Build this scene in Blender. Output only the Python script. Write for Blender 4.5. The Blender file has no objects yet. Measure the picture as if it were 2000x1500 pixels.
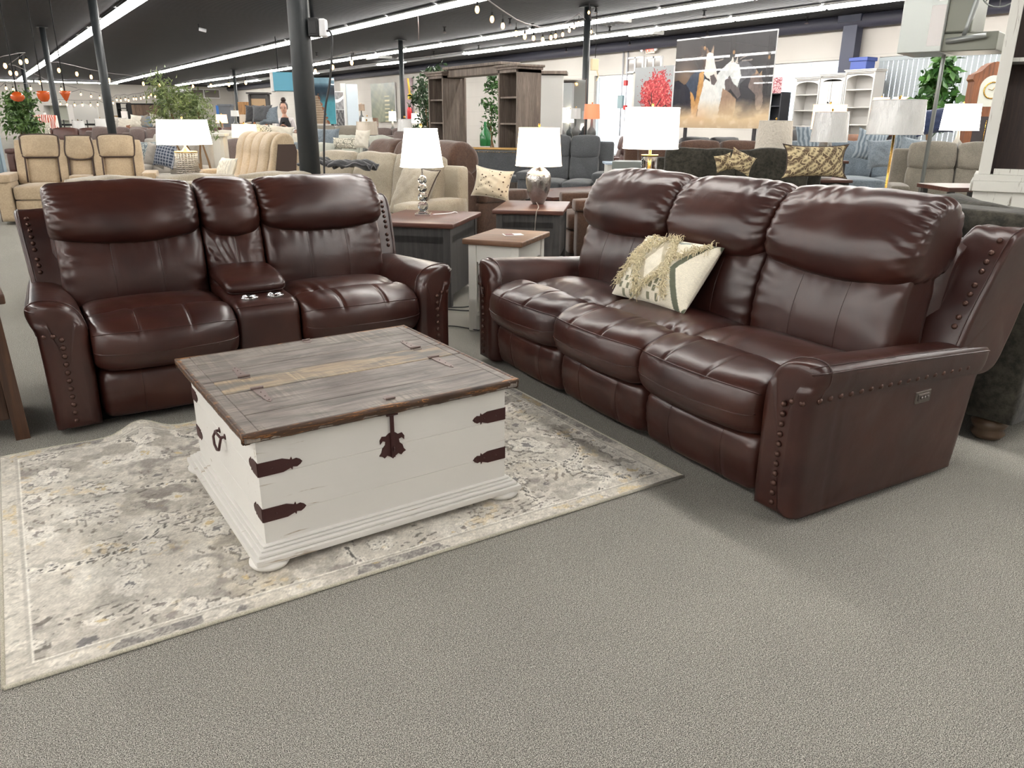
import bpy, bmesh, math, random
import numpy as np
from mathutils import Vector, Matrix
random.seed(7); rng = np.random.RandomState(11)
PI = math.pi
SC = bpy.context.scene
COL = SC.collection
R = math.radians
# ------------------------------------------------------------------ camera geometry
FPX = 1505.0; EYE = 1.32
PITCH = math.atan(512/1505.0); ROLL = R(0.4); YAW = R(34.1)
_f = np.array([math.sin(YAW)*math.cos(PITCH), math.cos(YAW)*math.cos(PITCH), -math.sin(PITCH)])
_r0 = np.array([math.cos(YAW), -math.sin(YAW), 0.0]); _u0 = np.cross(_r0, _f)
_r = _r0*math.cos(ROLL)+_u0*math.sin(ROLL); _u = _u0*math.cos(ROLL)-_r0*math.sin(ROLL)
def at(px, py, d):
    """point in the hall, seen at photo pixel px,py, d metres in front of the eye"""
    q = (_f+_r*(px-1000)/FPX-_u*(py-750)/FPX)*d
    return Vector((q[0], q[1], q[2]+EYE))
def gat(px, py, d):
    p = at(px, py, d); return Vector((p.x, p.y, 0))
# ------------------------------------------------------------------ tags
def tag(o, label=None, cat=None, group=None, kind=None):
    if label: o['label'] = label
    if cat: o['category'] = cat
    if group: o['group'] = group
    if kind: o['kind'] = kind
    return o
def thing(name, label, cat, loc=(0,0,0), rot=0, group=None):
    o = bpy.data.objects.new(name, None); COL.objects.link(o)
    o.location = loc; o.rotation_euler = (0, 0, rot); o.empty_display_size = .1
    return tag(o, label, cat, group)
def link(name, me, m=None, parent=None, smooth=None):
    o = bpy.data.objects.new(name, me); COL.objects.link(o)
    if m is not None:
        for k in (m if isinstance(m, (list, tuple)) else [m]): me.materials.append(k)
    if parent is not None: o.parent = parent
    return o
def copy_tree(o, parent=None):
    c = o.copy(); COL.objects.link(c)
    if parent is not None: c.parent = parent
    for ch in list(o.children): copy_tree(ch, c)
    return c
# ------------------------------------------------------------------ geometry collector
class G:
    def __init__(s): s.v = []; s.f = []; s.n = 0; s.sm = []; s.mi = []
    def add(s, V, F, smooth=True, mi=0):
        V = np.asarray(V, float).reshape(-1, 3); s.v.append(V)
        n = s.n
        s.f += [tuple(i+n for i in f) for f in F]; s.sm += [smooth]*len(F); s.mi += [mi]*len(F)
        s.n += len(V); return s
    def box(s, x0, x1, y0, y1, z0, z1, b=0.0, mi=0, M=None, seg=2):
        bm = bmesh.new(); bmesh.ops.create_cube(bm, size=1)
        for v in bm.verts:
            v.co = Vector(((x0+x1)/2+v.co.x*(x1-x0), (y0+y1)/2+v.co.y*(y1-y0), (z0+z1)/2+v.co.z*(z1-z0)))
        if b > 0:
            b = min(b, .49*min(abs(x1-x0), abs(y1-y0), abs(z1-z0)))
            bmesh.ops.bevel(bm, geom=bm.edges[:], offset=b, segments=seg, profile=.5, affect='EDGES')
        if M is not None: bmesh.ops.transform(bm, matrix=M, verts=bm.verts[:])
        return s._bm(bm, b > 0 and seg > 2, mi)
    def _bm(s, bm, smooth, mi=0):
        bm.verts.index_update()
        s.add([v.co[:] for v in bm.verts], [tuple(v.index for v in f.verts) for f in bm.faces], smooth, mi); bm.free(); return s
    def lathe(s, prof, c=(0,0,0), n=24, mi=0, caps=True, M=None, smooth=True, sx=1, sy=1):
        V = []; F = []
        for (r_, z) in prof:
            for k in range(n):
                a = 2*PI*k/n; V.append((c[0]+sx*r_*math.cos(a), c[1]+sy*r_*math.sin(a), c[2]+z))
        m = len(prof)
        for i in range(m-1):
            for k in range(n):
                F.append((i*n+k, i*n+(k+1) % n, (i+1)*n+(k+1) % n, (i+1)*n+k))
        if caps: F.append(tuple(range(n-1, -1, -1))); F.append(tuple((m-1)*n+k for k in range(n)))
        V = np.array(V)
        if M is not None: V = np.array([(M@Vector(p))[:] for p in V])
        return s.add(V, F, smooth, mi)
    def tube(s, pts, r_, n=8, mi=0, caps=True, closed=False):
        P = [Vector(p) for p in pts]; m = len(P); V = []; F = []
        rr = r_ if isinstance(r_, (list, tuple, np.ndarray)) else [r_]*m
        up = None
        for i in range(m):
            if closed: t = P[(i+1) % m]-P[i-1]
            else: t = P[min(i+1, m-1)]-P[max(i-1, 0)]
            if t.length < 1e-9: t = Vector((0,0,1))
            t.normalize()
            if up is None: up = Vector((0,0,1)) if abs(t.z) < .9 else Vector((1,0,0))
            a = t.cross(up)
            if a.length < 1e-6: a = t.orthogonal()
            a.normalize(); b = a.cross(t).normalized(); up = b
            for k in range(n):
                q = 2*PI*k/n; V.append((P[i]+(a*math.cos(q)+b*math.sin(q))*rr[i])[:])
        for i in range(m if closed else m-1):
            j = (i+1) % m
            for k in range(n): F.append((i*n+k, i*n+(k+1) % n, j*n+(k+1) % n, j*n+k))
        if caps and not closed: F.append(tuple(range(n-1,-1,-1))); F.append(tuple((m-1)*n+k for k in range(n)))
        return s.add(V, F, True, mi)
    def prism(s, pts, z0, z1, M=None, mi=0, smooth=False):
        n = len(pts); V = [(p[0], p[1], z0) for p in pts]+[(p[0], p[1], z1) for p in pts]
        F = [tuple(range(n-1,-1,-1)), tuple(range(n, 2*n))]+[(i, (i+1) % n, n+(i+1) % n, n+i) for i in range(n)]
        if M is not None: V = [(M@Vector(p))[:] for p in V]
        return s.add(V, F, smooth, mi)
    def build(s, name, m, parent=None, loc=None):
        me = bpy.data.meshes.new(name)
        V = np.concatenate(s.v) if s.v else np.zeros((0,3))
        me.from_pydata(V.tolist(), [], s.f)
        me.polygons.foreach_set('use_smooth', s.sm); me.polygons.foreach_set('material_index', s.mi)
        me.update()
        o = link(name, me, m, parent)
        if loc is not None: o.location = loc
        return o
# ------------------------------------------------------------------ profiles and soft shapes
def spline(pts, n, closed=True):
    P = np.array(pts, float); m = len(P); out = []
    K = 14
    rngi = range(m if closed else m-1)
    for i in rngi:
        if closed: p0, p1, p2, p3 = P[i-1], P[i], P[(i+1) % m], P[(i+2) % m]
        else: p0, p1, p2, p3 = P[max(i-1,0)], P[i], P[i+1], P[min(i+2,m-1)]
        # centripetal-ish catmull-rom
        for k in range(K):
            t = k/K
            out.append(.5*((2*p1)+(-p0+p2)*t+(2*p0-5*p1+4*p2-p3)*t*t+(-p0+3*p1-3*p2+p3)*t**3))
    out = np.array(out)
    if not closed: out = np.vstack([out, P[-1]])
    Q = np.vstack([out, out[:1]]) if closed else out
    d = np.r_[0, np.cumsum(np.linalg.norm(np.diff(Q, axis=0), axis=1))]
    u = np.linspace(0, d[-1], n+1)[:-1] if closed else np.linspace(0, d[-1], n)
    return np.stack([np.interp(u, d, Q[:, k]) for k in range(P.shape[1])], 1)
def sn(x, y, z=0, s=0):
    """smooth pseudo noise from sines, about -1..1"""
    return (np.sin(x*1.7+y*2.3+s*1.3+1.1*np.sin(z*1.9+y*1.1+s))+np.sin(x*3.1-y*1.9+z*2.3+s*2.1+1.3*np.sin(x*1.3+s))
            +.6*np.sin(y*5.3+x*4.1-z*3.7+s*.7+np.sin(z*3+x*2)))/2.6
def ins(s, L, r0, r1, p=2.0):
    e = 0.0
    if r0 > 0 and s < r0: q = 1-s/r0; e = r0*(1-(max(0, 1-q**p))**(1/p))
    if r1 > 0 and s > L-r1: q = 1-(L-s)/r1; e = max(e, r1*(1-(max(0, 1-q**p))**(1/p)))
    return e
def sweep(g, prof, L, r0=.06, r1=.06, N=80, M=44, ea=1., eb=1., puff=.0, grooves=(), gather=0., gl=.08, lump=.0, seed=0,
          mp=None, mi=0, seams=(), ctr=None, wr=None, p=2.0):
    """closed profile (a,b) swept along s in 0..L, ends rounded.  mp(s,a,b)->xyz.  Returns vertex grid."""
    P = spline(prof, N); c = (P.max(0)+P.min(0))/2 if ctr is None else np.array(ctr); h = (P.max(0)-P.min(0))/2
    T = np.roll(P, -1, 0)-np.roll(P, 1, 0); T /= np.linalg.norm(T, axis=1)[:, None]+1e-9
    area = np.sum(P[:,0]*np.roll(P[:,1], -1)-np.roll(P[:,0], -1)*P[:,1])
    Nn = np.stack([T[:,1], -T[:,0]], 1)*(1 if area > 0 else -1)
    q = np.linspace(0, 1, M); S = L*(q*.45+.55*(.5-.5*np.cos(PI*q)))
    tt = np.arange(N)/N
    grid = []
    if mp is None: mp = lambda s, a, b: (s+0*a, a, b)
    for s in S:
        e = ins(s, L, r0, r1, p)
        k = np.array([1-min(.97, e*ea/h[0]), 1-min(.97, e*eb/h[1])])
        Q = c+(P-c)*k
        kk = abs(2*s/L-1)
        d = puff*(1-kk**2.5)*np.ones(N)
        for (s0, w, dep, mask) in grooves:
            if abs(s-s0) < 4*w:
                mk = mask(P[:,0], P[:,1]) if mask else 1.0
                d = d-dep*math.exp(-((s-s0)/w)**2)*mk
        if gather:
            de = min(s, L-s); w = math.exp(-(de/gl))
            sd = seed+(3 if s > L/2 else 0)
            d = d+gather*w*sn(tt*30+sd*3, tt*47*.7+sd, s*9, sd)
        if lump: d = d+lump*sn(Q[:,0]*7, s*6+0*tt, Q[:,1]*7, seed)
        if wr is not None: d = d+wr(s, P[:,0], P[:,1])
        Q = Q+Nn*d[:, None]
        x, y, z = mp(s, Q[:,0], Q[:,1]); grid.append(np.stack([x, y, z], 1))
    V = np.array(grid); M_ = len(S)
    F = []
    for i in range(M_-1):
        for j in range(N):
            F.append((i*N+j, i*N+(j+1) % N, (i+1)*N+(j+1) % N, (i+1)*N+j))
    VV = V.reshape(-1, 3)
    c0 = V[0].mean(0); c1 = V[-1].mean(0)
    ks = (.94, .5)
    ex = [c0+(V[0]-c0)*k for k in ks]+[c1+(V[-1]-c1)*k for k in ks]
    VV = np.vstack([VV]+ex+[c0, c1]); b0 = M_*N
    R0 = [0, b0, b0+N]; R1 = [(M_-1)*N, b0+2*N, b0+3*N]
    for j in range(N):
        k = (j+1) % N
        for q in range(2): F.append((R0[q]+k, R0[q]+j, R0[q+1]+j, R0[q+1]+k)); F.append((R1[q]+j, R1[q]+k, R1[q+1]+k, R1[q+1]+j))
    a = b0+4*N
    for j in range(N): F.append((a, R0[2]+(j+1) % N, R0[2]+j)); F.append((a+1, R1[2]+j, R1[2]+(j+1) % N))
    # orient outward
    p0, p1, p2 = V[M_//2, 0], V[M_//2, 1], V[M_//2+1, 0]
    nn = np.cross(p1-p0, p2-p0); out = p0-V[M_//2].mean(0)
    if np.dot(nn, out) < 0: F = [f[::-1] for f in F]
    g.add(VV, F, True, mi)
    for (s0, w, dep, mask) in grooves:
        if mask is None or dep < .0045: continue
        i = int(np.argmin(np.abs(S-s0))); mk = np.asarray(mask(P[:,0], P[:,1])) > .5
        if mk.all() or not mk.any(): continue
        st = [j for j in range(N) if mk[j] and not mk[j-1]][0]; js = []
        for q_ in range(N):
            if not mk[(st+q_) % N]: break
            js.append((st+q_) % N)
        if len(js) > 4:
            ln = V[i][js]; nr = ln-V[i].mean(0); nr /= np.linalg.norm(nr, axis=1)[:, None]+1e-9
            g.tube((ln+nr*.0006).tolist()[1:-1], .0017, 5, mi)
    for (pt, rad, off) in seams:      # seam running along s nearest to profile point pt
        j = int(np.argmin(np.sum((P-np.array(pt))**2, 1)))
        line = V[:, j, :]; nrm = line-V.mean(1); nrm /= np.linalg.norm(nrm, axis=1)[:, None]+1e-9
        g.tube((line+nrm*off)[1:-1].tolist(), rad, 6, mi)
    return V
def ring(g, V, i, rad=.003, j0=0, j1=None, off=.001, mi=0):
    """piping across the sweep at station i"""
    L_ = V[i]; c = L_.mean(0); nrm = L_-c; nrm /= np.linalg.norm(nrm, axis=1)[:, None]+1e-9
    Q = (L_+nrm*off)
    if j1 is None: g.tube(Q.tolist(), rad, 6, mi, closed=True)
    else: g.tube(Q[j0:j1].tolist(), rad, 6, mi)
def pillow_geo(g, w, h, t, n=22, mi=0, seed=1, wrinkle=.006, pinch=.06, M=None, ears=0.0, pipe=0.0, pmi=0):
    """throw pillow standing in xz, front faces -y"""
    u = np.linspace(-1, 1, n); U, W = np.meshgrid(u, u, indexing='ij')
    prof = ((1-np.abs(U)**2.6)*(1-np.abs(W)**2.6)).clip(0)**.5
    # edges pulled in between corners
    X = U*w/2*(1-pinch*(1-W**2)*np.abs(U)**3+ears*(np.abs(U*W)**6)); Z = W*h/2*(1-pinch*(1-U**2)*np.abs(W)**3+ears*(np.abs(U*W)**6))
    wn = wrinkle*sn(U*4+seed, W*5-seed, U*W*6, seed)*prof
    Y1 = -t/2*prof-wn; Y2 = t/2*prof+wn
    A = np.stack([X, Y1, Z+h/2], 2).reshape(-1, 3); B = np.stack([X, Y2, Z+h/2], 2).reshape(-1, 3)
    F = []; m = n*n
    for i in range(n-1):
        for j in range(n-1):
            a = i*n+j; F.append((a, a+n, a+n+1, a+1)); F.append((m+a, m+a+1, m+a+n+1, m+a+n))
    V = np.vstack([A, B])
    if M is not None: V = np.array([(M@Vector(p_))[:] for p_ in V])
    g.add(V, F, True, mi)
    if pipe:
        idx = [i*n for i in range(n)]+[(n-1)*n+j for j in range(1, n)]+[i*n+n-1 for i in range(n-2, -1, -1)]+[j for j in range(n-2, 0, -1)]
        g.tube([V[k] for k in idx], pipe, 6, pmi, closed=True)
    return V
def puffbox(g, x0, x1, y0, y1, z0, z1, pw=4.0, n=10, crown=.0, lump=0., seed=0, mi=0, M=None):
    """softly rounded cushion block (superellipsoid)"""
    bm = bmesh.new(); bmesh.ops.create_cube(bm, size=2)
    bmesh.ops.subdivide_edges(bm, edges=bm.edges[:], cuts=n, use_grid_fill=True)
    c = np.array([(x0+x1)/2, (y0+y1)/2, (z0+z1)/2]); h = np.array([(x1-x0)/2, (y1-y0)/2, (z1-z0)/2])
    V = np.array([v.co[:] for v in bm.verts])
    mn = h.min(); r_ = np.sum(np.abs(V)**pw, 1)**(1/pw)
    # per axis softened: keep long faces flat
    U = V/r_[:, None]
    k = (mn/h)
    W = np.sign(V)*(np.abs(V)*(1-k)+np.abs(U)*k)
    # blend so edges round with the smallest dimension
    W = np.where(np.abs(V) > .999, np.sign(V)*(1-(1-np.abs(U))*k), W)
    P = c+W*h
    if crown: P[:,2] += crown*(1-V[:,0]**2)*(1-V[:,1]**2)*(V[:,2] > 0)*np.abs(V[:,2])
    if lump: P += (W/np.maximum(np.linalg.norm(W,axis=1)[:,None], .1))*(lump*sn(P[:,0]*6, P[:,1]*6, P[:,2]*6, seed))[:, None]
    if M is not None: P = np.array([(M@Vector(p_))[:] for p_ in P])
    F = [tuple(v.index for v in f.verts) for f in bm.faces]; bm.free()
    return g.add(P, F, True, mi)
def RT(loc=(0,0,0), rx=0, ry=0, rz=0, s=1):
    return Matrix.Translation(loc) @ Matrix.Rotation(rz, 4, 'Z') @ Matrix.Rotation(ry, 4, 'Y') @ Matrix.Rotation(rx, 4, 'X') @ Matrix.Scale(s, 4)
def vn(X, Y, sc, seed=0, octs=3, pers=.55):
    """value noise 0..1 on arrays"""
    rs = np.random.RandomState(seed); out = np.zeros(X.shape); amp = 1; tot = 0
    for o in range(octs):
        L_ = rs.rand(97, 89); x = X*sc*2**o+seed*1.37; y = Y*sc*2**o+seed*.73
        xi = np.floor(x).astype(int); yi = np.floor(y).astype(int); fx = x-xi; fy = y-yi; fx = fx*fx*(3-2*fx); fy = fy*fy*(3-2*fy)
        a = L_[xi % 97, yi % 89]; b = L_[(xi+1) % 97, yi % 89]; c = L_[xi % 97, (yi+1) % 89]; d = L_[(xi+1) % 97, (yi+1) % 89]
        out += amp*(a*(1-fx)*(1-fy)+b*fx*(1-fy)+c*(1-fx)*fy+d*fx*fy); tot += amp; amp *= pers
    return out/tot
def mask_poly(X, Y, poly):
    """points in polygon"""
    inside = np.zeros(X.shape, bool); n = len(poly); j = n-1
    for i in range(n):
        xi, yi = poly[i]; xj, yj = poly[j]
        c = ((yi > Y) != (yj > Y)) & (X < (xj-xi)*(Y-yi)/((yj-yi) if yj != yi else 1e-9)+xi)
        inside ^= c; j = i
    return inside
def dist_line(X, Y, pts):
    D = np.full(X.shape, 1e9)
    for (a, b) in zip(pts[:-1], pts[1:]):
        ax, ay = a; bx, by = b; L2 = (bx-ax)**2+(by-ay)**2+1e-12
        t = (((X-ax)*(bx-ax)+(Y-ay)*(by-ay))/L2).clip(0, 1)
        D = np.minimum(D, np.hypot(X-ax-t*(bx-ax), Y-ay-t*(by-ay)))
    return D
# ------------------------------------------------------------------ materials
def lin(c):
    return tuple(((x/255)/12.92 if x/255 <= .04045 else (((x/255)+.055)/1.055)**2.4) for x in c)
class NT:
    def __init__(s, name):
        s.m = bpy.data.materials.new(name); s.m.use_nodes = True; s.t = s.m.node_tree
        s.b = s.t.nodes['Principled BSDF']; s.o = s.t.nodes['Material Output']; s.tc = None
    def n(s, typ, **k):
        q = s.t.nodes.new(typ)
        for a, v in k.items():
            if a.startswith('i_'): q.inputs[a[2:].replace('_', ' ')].default_value = v
            else: setattr(q, a, v)
        return q
    def l(s, a, b): s.t.links.new(a, b)
    def obj(s, scale=(1,1,1), rot=(0,0,0), gen=False):
        if s.tc is None: s.tc = s.n('ShaderNodeTexCoord')
        mp = s.n('ShaderNodeMapping'); mp.inputs['Scale'].default_value = scale; mp.inputs['Rotation'].default_value = rot
        s.l(s.tc.outputs['Object'], mp.inputs['Vector']); return mp.outputs['Vector']
    def noise(s, vec, scale, detail=3, rough=.5, dist=0):
        q = s.n('ShaderNodeTexNoise'); q.inputs['Scale'].default_value = scale; q.inputs['Detail'].default_value = detail
        q.inputs['Roughness'].default_value = rough; q.inputs['Distortion'].default_value = dist
        if vec is not None: s.l(vec, q.inputs['Vector'])
        return q.outputs['Fac']
    def ramp(s, fac, stops, interp='LINEAR'):
        q = s.n('ShaderNodeValToRGB'); q.color_ramp.interpolation = interp; e = q.color_ramp.elements
        while len(e) < len(stops): e.new(.5)
        for k, (p_, c) in enumerate(stops): e[k].position = p_; e[k].color = (*c, 1)
        s.l(fac, q.inputs['Fac']); return q.outputs['Color']
    def mix(s, fac, a, b, mode='MIX'):
        q = s.n('ShaderNodeMix', data_type='RGBA', blend_type=mode)
        for val, idx in ((fac, 0), (a, 6), (b, 7)):
            if isinstance(val, (int, float)): q.inputs[idx].default_value = val
            elif isinstance(val, tuple): q.inputs[idx].default_value = (*val, 1)
            else: s.l(val, q.inputs[idx])
        return q.outputs[2]
    def math(s, op, a, b=None, clamp=False):
        q = s.n('ShaderNodeMath', operation=op, use_clamp=clamp)
        for i, v in enumerate((a, b)):
            if v is None: continue
            if isinstance(v, (int, float)): q.inputs[i].default_value = v
            else: s.l(v, q.inputs[i])
        return q.outputs[0]
    def bump(s, h, strength=.3, dist=.01, prev=None):
        q = s.n('ShaderNodeBump'); q.inputs['Strength'].default_value = strength; q.inputs['Distance'].default_value = dist
        s.l(h, q.inputs['Height'])
        if prev is not None: s.l(prev, q.inputs['Normal'])
        s.l(q.outputs['Normal'], s.b.inputs['Normal']); return q.outputs['Normal']
    def base(s, c):
        if isinstance(c, tuple): s.b.inputs['Base Color'].default_value = (*c, 1)
        else: s.l(c, s.b.inputs['Base Color'])
    def rough(s, v):
        if isinstance(v, (int, float)): s.b.inputs['Roughness'].default_value = v
        else: s.l(v, s.b.inputs['Roughness'])
MATS = {}
def simple(name, c, rough=.6, metal=0, spec=.5, bump=None, var=0, emit=None, es=0, sheen=0, coat=0):
    if name in MATS: return MATS[name]
    t = NT(name); col = lin(c)
    if var:
        f = t.noise(t.obj(), var[0], 3)
        a = tuple(x*(1-var[1]) for x in col); b = tuple(min(1, x*(1+var[1])) for x in col)
        t.base(t.ramp(f, [(.3, a), (.7, b)]))
    else: t.base(col)
    t.rough(rough); t.b.inputs['Metallic'].default_value = metal; t.b.inputs['Specular IOR Level'].default_value = spec
    if bump: t.bump(t.noise(t.obj(), bump[0], 4), bump[1], bump[2])
    if emit: t.b.inputs['Emission Color'].default_value = (*lin(emit), 1); t.b.inputs['Emission Strength'].default_value = es
    if sheen: t.b.inputs['Sheen Weight'].default_value = sheen; t.b.inputs['Sheen Roughness'].default_value = .4
    if coat: t.b.inputs['Coat Weight'].default_value = coat
    MATS[name] = t.m; return t.m
def fabric(name, c, c2=None, scale=260, sheen=.3, bump=.4, blotch=.12, fuzz=1.0):
    if name in MATS: return MATS[name]
    t = NT(name); v = t.obj(); a = lin(c); b = lin(c2) if c2 else tuple(x*.72 for x in a)
    f = t.noise(v, scale, 4, .7); c1 = t.ramp(f, [(.35, b), (.62, a)])
    g = t.noise(v, 5, 3); k = t.ramp(g, [(.3, (1-blotch,)*3), (.7, (1+blotch,)*3)])
    t.base(t.mix(1.0, c1, k, 'MULTIPLY')); t.rough(.92); t.b.inputs['Specular IOR Level'].default_value = .2
    t.b.inputs['Sheen Weight'].default_value = sheen; t.b.inputs['Sheen Roughness'].default_value = .5
    h = t.bump(t.noise(v, 9, 3, .5, .6), .25, .03); t.bump(f, bump, .004, h)
    MATS[name] = t.m; return t.m
def leather(name, c, c2, rough=.34, wrink=.5):
    t = NT(name); v = t.obj()
    f = t.noise(v, 3.2, 4, .6, .5); g = t.noise(v, 14, 3)
    col = t.ramp(f, [(.3, lin(c)), (.72, lin(c2))]); t.base(t.mix(t.math('MULTIPLY', g, .25), col, tuple(x*.62 for x in lin(c))))
    rr = t.n('ShaderNodeMapRange'); rr.inputs['To Min'].default_value = max(.285, rough-.01); rr.inputs['To Max'].default_value = max(.285, rough-.01)+.08
    t.l(g, rr.inputs['Value']); t.rough(rr.outputs[0]); t.b.inputs['Specular IOR Level'].default_value = .55
    n1 = t.bump(t.noise(v, 4.5, 2, .4, .5), wrink*.55, .02); n1 = t.bump(t.noise(t.obj((1,1,1)), 17, 2, .4, .8), wrink*.10, .012, n1)
    n2 = t.bump(t.noise(v, 160, 2, .5), .05, .002, n1)
    return t.m
M_leather = leather('brown_leather', (43,20,17), (66,35,26), .28)
M_leather_seam = simple('leather_piping', (58,30,25), .4)
M_black = simple('black_fabric', (16,15,16), .9)
M_nail = simple('antique_nail', (74,50,42), .36, .5)
def carpet():
    t = NT('grey_fleck_carpet'); v = t.obj()
    f = t.noise(v, 430, 2, .6); f2 = t.noise(v, 170, 3, .7); vo = t.n('ShaderNodeTexVoronoi'); vo.inputs['Scale'].default_value = 240; t.l(v, vo.inputs['Vector'])
    c1 = t.ramp(f, [(.38, lin((64,62,58))), (.5, lin((150,147,139))), (.62, lin((216,212,203)))])
    c2 = t.ramp(f2, [(.35, (.72,.72,.72)), (.65, (1.15,1.15,1.15))])
    c3 = t.ramp(t.noise(v, 1.3, 3), [(.3, (.93,.93,.93)), (.7, (1.05,1.05,1.04))])
    c = t.mix(1.0, c1, c2, 'MULTIPLY'); c = t.mix(1.0, c, c3, 'MULTIPLY')
    sp = t.ramp(vo.outputs['Color'], [(.0, (.8,.8,.8)), (1, (1.12,1.12,1.12))])
    t.base(t.mix(1.0, c, sp, 'MULTIPLY')); t.rough(.97); t.b.inputs['Specular IOR Level'].default_value = .1
    t.bump(f, .8, .006); return t.m
M_carpet = carpet()
def wood(name, dark, mid, light, axis='x', scale=1.0, rough=.5, ring=9, bump=.2, streak=None, coord_scale=None):
    if name in MATS: return MATS[name]
    t = NT(name)
    st = {'x': (.6, 9, 9), 'y': (9, .6, 9), 'z': (9, 9, .6)}[axis]
    v = t.obj(tuple(a*scale for a in st)); f = t.noise(v, 2.0, 5, .6, 1.4); v2 = t.obj(tuple(a*scale*4 for a in st)); f2 = t.noise(v2, 3.5, 4, .7, .4)
    c = t.ramp(f, [(.28, lin(dark)), (.5, lin(mid)), (.74, lin(light))])
    k = t.ramp(f2, [(.35, (.72,.72,.72)), (.6, (1.06,1.06,1.06))]); c = t.mix(1.0, c, k, 'MULTIPLY')
    t.base(c); t.rough(rough); t.bump(f2, bump, .003)
    MATS[name] = t.m; return t.m
def distressed(name, paint, under, amt=.63, rough=.6, axis='x', crack=1.0):
    if name in MATS: return MATS[name]
    t = NT(name)
    st = {'x': (1, 12, 12), 'y': (12, 1, 12), 'z': (12, 12, 1)}[axis]
    f = t.noise(t.obj(st), 2.6, 5, .65, .8); g = t.noise(t.obj(), 2.2, 3, .5)
    k = t.math('ADD', t.math('MULTIPLY', f, .75), t.math('MULTIPLY', g, .25))
    p1 = t.mix(t.noise(t.obj(), 3, 3), tuple(x*.88 for x in lin(paint)), lin(paint))
    m = t.ramp(k, [(amt-.02, (0,0,0)), (amt+.03, (1,1,1))])
    t.base(t.mix(m, p1, lin(under))); t.rough(rough); t.bump(f, .25, .004)
    MATS[name] = t.m; return t.m
def emis(name, c, s, cam=None):
    if name in MATS: return MATS[name]
    t = NT(name); t.base(lin(c)); t.b.inputs['Emission Color'].default_value = (*lin(c), 1); t.b.inputs['Emission Strength'].default_value = s
    MATS[name] = t.m; return t.m
def nosample(m): m.cycles.emission_sampling = 'NONE'; return m
def glass(name, c=(235,240,245), rough=.02, ior=1.45, trans=1.0):
    if name in MATS: return MATS[name]
    t = NT(name); t.base(lin(c)); t.rough(rough); t.b.inputs['Transmission Weight'].default_value = trans; t.b.inputs['IOR'].default_value = ior
    MATS[name] = t.m; return t.m
def vcol(name, rough=.9, spec=.2, bump=None, sheen=0, coat=0):
    t = NT(name); a = t.n('ShaderNodeVertexColor', layer_name='Col'); t.l(a.outputs['Color'], t.b.inputs['Base Color'])
    t.rough(rough); t.b.inputs['Specular IOR Level'].default_value = spec; t.b.inputs['Coat Weight'].default_value = coat
    t.b.inputs['Coat Roughness'].default_value = 0.0
    if bump: t.bump(t.noise(t.obj(), bump[0], 4, .7), bump[1], bump[2])
    if sheen: t.b.inputs['Sheen Weight'].default_value = sheen
    return t.m
def set_vcol(me, cols):
    """cols: per vertex linear rgb"""
    ca = me.color_attributes.new('Col', 'FLOAT_COLOR', 'POINT')
    a = np.ones((len(cols), 4), np.float32); a[:, :3] = cols; ca.data.foreach_set('color', a.ravel())
def linA(A):
    A = np.asarray(A, float)/255; return np.where(A <= .04045, A/12.92, ((A+.055)/1.055)**2.4)
# ------------------------------------------------------------------ brown leather reclining seating
def nail_mesh():
    g = G(); g.lathe([(.0,-.004),(.0115,-.003),(.0108,.002),(.0075,.006),(.003,.0078),(0,.008)], n=12, caps=False)
    return g
_nm = nail_mesh()
NAILME = None
def nail(parent, p, nrm):
    global NAILME
    if NAILME is None:
        o = _nm.build('nailhead', M_nail, parent); NAILME = o.data
    else:
        o = bpy.data.objects.new('nailhead', NAILME); COL.objects.link(o); o.parent = parent
    o.location = p; o.rotation_mode = 'QUATERNION'; o.rotation_quaternion = Vector(nrm).to_track_quat('Z', 'Y')
SEAT_P = [(.66,.30),(.30,.26),(.06,.258),(-.02,.266),(-.062,.300),(-.080,.36),(-.072,.425),(-.038,.464),(.02,.488),(.09,.499),(.145,.490),(.178,.462),(.215,.468),(.30,.486),(.42,.486),(.54,.472),(.66,.455),(.70,.39)]
FOOT_P = [(.14,.045),(.05,.036),(.005,.045),(-.012,.080),(-.024,.14),(-.026,.20),(-.010,.250),(.04,.268),(.12,.268),(.16,.16)]
LUMB_P = [(.70,.36),(.60,.375),(.555,.41),(.542,.47),(.546,.55),(.562,.63),(.588,.71),(.612,.765),(.645,.80),(.70,.815),(.80,.80),(.79,.60),(.76,.45)]
HEAD_P = [(.72,.765),(.650,.760),(.600,.785),(.580,.83),(.592,.89),(.625,.955),(.668,1.01),(.725,1.048),(.79,1.062),(.845,1.05),(.885,1.00),(.895,.92),(.87,.84),(.81,.785)]
ARM_P = [(.004,.04),(.0,.20),(-.004,.36),(.0,.455),(.018,.520),(.050,.562),(.095,.585),(.150,.594),(.190,.590),(.214,.574),(.220,.550),(.216,.520),(.206,.492),(.197,.468),(.192,.42),(.188,.22),(.184,.04),(.17,.030),(.02,.030)]
WING_P = [(.75,.44),(.765,.52),(.802,.64),(.855,.77),(.905,.875),(.940,.930),(.995,.958),(1.07,.955),(1.155,.930),(1.20,.89),(1.19,.82),(1.15,.68),(1.10,.52),(1.05,.42),(.95,.40)]
AW = .19
def wrinkle_head(seed):
    def f(s, a, b):
        r_ = 0
        return r_
    return f
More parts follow.
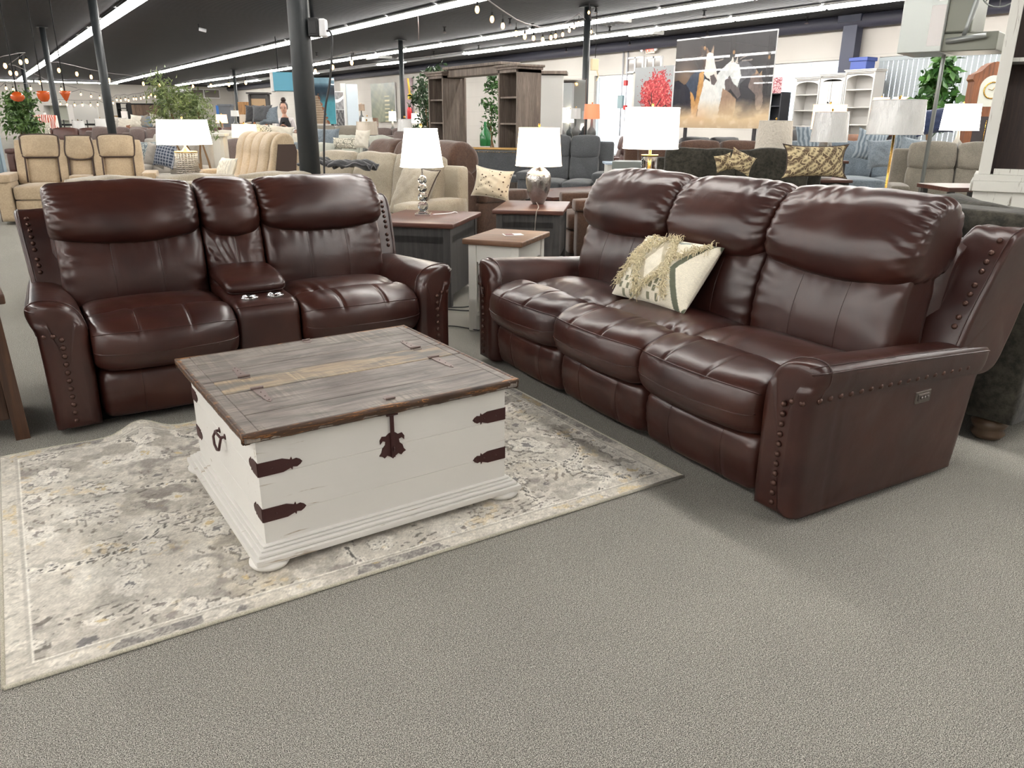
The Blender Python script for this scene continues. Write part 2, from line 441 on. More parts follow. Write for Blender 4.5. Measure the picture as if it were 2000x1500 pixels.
def leather_unit(name, label, cat, units, loc, rot, panel=None, seed=0, wo=(0.0, 0.0), hk=1.0, wk=1.0):
    """units: list of ('seat'|'console', width).  local x along the width, y towards the back"""
    t = thing(name, label, cat, loc, rot)
    W = 2*AW+sum(u[1] for u in units)
    # dark carcass below and behind
    g = G()
    g.box(.06, W-.06, .10, .80, .0, .05, .01)
    g.build('base', M_black, t)
    g = G()
    sweep(g, [(a, b if b < .5 else .5+(b-.5)*wk) for a, b in [(.74,.06),(.72,.30),(.76,.60),(.82,.84),(.88,.92),(.97,.94),(1.04,.90),(1.06,.75),(1.02,.45),(.96,.20),(.93,.04),(.85,.03)]], W-.24, .05, .05, N=50, M=10, mp=lambda s,a,b: (s+.12+0*a, a, b))
    g.build('back_shell', M_leather, t)
    x = AW
    first = True
    for ui, (kind, w) in enumerate(units):
        x0 = x; x += w; k0 = w*.5
        last = ui == len(units)-1
        sd = seed+ui*3.7
        el = .055 if first else -.003; er = .055 if last else -.003
        bx0 = x0-el; bw = w+el+er
        crown = lambda s, L, a, amt, lim: amt*(1-np.abs(2*s/L-1)**2.2)*np.clip((lim-a)/.3, 0, 1)
        if kind == 'seat':
            # footrest
            g = G()
            V = sweep(g, FOOT_P, w-.012, .05, .05, N=60, M=46, p=2.2, gather=.0035, gl=.10, lump=.0025, seed=sd,
                      grooves=[((w*.27), .007, .006, lambda a,b: (a < .05)*1.0), ((w*.73), .007, .006, lambda a,b: (a < .05)*1.0)],
                      mp=lambda s,a,b: (x0+.006+s+0*a, a-crown(s,w,a,.035,.1), b))
            g.build('footrest', M_leather, t)
            # seat
            g = G()
            top_m = lambda a, b: ((a < .17) & (b > .435))*1.0
            def wr(s, a, b, w=w, sd=sd):
                # radiating folds either side of the cross crease, button pulls in the crease
                fold = np.exp(-((a-.19)/.12)**2)*(b > .42)
                d = .0045*fold*np.sin(s*62+4*np.sin(s*13+sd)+a*20)*np.exp(-((np.minimum(abs(s-.16*w), abs(s-.84*w)))/.11)**2)
                pull = np.exp(-((a-.178)/.035)**2)*(b > .42)*(math.exp(-((s-.16*w)/.05)**2)+math.exp(-((s-.84*w)/.05)**2))
                side = np.exp(-((a-.178)/.028)**2)*(b > .40)*.012*abs(2*s/w-1)**3
                return d-.020*pull-side+.010*np.exp(-((a-.38)/.13)**2)*(b > .42)*(1-(2*s/w-1)**2)
            V = sweep(g, SEAT_P, w-.004, .10, .10, N=120, M=84, ea=.55, eb=.42, p=2.6, gather=.0035, gl=.07, lump=.0022, seed=sd, wr=wr,
                      grooves=[(w*.30, .006, .0075, top_m), (w*.66, .006, .0075, top_m)],
                      mp=lambda s,a,b: (x0+.002+s+0*a, a-crown(s,w,a,.062,.15), b+.008*(1-abs(2*s/w-1)**2)*(b > .42)),
                      seams=[((-.066,.440), .0028, .0004), ((-.070,.352), .0026, .0002)])
            g.build('seat_cushion', M_leather, t)
        else:
            # console body with cup holders and padded storage lid
            g = G()
            sweep(g, [(.66,.04),(.03,.035),(-.004,.06),(-.012,.25),(-.010,.44),(.008,.478),(.05,.492),(.20,.498),(.50,.50),(.66,.49),(.70,.25)], w-.008, .022, .022, N=64, M=22, lump=.001, seed=sd,
                  mp=lambda s,a,b: (x0+.004+s+0*a, a, b), gather=.0015, gl=.05, seams=[((-.002,.468), .0022, .0003)])
            cb = g.build('console_body', M_leather, t)
            for cx in (.30, .70):
                g = G(); g.lathe([(.041,.0),(.044,.006),(.040,.010),(.035,.008),(.034,-.004),(.033,-.05),(.0,-.05)], (x0+w*cx, .105, .497), 28, caps=False)
                g.build('cup_holder', M_chrome, cb)
            g = G()
            sweep(g, [(.60,.52),(.30,.505),(.205,.508),(.19,.53),(.205,.553),(.26,.572),(.40,.592),(.55,.592),(.61,.575),(.62,.54)], w-.014, .03, .03, N=60, M=30, puff=.006, p=2.2,
                  mp=lambda s,a,b: (x0+.007+s+0*a, a, b), seams=[((.20,.515), .0026, .0006)], lump=.001, seed=sd)
            g.build('storage_lid', M_leather, t)
        # lumbar
        g = G()
        full = lambda a, b: ((a < .63))*1.0
        gr = [(bw*.34, .005, .005, full), (bw*.68, .005, .005, full)] if kind == 'seat' else [(bw*.5, .005, .005, full)]
        def wrl(s, a, b, bw=bw, sd=sd):
            de = min(s, bw-s)
            e = math.exp(-de/.07)
            top = np.exp(-((b-.79)/.06)**2)
            d = .004*e*np.sin(b*70+5*sn(b*6, s*3, 0, sd)) + .003*top*np.sin(s*75+5*math.sin(s*9+sd))*(a < .66)
            if kind != 'seat': d = d+.004*np.sin(s*70+4*np.sin(s*11+b*9)+b*12)*np.exp(-((b-.70)/.09)**2)*(a < .66)
            return d
        sweep(g, LUMB_P, bw, .07, .07, N=84, M=64, ea=.75, eb=.18, puff=.012, p=2.4, grooves=gr, lump=.002, seed=sd+1, wr=wrl,
              mp=lambda s,a,b: (bx0+s+0*a, a, b-.03*(1-abs(2*s/bw-1)**2)*np.clip((b-.6)/.2, 0, 1)))
        g.build('lumbar_cushion', M_leather, t)
        # head pillow
        g = G()
        def wrh(s, a, b, bw=bw+(.022 if el > 0 else 0)+(.022 if er > 0 else 0), sd=sd):
            de = min(s, bw-s); e = math.exp(-de/.06)
            ang = np.arctan2(b-.90, a-.71)
            d = e*(.0042*np.sin(ang*15+3*np.sin(s*20+sd)+sd)+.0026*np.sin(ang*31+s*30+sd*2))
            # long diagonal pulls toward lower corners, gathered top edge
            u = 2*s/bw-1
            d = d+.0055*np.exp(-((b-(.80+.07*abs(u)))/.02)**2)*abs(u)**3*(a < .66)
            d = d+.0022*np.exp(-((b-1.04)/.035)**2)*np.sin(s*55+4*math.sin(s*13+sd))
            d = d-.0055*np.exp(-((b-(.99-.03*math.sin(3*u+sd)))/.03)**2)*(a < .66)*(.35+.3*math.sin(u*5+sd))*(1-abs(u)**4)
            return d
        hx0 = bx0-(.022 if el > 0 else 0); hw = bw+(.022 if el > 0 else 0)+(.022 if er > 0 else 0)
        sweep(g, [(p[0], .765+(p[1]-.765)*hk) for p in HEAD_P], hw, .075, .075, N=110, M=84, ea=.95, eb=.48, puff=.014, p=2.5, lump=.003, seed=sd+5, wr=wrh,
              mp=lambda s,a,b: (hx0+s+0*a, a-.012*(1-abs(2*s/hw-1)**2), b-.032*(1-abs(2*s/hw-1)**2)*np.clip((.88-b)/.1, 0, 1)+.006*(1-abs(2*s/hw-1)**2)))
        g.build('headrest', M_leather, t)
        first = False
    # arms
    for side in (-1, 1):
        xin = AW if side < 0 else W-AW
        g = G(); Ls = .96
        def mp(s, a, b, xin=xin, side=side):
            f = (s/Ls)
            zz = np.where(b > .40, b-(.045*f+.02*f*f)*np.clip((b-.40)/.08, 0, 1), b)
            y = s-.045+.012*(b > .5)*(1-f)+(.075*(b/.5)-.005)*f**3
            # front swells outward slightly at the top roll
            aa = a+0*s; aa = np.where(a > .19, .19+(a-.19)*(1-.55*f), aa)
            return (xin+side*aa, y, zz)
        V = sweep(g, ARM_P, Ls, .065, .05, N=110, M=64, ea=.85, eb=.30, p=2.2, lump=.0012, seed=seed+side, ctr=(.085,.26), mp=mp,
                  grooves=[(.17, .004, .0035, lambda a,b: ((a > .17) & (b < .57))*1.0)],
                  seams=[((.216,.570), .0032, .0006), ((.205,.584), .0016, .0012)])
        # piping across the front, following the roll
        jt = [j for j in range(110)]
        P = spline(ARM_P, 110); sel = [j for j in range(110) if P[j,1] > .44 or (P[j,0] < .01 and P[j,1] > .40)]
        i = 7
        ln = [V[i][j]+np.array([0,-.002,.002]) for j in sel]
        # order the run from inner side over the top to the outer side
        ln.sort(key=lambda q: math.atan2(q[2]-.42, (q[0]-xin)*side-.10), reverse=True)
        ln = [q for q in ln if math.atan2(q[2]-.42, (q[0]-xin)*side-.10) > -.2]
        g.tube(ln, .003, 6)
        arm = g.build('arm', M_leather, t)
        # nails on the front: short run across, then a column down
        cx = .105
        for k in range(11):
            z = .435-.0365*k; nail(arm, (xin+side*(cx), -.0465, z), (0, -1, .02))
        for dx in (.135, .168):
            nail(arm, (xin+side*dx, -.043 if dx < .15 else -.034, .452), (side*.3, -1, 0))
        if panel == side:
            for k in range(17):
                y = .015+.052*k; z = .462-.022*max(0, y-.3)
                nail(arm, (xin+side*.1965, y, z), (side, -.05, 0))
        # wing
        g = G(); wt = .19
        xo = xin+side*(AW+.004+wo[0 if side < 0 else 1])
        WP = [(p[0]-(1-wk)*.25*max(0, p[1]-.5), .5+(p[1]-.5)*wk if p[1] > .5 else p[1]) for p in WING_P]
        V = sweep(g, WP, wt, .03, .022, N=90, M=20, ea=.8, eb=.8, lump=.003, seed=seed+side*2, p=2,
                  mp=lambda s,a,b, xo=xo, side=side: (xo-side*(wt-s)+0*a+side*.03*np.clip((b-.5)/.45, 0, 1), a, b),
                  wr=lambda s,a,b: .003*np.exp(-((b-.93)/.05)**2)*np.sin(a*90+s*60))
        nst = int(np.argmin(np.abs(V[:, 30, 0]-(V[-1, 30, 0]-side*.055))))
        i = 16; g.tube([V[i][j]+np.array([side*.001,-.001,.001]) for j in range(0, 46)], .0028, 6)
        wing = g.build('wing', M_leather, t)
        fl = [(a-(1-wk)*.25*(b-.5), .5+(b-.5)*wk) for a, b in [(.789,.60),(.802,.64),(.855,.77),(.905,.875),(.930,.915)]]
        d = np.r_[0, np.cumsum([math.dist(fl[i], fl[i+1]) for i in range(len(fl)-1)])]
        for k in range(9):
            u = .01+k*(d[-1]-.01)/8; y = np.interp(u, d, [q[0] for q in fl]); z = np.interp(u, d, [q[1] for q in fl])
            row = V[nst]; pz = row[np.argmin(np.abs(row[:,1]-y)*1.0+np.abs(row[:,2]-z))]
            nail(wing, (pz[0], pz[1]-.002, pz[2]+.0005), (0, -1, .38))
    return t, W
M_chrome = simple('chrome', (225,225,225), .12, 1.0)
sofa, SW = leather_unit('reclining_sofa', 'long brown leather three-seat reclining sofa with nailhead trim, patterned pillow on it', 'sofa',
                    [('seat', .64)]*3, (2.30, 3.70, 0), R(-93.8), panel=1, seed=2)
sofa_near = [c for c in sofa.children if c.name.startswith('arm')][-1]
g = G(); g.box(-.045,.045,-.004,.006,-.024,.024,.004); g.box(-.032,.032,-.008,.0,-.014,.014,.003)
for k in (-.018, 0, .018): g.lathe([(.006,0),(.006,.003),(0,.004)], (0,0,0), 12, M=RT((k,-.008,0), R(90)))
cp = g.build('control_panel', simple('gunmetal', (120,112,108), .25, .9), sofa); cp.location = (SW+.001, .60, .375); cp.rotation_euler = (0, 0, R(90)); tag(cp, 'shiny oval power control plate')
loveseat, LW = leather_unit('reclining_loveseat', 'brown leather reclining loveseat with centre console and cup holders', 'loveseat',
                    [('seat', .62), ('console', .31), ('seat', .62)], (.10, 3.715, 0), R(-2.6), seed=9, wo=(-.012, .03), hk=.83, wk=.83)
# fringed throw pillow on the sofa
M_pil = vcol('woven_pillow', .95, .1, (300, .5, .004), .2)
def woven_pillow():
    t = thing('throw_pillow', 'cream woven throw pillow with diamond pattern and shaggy fringe on brown sofa', 'pillow')
    n = 150; g = G(); w, h = .54, .36
    V = pillow_geo(g, w, h, .15, n=n, seed=3, wrinkle=.003, pinch=.05)
    o = g.build('cover', M_pil, t)
    X = V[:, 0]; Z = V[:, 2]-h/2; Yv = V[:, 1]
    c = linA(np.tile([226,219,200], (len(V), 1)))
    rs = np.random.RandomState(4); c *= (1+.06*rs.randn(len(V))[:, None])
    front = Yv < .003
    def pat(mask, col): c[mask & front] = linA(col)
    u = X; v = Z
    dia = np.abs(u+.03)/.085+np.abs(v-.01)/.135
    pat((dia < 1) & (dia > .68), [176,166,142])
    ch = np.abs(u-.25)*1.25+np.abs(v-.0)*.8
    pat((ch < .19) & (ch > .145) , [96,100,84])
    ch2 = np.abs(u+.28)*1.2+np.abs(v-.12)
    for bx, by in ((-.19,-.13),(-.16,-.095),(-.13,-.13),(-.16,-.16),(-.13,-.06),(-.10,-.095),(-.10,-.16),(.03,-.15),(.06,-.115),(.09,-.15),(.06,-.08),(.03,-.10),(.09,-.085),(.12,-.12)):
        pat((np.abs(u-bx) < .011) & (np.abs(v-by) < .014), [120,120,98])
    pat((np.abs(v-.14-.25*np.abs(u+.14)) < .008) & (np.abs(u+.14) < .05), [140,146,140])
    pat((np.abs(v-.14-.25*np.abs(u-.06)) < .008) & (np.abs(u-.06) < .05), [140,146,140])
    pat(np.abs(Yv) > 1, [0,0,0]); set_vcol(o.data, c)
    # fringe bands: zigzag lines of yarn
    g = G(); rs = np.random.RandomState(8)
    def surf(x, z):
        U = min(.999, abs(x)/(w/2)); W_ = min(.999, abs(z)/(h/2)); return -.075*max(0, (1-U**2.6)*(1-W_**2.6))**.5
    lines = [[(-.24,-.13),(-.19,.02),(-.14,.17)], [(-.20,.03),(-.11,-.02),(-.05,-.16),(.02,-.07),(.09,-.02),(.14,-.15)], [(-.13,.08),(-.06,.14),(.0,.17),(.05,.10),(.1,.05),(.18,.12),(.23,.16)], [(.09,-.02),(.05,.09)], [(-.15,.10),(-.11,.0)]]
    for L_ in lines:
        for (a, b) in zip(L_[:-1], L_[1:]):
            m = int(math.dist(a, b)*680)
            for k in range(m):
                q = k/m; px = a[0]+(b[0]-a[0])*q+rs.randn()*.008; pz = b[1]*q+a[1]*(1-q)+rs.randn()*.008
                px = max(-.245, min(.245, px)); pz = max(-.172, min(.175, pz))
                y = surf(px, pz); an = rs.rand()*2*PI; ln = .020+rs.rand()*.020
                dx = math.cos(an)*ln; dz = math.sin(an)*ln-.004
                p0 = (px, y, pz+h/2); p1 = (px+dx*.5, y-.012-rs.rand()*.006, pz+dz*.5+h/2); p2 = (px+dx, y-.004-rs.rand()*.012, pz+dz+h/2-.004)
                g.tube([p0, p1, p2], [.0021,.0019,.0012], 4, caps=False)
    g.build('fringe', fabric('cream_yarn', (226,214,180), (190,176,138), 120), t, None)
    t.children[-1]['kind'] = 'stuff'
    return t
wp = woven_pillow(); wp.location = (2.575, 2.66, .494); wp.rotation_euler = (R(-38), R(-1), R(-94))
# ------------------------------------------------------------------ trunk coffee table
def rustic_top(name, tint=0, tan=False, seedoff=0):
    t = NT(name); v = t.obj((1.3, 8, 8)); f = t.noise(v, 2.0, 6, .7, 1.6)
    v2 = t.obj((2.5, 60, 10)); f2 = t.noise(v2, 2.2, 4, .7, .5)
    v3 = t.obj((90, 3, 3), (0,0,R(12))); f3 = t.noise(v3, 1.0, 2, .5, .3)         # saw marks
    big = t.noise(t.obj(), 3.1+seedoff, 3)
    if tan: c = t.ramp(f, [(.25, lin((92,80,68))), (.42, lin((138,122,102))), (.56, lin((166,146,118))), (.68, lin((112,101,88))), (.8, lin((150,138,122)))])
    else: c = t.ramp(f, [(.22, lin((66,58,53))), (.42, lin((106,98,92))), (.58, lin((134,126,119))), (.78, lin((150,140,128)))])
    br = t.ramp(big, [(.32, (.62,.58,.57)), (.5, (.98,.98,.98)), (.68, (1.16,1.12,1.05))])
    if tan: c = t.mix(t.ramp(t.noise(t.obj((2.2,9,3)), 2.4, 4), [(.40, (0,0,0)), (.55, (1,1,1))]), lin((104,98,92)), c)
    c = t.mix(1.0, c, br, 'MULTIPLY')
    k = t.ramp(f2, [(.3, (.62,.6,.58)), (.52, (1.0,1.0,1.0)), (.75, (1.15,1.14,1.12))]); c = t.mix(.8, c, k, 'MULTIPLY')
    sm = t.math('MULTIPLY', t.ramp(f3, [(.45, (0,0,0)), (.55, (1,1,1))]), t.ramp(big, [(.45, (0,0,0)), (.6, (1,1,1))]))
    c = t.mix(t.math('MULTIPLY', sm, .45), c, lin((70,66,64)))
    t.base(c); t.rough(.55); t.b.inputs['Specular IOR Level'].default_value = .45
    h = t.bump(f2, .35, .003); t.bump(f3, .2, .002, h); return t.m
M_top = rustic_top('weathered_grey_brown_boards'); M_tan = rustic_top('tan_weathered_board', tan=True, seedoff=1)
def edge_mat():
    t = NT('dark_stained_live_edge'); v = t.obj((2.2, 14, 26)); f = t.noise(v, 1.6, 5, .6, 2.4)
    c = t.ramp(f, [(.30, lin((40,27,18))), (.5, lin((66,44,28))), (.585, lin((78,52,32))), (.605, lin((170,116,62))), (.63, lin((80,54,34))), (.8, lin((46,32,22)))])
    t.base(c); t.rough(.5); t.bump(f, .5, .004); return t.m
M_edge = edge_mat()
M_whitep = distressed('white_painted_wood', (216,213,207), (146,128,104), .635, .55, 'x')
M_iron = simple('dark_rust_iron', (62,32,30), .5, .25, bump=(60, .15, .002))
M_iron2 = simple('dull_mauve_iron', (112,96,91), .45, .3)
trunk = thing('trunk_coffee_table', 'white painted trunk coffee table with weathered wood lid and iron straps', 'coffee table', (.985, 2.56, .010))
X0, X1, Y0, Y1 = .545-.985, 1.425-.985, 2.15-2.56, 2.985-2.56
ZB, ZT = .06, .420
g = G()
for (z0, z1) in ((ZB, .165), (.1655, .300), (.3005, ZT)): g.box(X0, X1, Y0, Y1, z0, z1, .0012)
g.build('body', M_whitep, trunk)
g = G()
def frame(g, e, z0, z1, b=.004, w=.05):
    xa, xb, ya, yb = X0-e, X1+e, Y0-e, Y1+e
    g.box(xa, xb, ya, ya+w, z0, z1, b, seg=3); g.box(xa, xb, yb-w, yb, z0, z1, b, seg=3)
    g.box(xa, xa+w, ya+w, yb-w, z0, z1, b, seg=3); g.box(xb-w, xb, ya+w, yb-w, z0, z1, b, seg=3)
frame(g, .045, .026, .045, .0015, .09); frame(g, .034, .0455, .058, .0035, .07); frame(g, .022, .0585, .066, .002, .06); frame(g, .012, .0665, .075, .003, .05)
g.build('base_moulding', M_whitep, trunk)
for sx in (X0+.008, X1-.008):
    for sy in (Y0+.008, Y1-.008):
        g = G(); g.lathe([(.04,0),(.056,.003),(.062,.012),(.062,.018),(.052,.026),(.03,.028)], (sx, sy, 0), 24, caps=True); g.build('foot', M_whitep, trunk)
LX0, LX1, LY0, LY1 = .503-.985, 1.462-.985, 2.118-2.56, 3.015-2.56
H1, H2 = 2.503-2.56, 2.655-2.56
def boards(g, xa, xb, cuts, z0, z1, wob=.0015):
    for a, b in zip(cuts[:-1], cuts[1:]): g.box(xa, xb, a+.0006, b-.0006, z0, z1-random.random()*wob, .0025)
def lid(name, ya, yb, cuts, m):
    g = G(); boards(g, LX0+.052, LX1-.045, cuts, .425, .455)
    o = g.build(name, m, trunk)
    g = G(); g.box(LX0+.004, LX0+.0515, ya+.0006, yb-.0006, .425, .4545, .003); g.build('end_board', M_top, o)
    g = G(); g.box(LX1-.0445, LX1-.004, ya+.0006, yb-.0006, .425, .4545, .003); g.build('end_board', M_top, o)
    return o
fl = lid('front_lid', LY0, H1-.001, [LY0+.004, LY0+.16, LY0+.262, H1-.001], M_top)
cb = lid('centre_board', H1+.001, H2-.001, [H1+.001, H2-.001], M_tan)
rl = lid('rear_lid', H2+.001, LY1, [H2+.001, H2+.12, LY1-.13, LY1-.004], M_top)
# wavy dark edge all round
g = G(); n = 60
def edge_strip(p0, p1, nrm, wa=1.0):
    V = []; F = []
    for k in range(n+1):
        q = k/n; x = p0[0]+(p1[0]-p0[0])*q; y = p0[1]+(p1[1]-p0[1])*q
        w1 = wa*.0017*math.sin(q*37+p0[0]*9)+wa*.0012*math.sin(q*83+2)+wa*.001*math.sin(q*171)
        for (o_, z) in ((-.004+w1*.3, .4558), (.0+w1*.5, .4545), (.001-w1, .442), (-.004+w1, .4285), (-.006+w1, .4225), (-.02, .4225), (-.02, .4540)):
            V.append((x+nrm[0]*o_, y+nrm[1]*o_, z))
    m = 7
    for k in range(n):
        for j in range(m): F.append((k*m+j, k*m+(j+1) % m, (k+1)*m+(j+1) % m, (k+1)*m+j))
    g.add(V, F, True)
edge_strip((LX0, LY0), (LX1, LY0), (0,-1)); edge_strip((LX1, LY0), (LX1, LY1), (1,0), .3); edge_strip((LX1, LY1), (LX0, LY1), (0,1), .3); edge_strip((LX0, LY1), (LX0, LY0), (-1,0), .3)
g.build('lid_edge', M_edge, trunk)
# straps
def strap_pts(L, w=.045):
    h = w/2
    return [(0,-h),(L*.55,-h*.98),(L*.72,-h*.62),(L*.755,-h*.95),(L*.775,-h*.5),(L*.87,-h*.62),(L*.95,-h*.35),(L,0),(L*.95,h*.35),(L*.87,h*.62),(L*.775,h*.5),(L*.755,h*.95),(L*.72,h*.62),(L*.55,h*.98),(0,h)]
def strap(cx, cy, sx, sy, z):
    """wraps the corner cx,cy ; sx,sy point inwards"""
    g = G()
    P = strap_pts(.135)
    yo = cy-sy*.0025
    A = Matrix(((sx,0,0,cx),(0,0,-sy,cy),(0,1,0,z),(0,0,0,1)))
    g.prism(P, 0, .0028, A)
    P2 = strap_pts(.085, .046)
    B = Matrix(((0,0,-sx,cx),(sy,0,0,cy),(0,1,0,z),(0,0,0,1)))
    g.prism(P2, 0, .0028, B)
    for q in (.3, .66, .92):
        g.lathe([(.003,0),(.0028,.0012),(0,.002)], (0,0,0), 8, M=A@Matrix.Translation((.135*q, 0, .0028)))
    g.build('corner_strap', M_iron, trunk)
for z in (.322, .170):
    strap(X0, Y0, 1, 1, z); strap(X1, Y0, -1, 1, z); strap(X0, Y1, 1, -1, z); strap(X1, Y1, -1, -1, z)
# latch
def half(s):
    return [(0,0),(s*.012,-.004),(s*.022,-.012),(s*.036,-.010),(s*.044,-.022),(s*.043,-.036),(s*.034,-.026),(s*.024,-.030),(s*.026,-.042),(s*.036,-.052),(s*.040,-.066),(s*.048,-.076),(s*.038,-.080),(s*.030,-.088),(s*.020,-.080),(s*.010,-.086),(0,-.095)]
xl = .982-.985
g = G(); A = Matrix(((1,0,0,xl),(0,0,-1,Y0),(0,1,0,.350),(0,0,0,1)))
L_ = half(1); Rr = half(-1); g.prism(L_+[p for p in reversed(Rr[1:-1])], 0, .003, A)
g.build('lock_plate', M_iron, trunk)
g = G(); g.box(xl-.0065, xl+.0065, Y0-.009, Y0-.003, .262, .412, .001); g.tube([(xl-.018,Y0-.008,.412),(xl+.020,Y0-.008,.412)], .0045, 8); g.tube([(xl+.001,Y0-.010,.300),(xl+.001,Y0-.016,.294),(xl+.001,Y0-.012,.286)], .003, 6)
g.build('hasp', M_iron, trunk)
# hinges
def hinge(x, y, s, L=.125):
    h = .016
    P = [(-h,0),(-h*.95,L*.35),(-h*.6,L*.68),(-h*.9,L*.72),(-h*.6,L*.78),(-h*.55,L*.9),(0,L),(h*.55,L*.9),(h*.6,L*.78),(h*.9,L*.72),(h*.6,L*.68),(h*.95,L*.35),(h,0)]
    g = G(); zt = .4550
    g.prism([(p[0], p[1]*s) for p in P], 0, .0022, Matrix.Translation((x, y, zt)))
    g.box(x-.017, x+.017, y-s*.018-.004, y-s*.018+.004, zt, zt+.002)
    g.tube([(x-.021,y,zt+.004),(x+.021,y,zt+.004)], .0048, 10)
    for q in (.3, .6, .88): g.lathe([(.0025,0),(.0024,.001),(0,.0015)], (x, y+s*L*q, zt+.0022), 8, mi=1)
    g.build('hinge', [M_iron2, M_iron], trunk)
for x in (.66-.985, 1.333-.985): hinge(x, H1, -1, .15); hinge(x, H2, 1, .13)
for (x, y, s) in ((.992-.985, LY0+.05, 1), (1.007-.985, LY1-.02, -1)):
    g = G(); g.prism([(x-.016,y),(x-.018,y+.02*s),(x-.006,y+.034*s),(x+.006,y+.034*s),(x+.018,y+.02*s),(x+.016,y)], .455, .457); g.tube([(x-.016,y,.459),(x+.016,y,.459)], .004, 8)
    g.build('lid_catch', M_iron2, trunk)
# ring handles at both ends
for sx, xe in ((-1, X0), (1, X1)):
    yc = 2.56-2.56; zc = .300
    g = G()
    for dy in (-.035, .035): g.lathe([(.011,0),(.010,.003),(.005,.004),(.005,.014),(0,.015)], (0,0,0), 12, M=RT((xe, yc+dy, zc), 0, R(90*sx)))
    g.tube([(xe+sx*.014, yc-.035, zc), (xe+sx*.022, yc-.042, zc-.02), (xe+sx*.024, yc-.030, zc-.045), (xe+sx*.024, yc, zc-.055), (xe+sx*.024, yc+.030, zc-.045), (xe+sx*.022, yc+.042, zc-.02), (xe+sx*.014, yc+.035, zc)], .0045, 8); g.tube([(xe+sx*.016, yc-.035, zc), (xe+sx*.020, yc, zc+.006), (xe+sx*.016, yc+.035, zc)], .0042, 8)
    g.build('handle', M_iron, trunk)
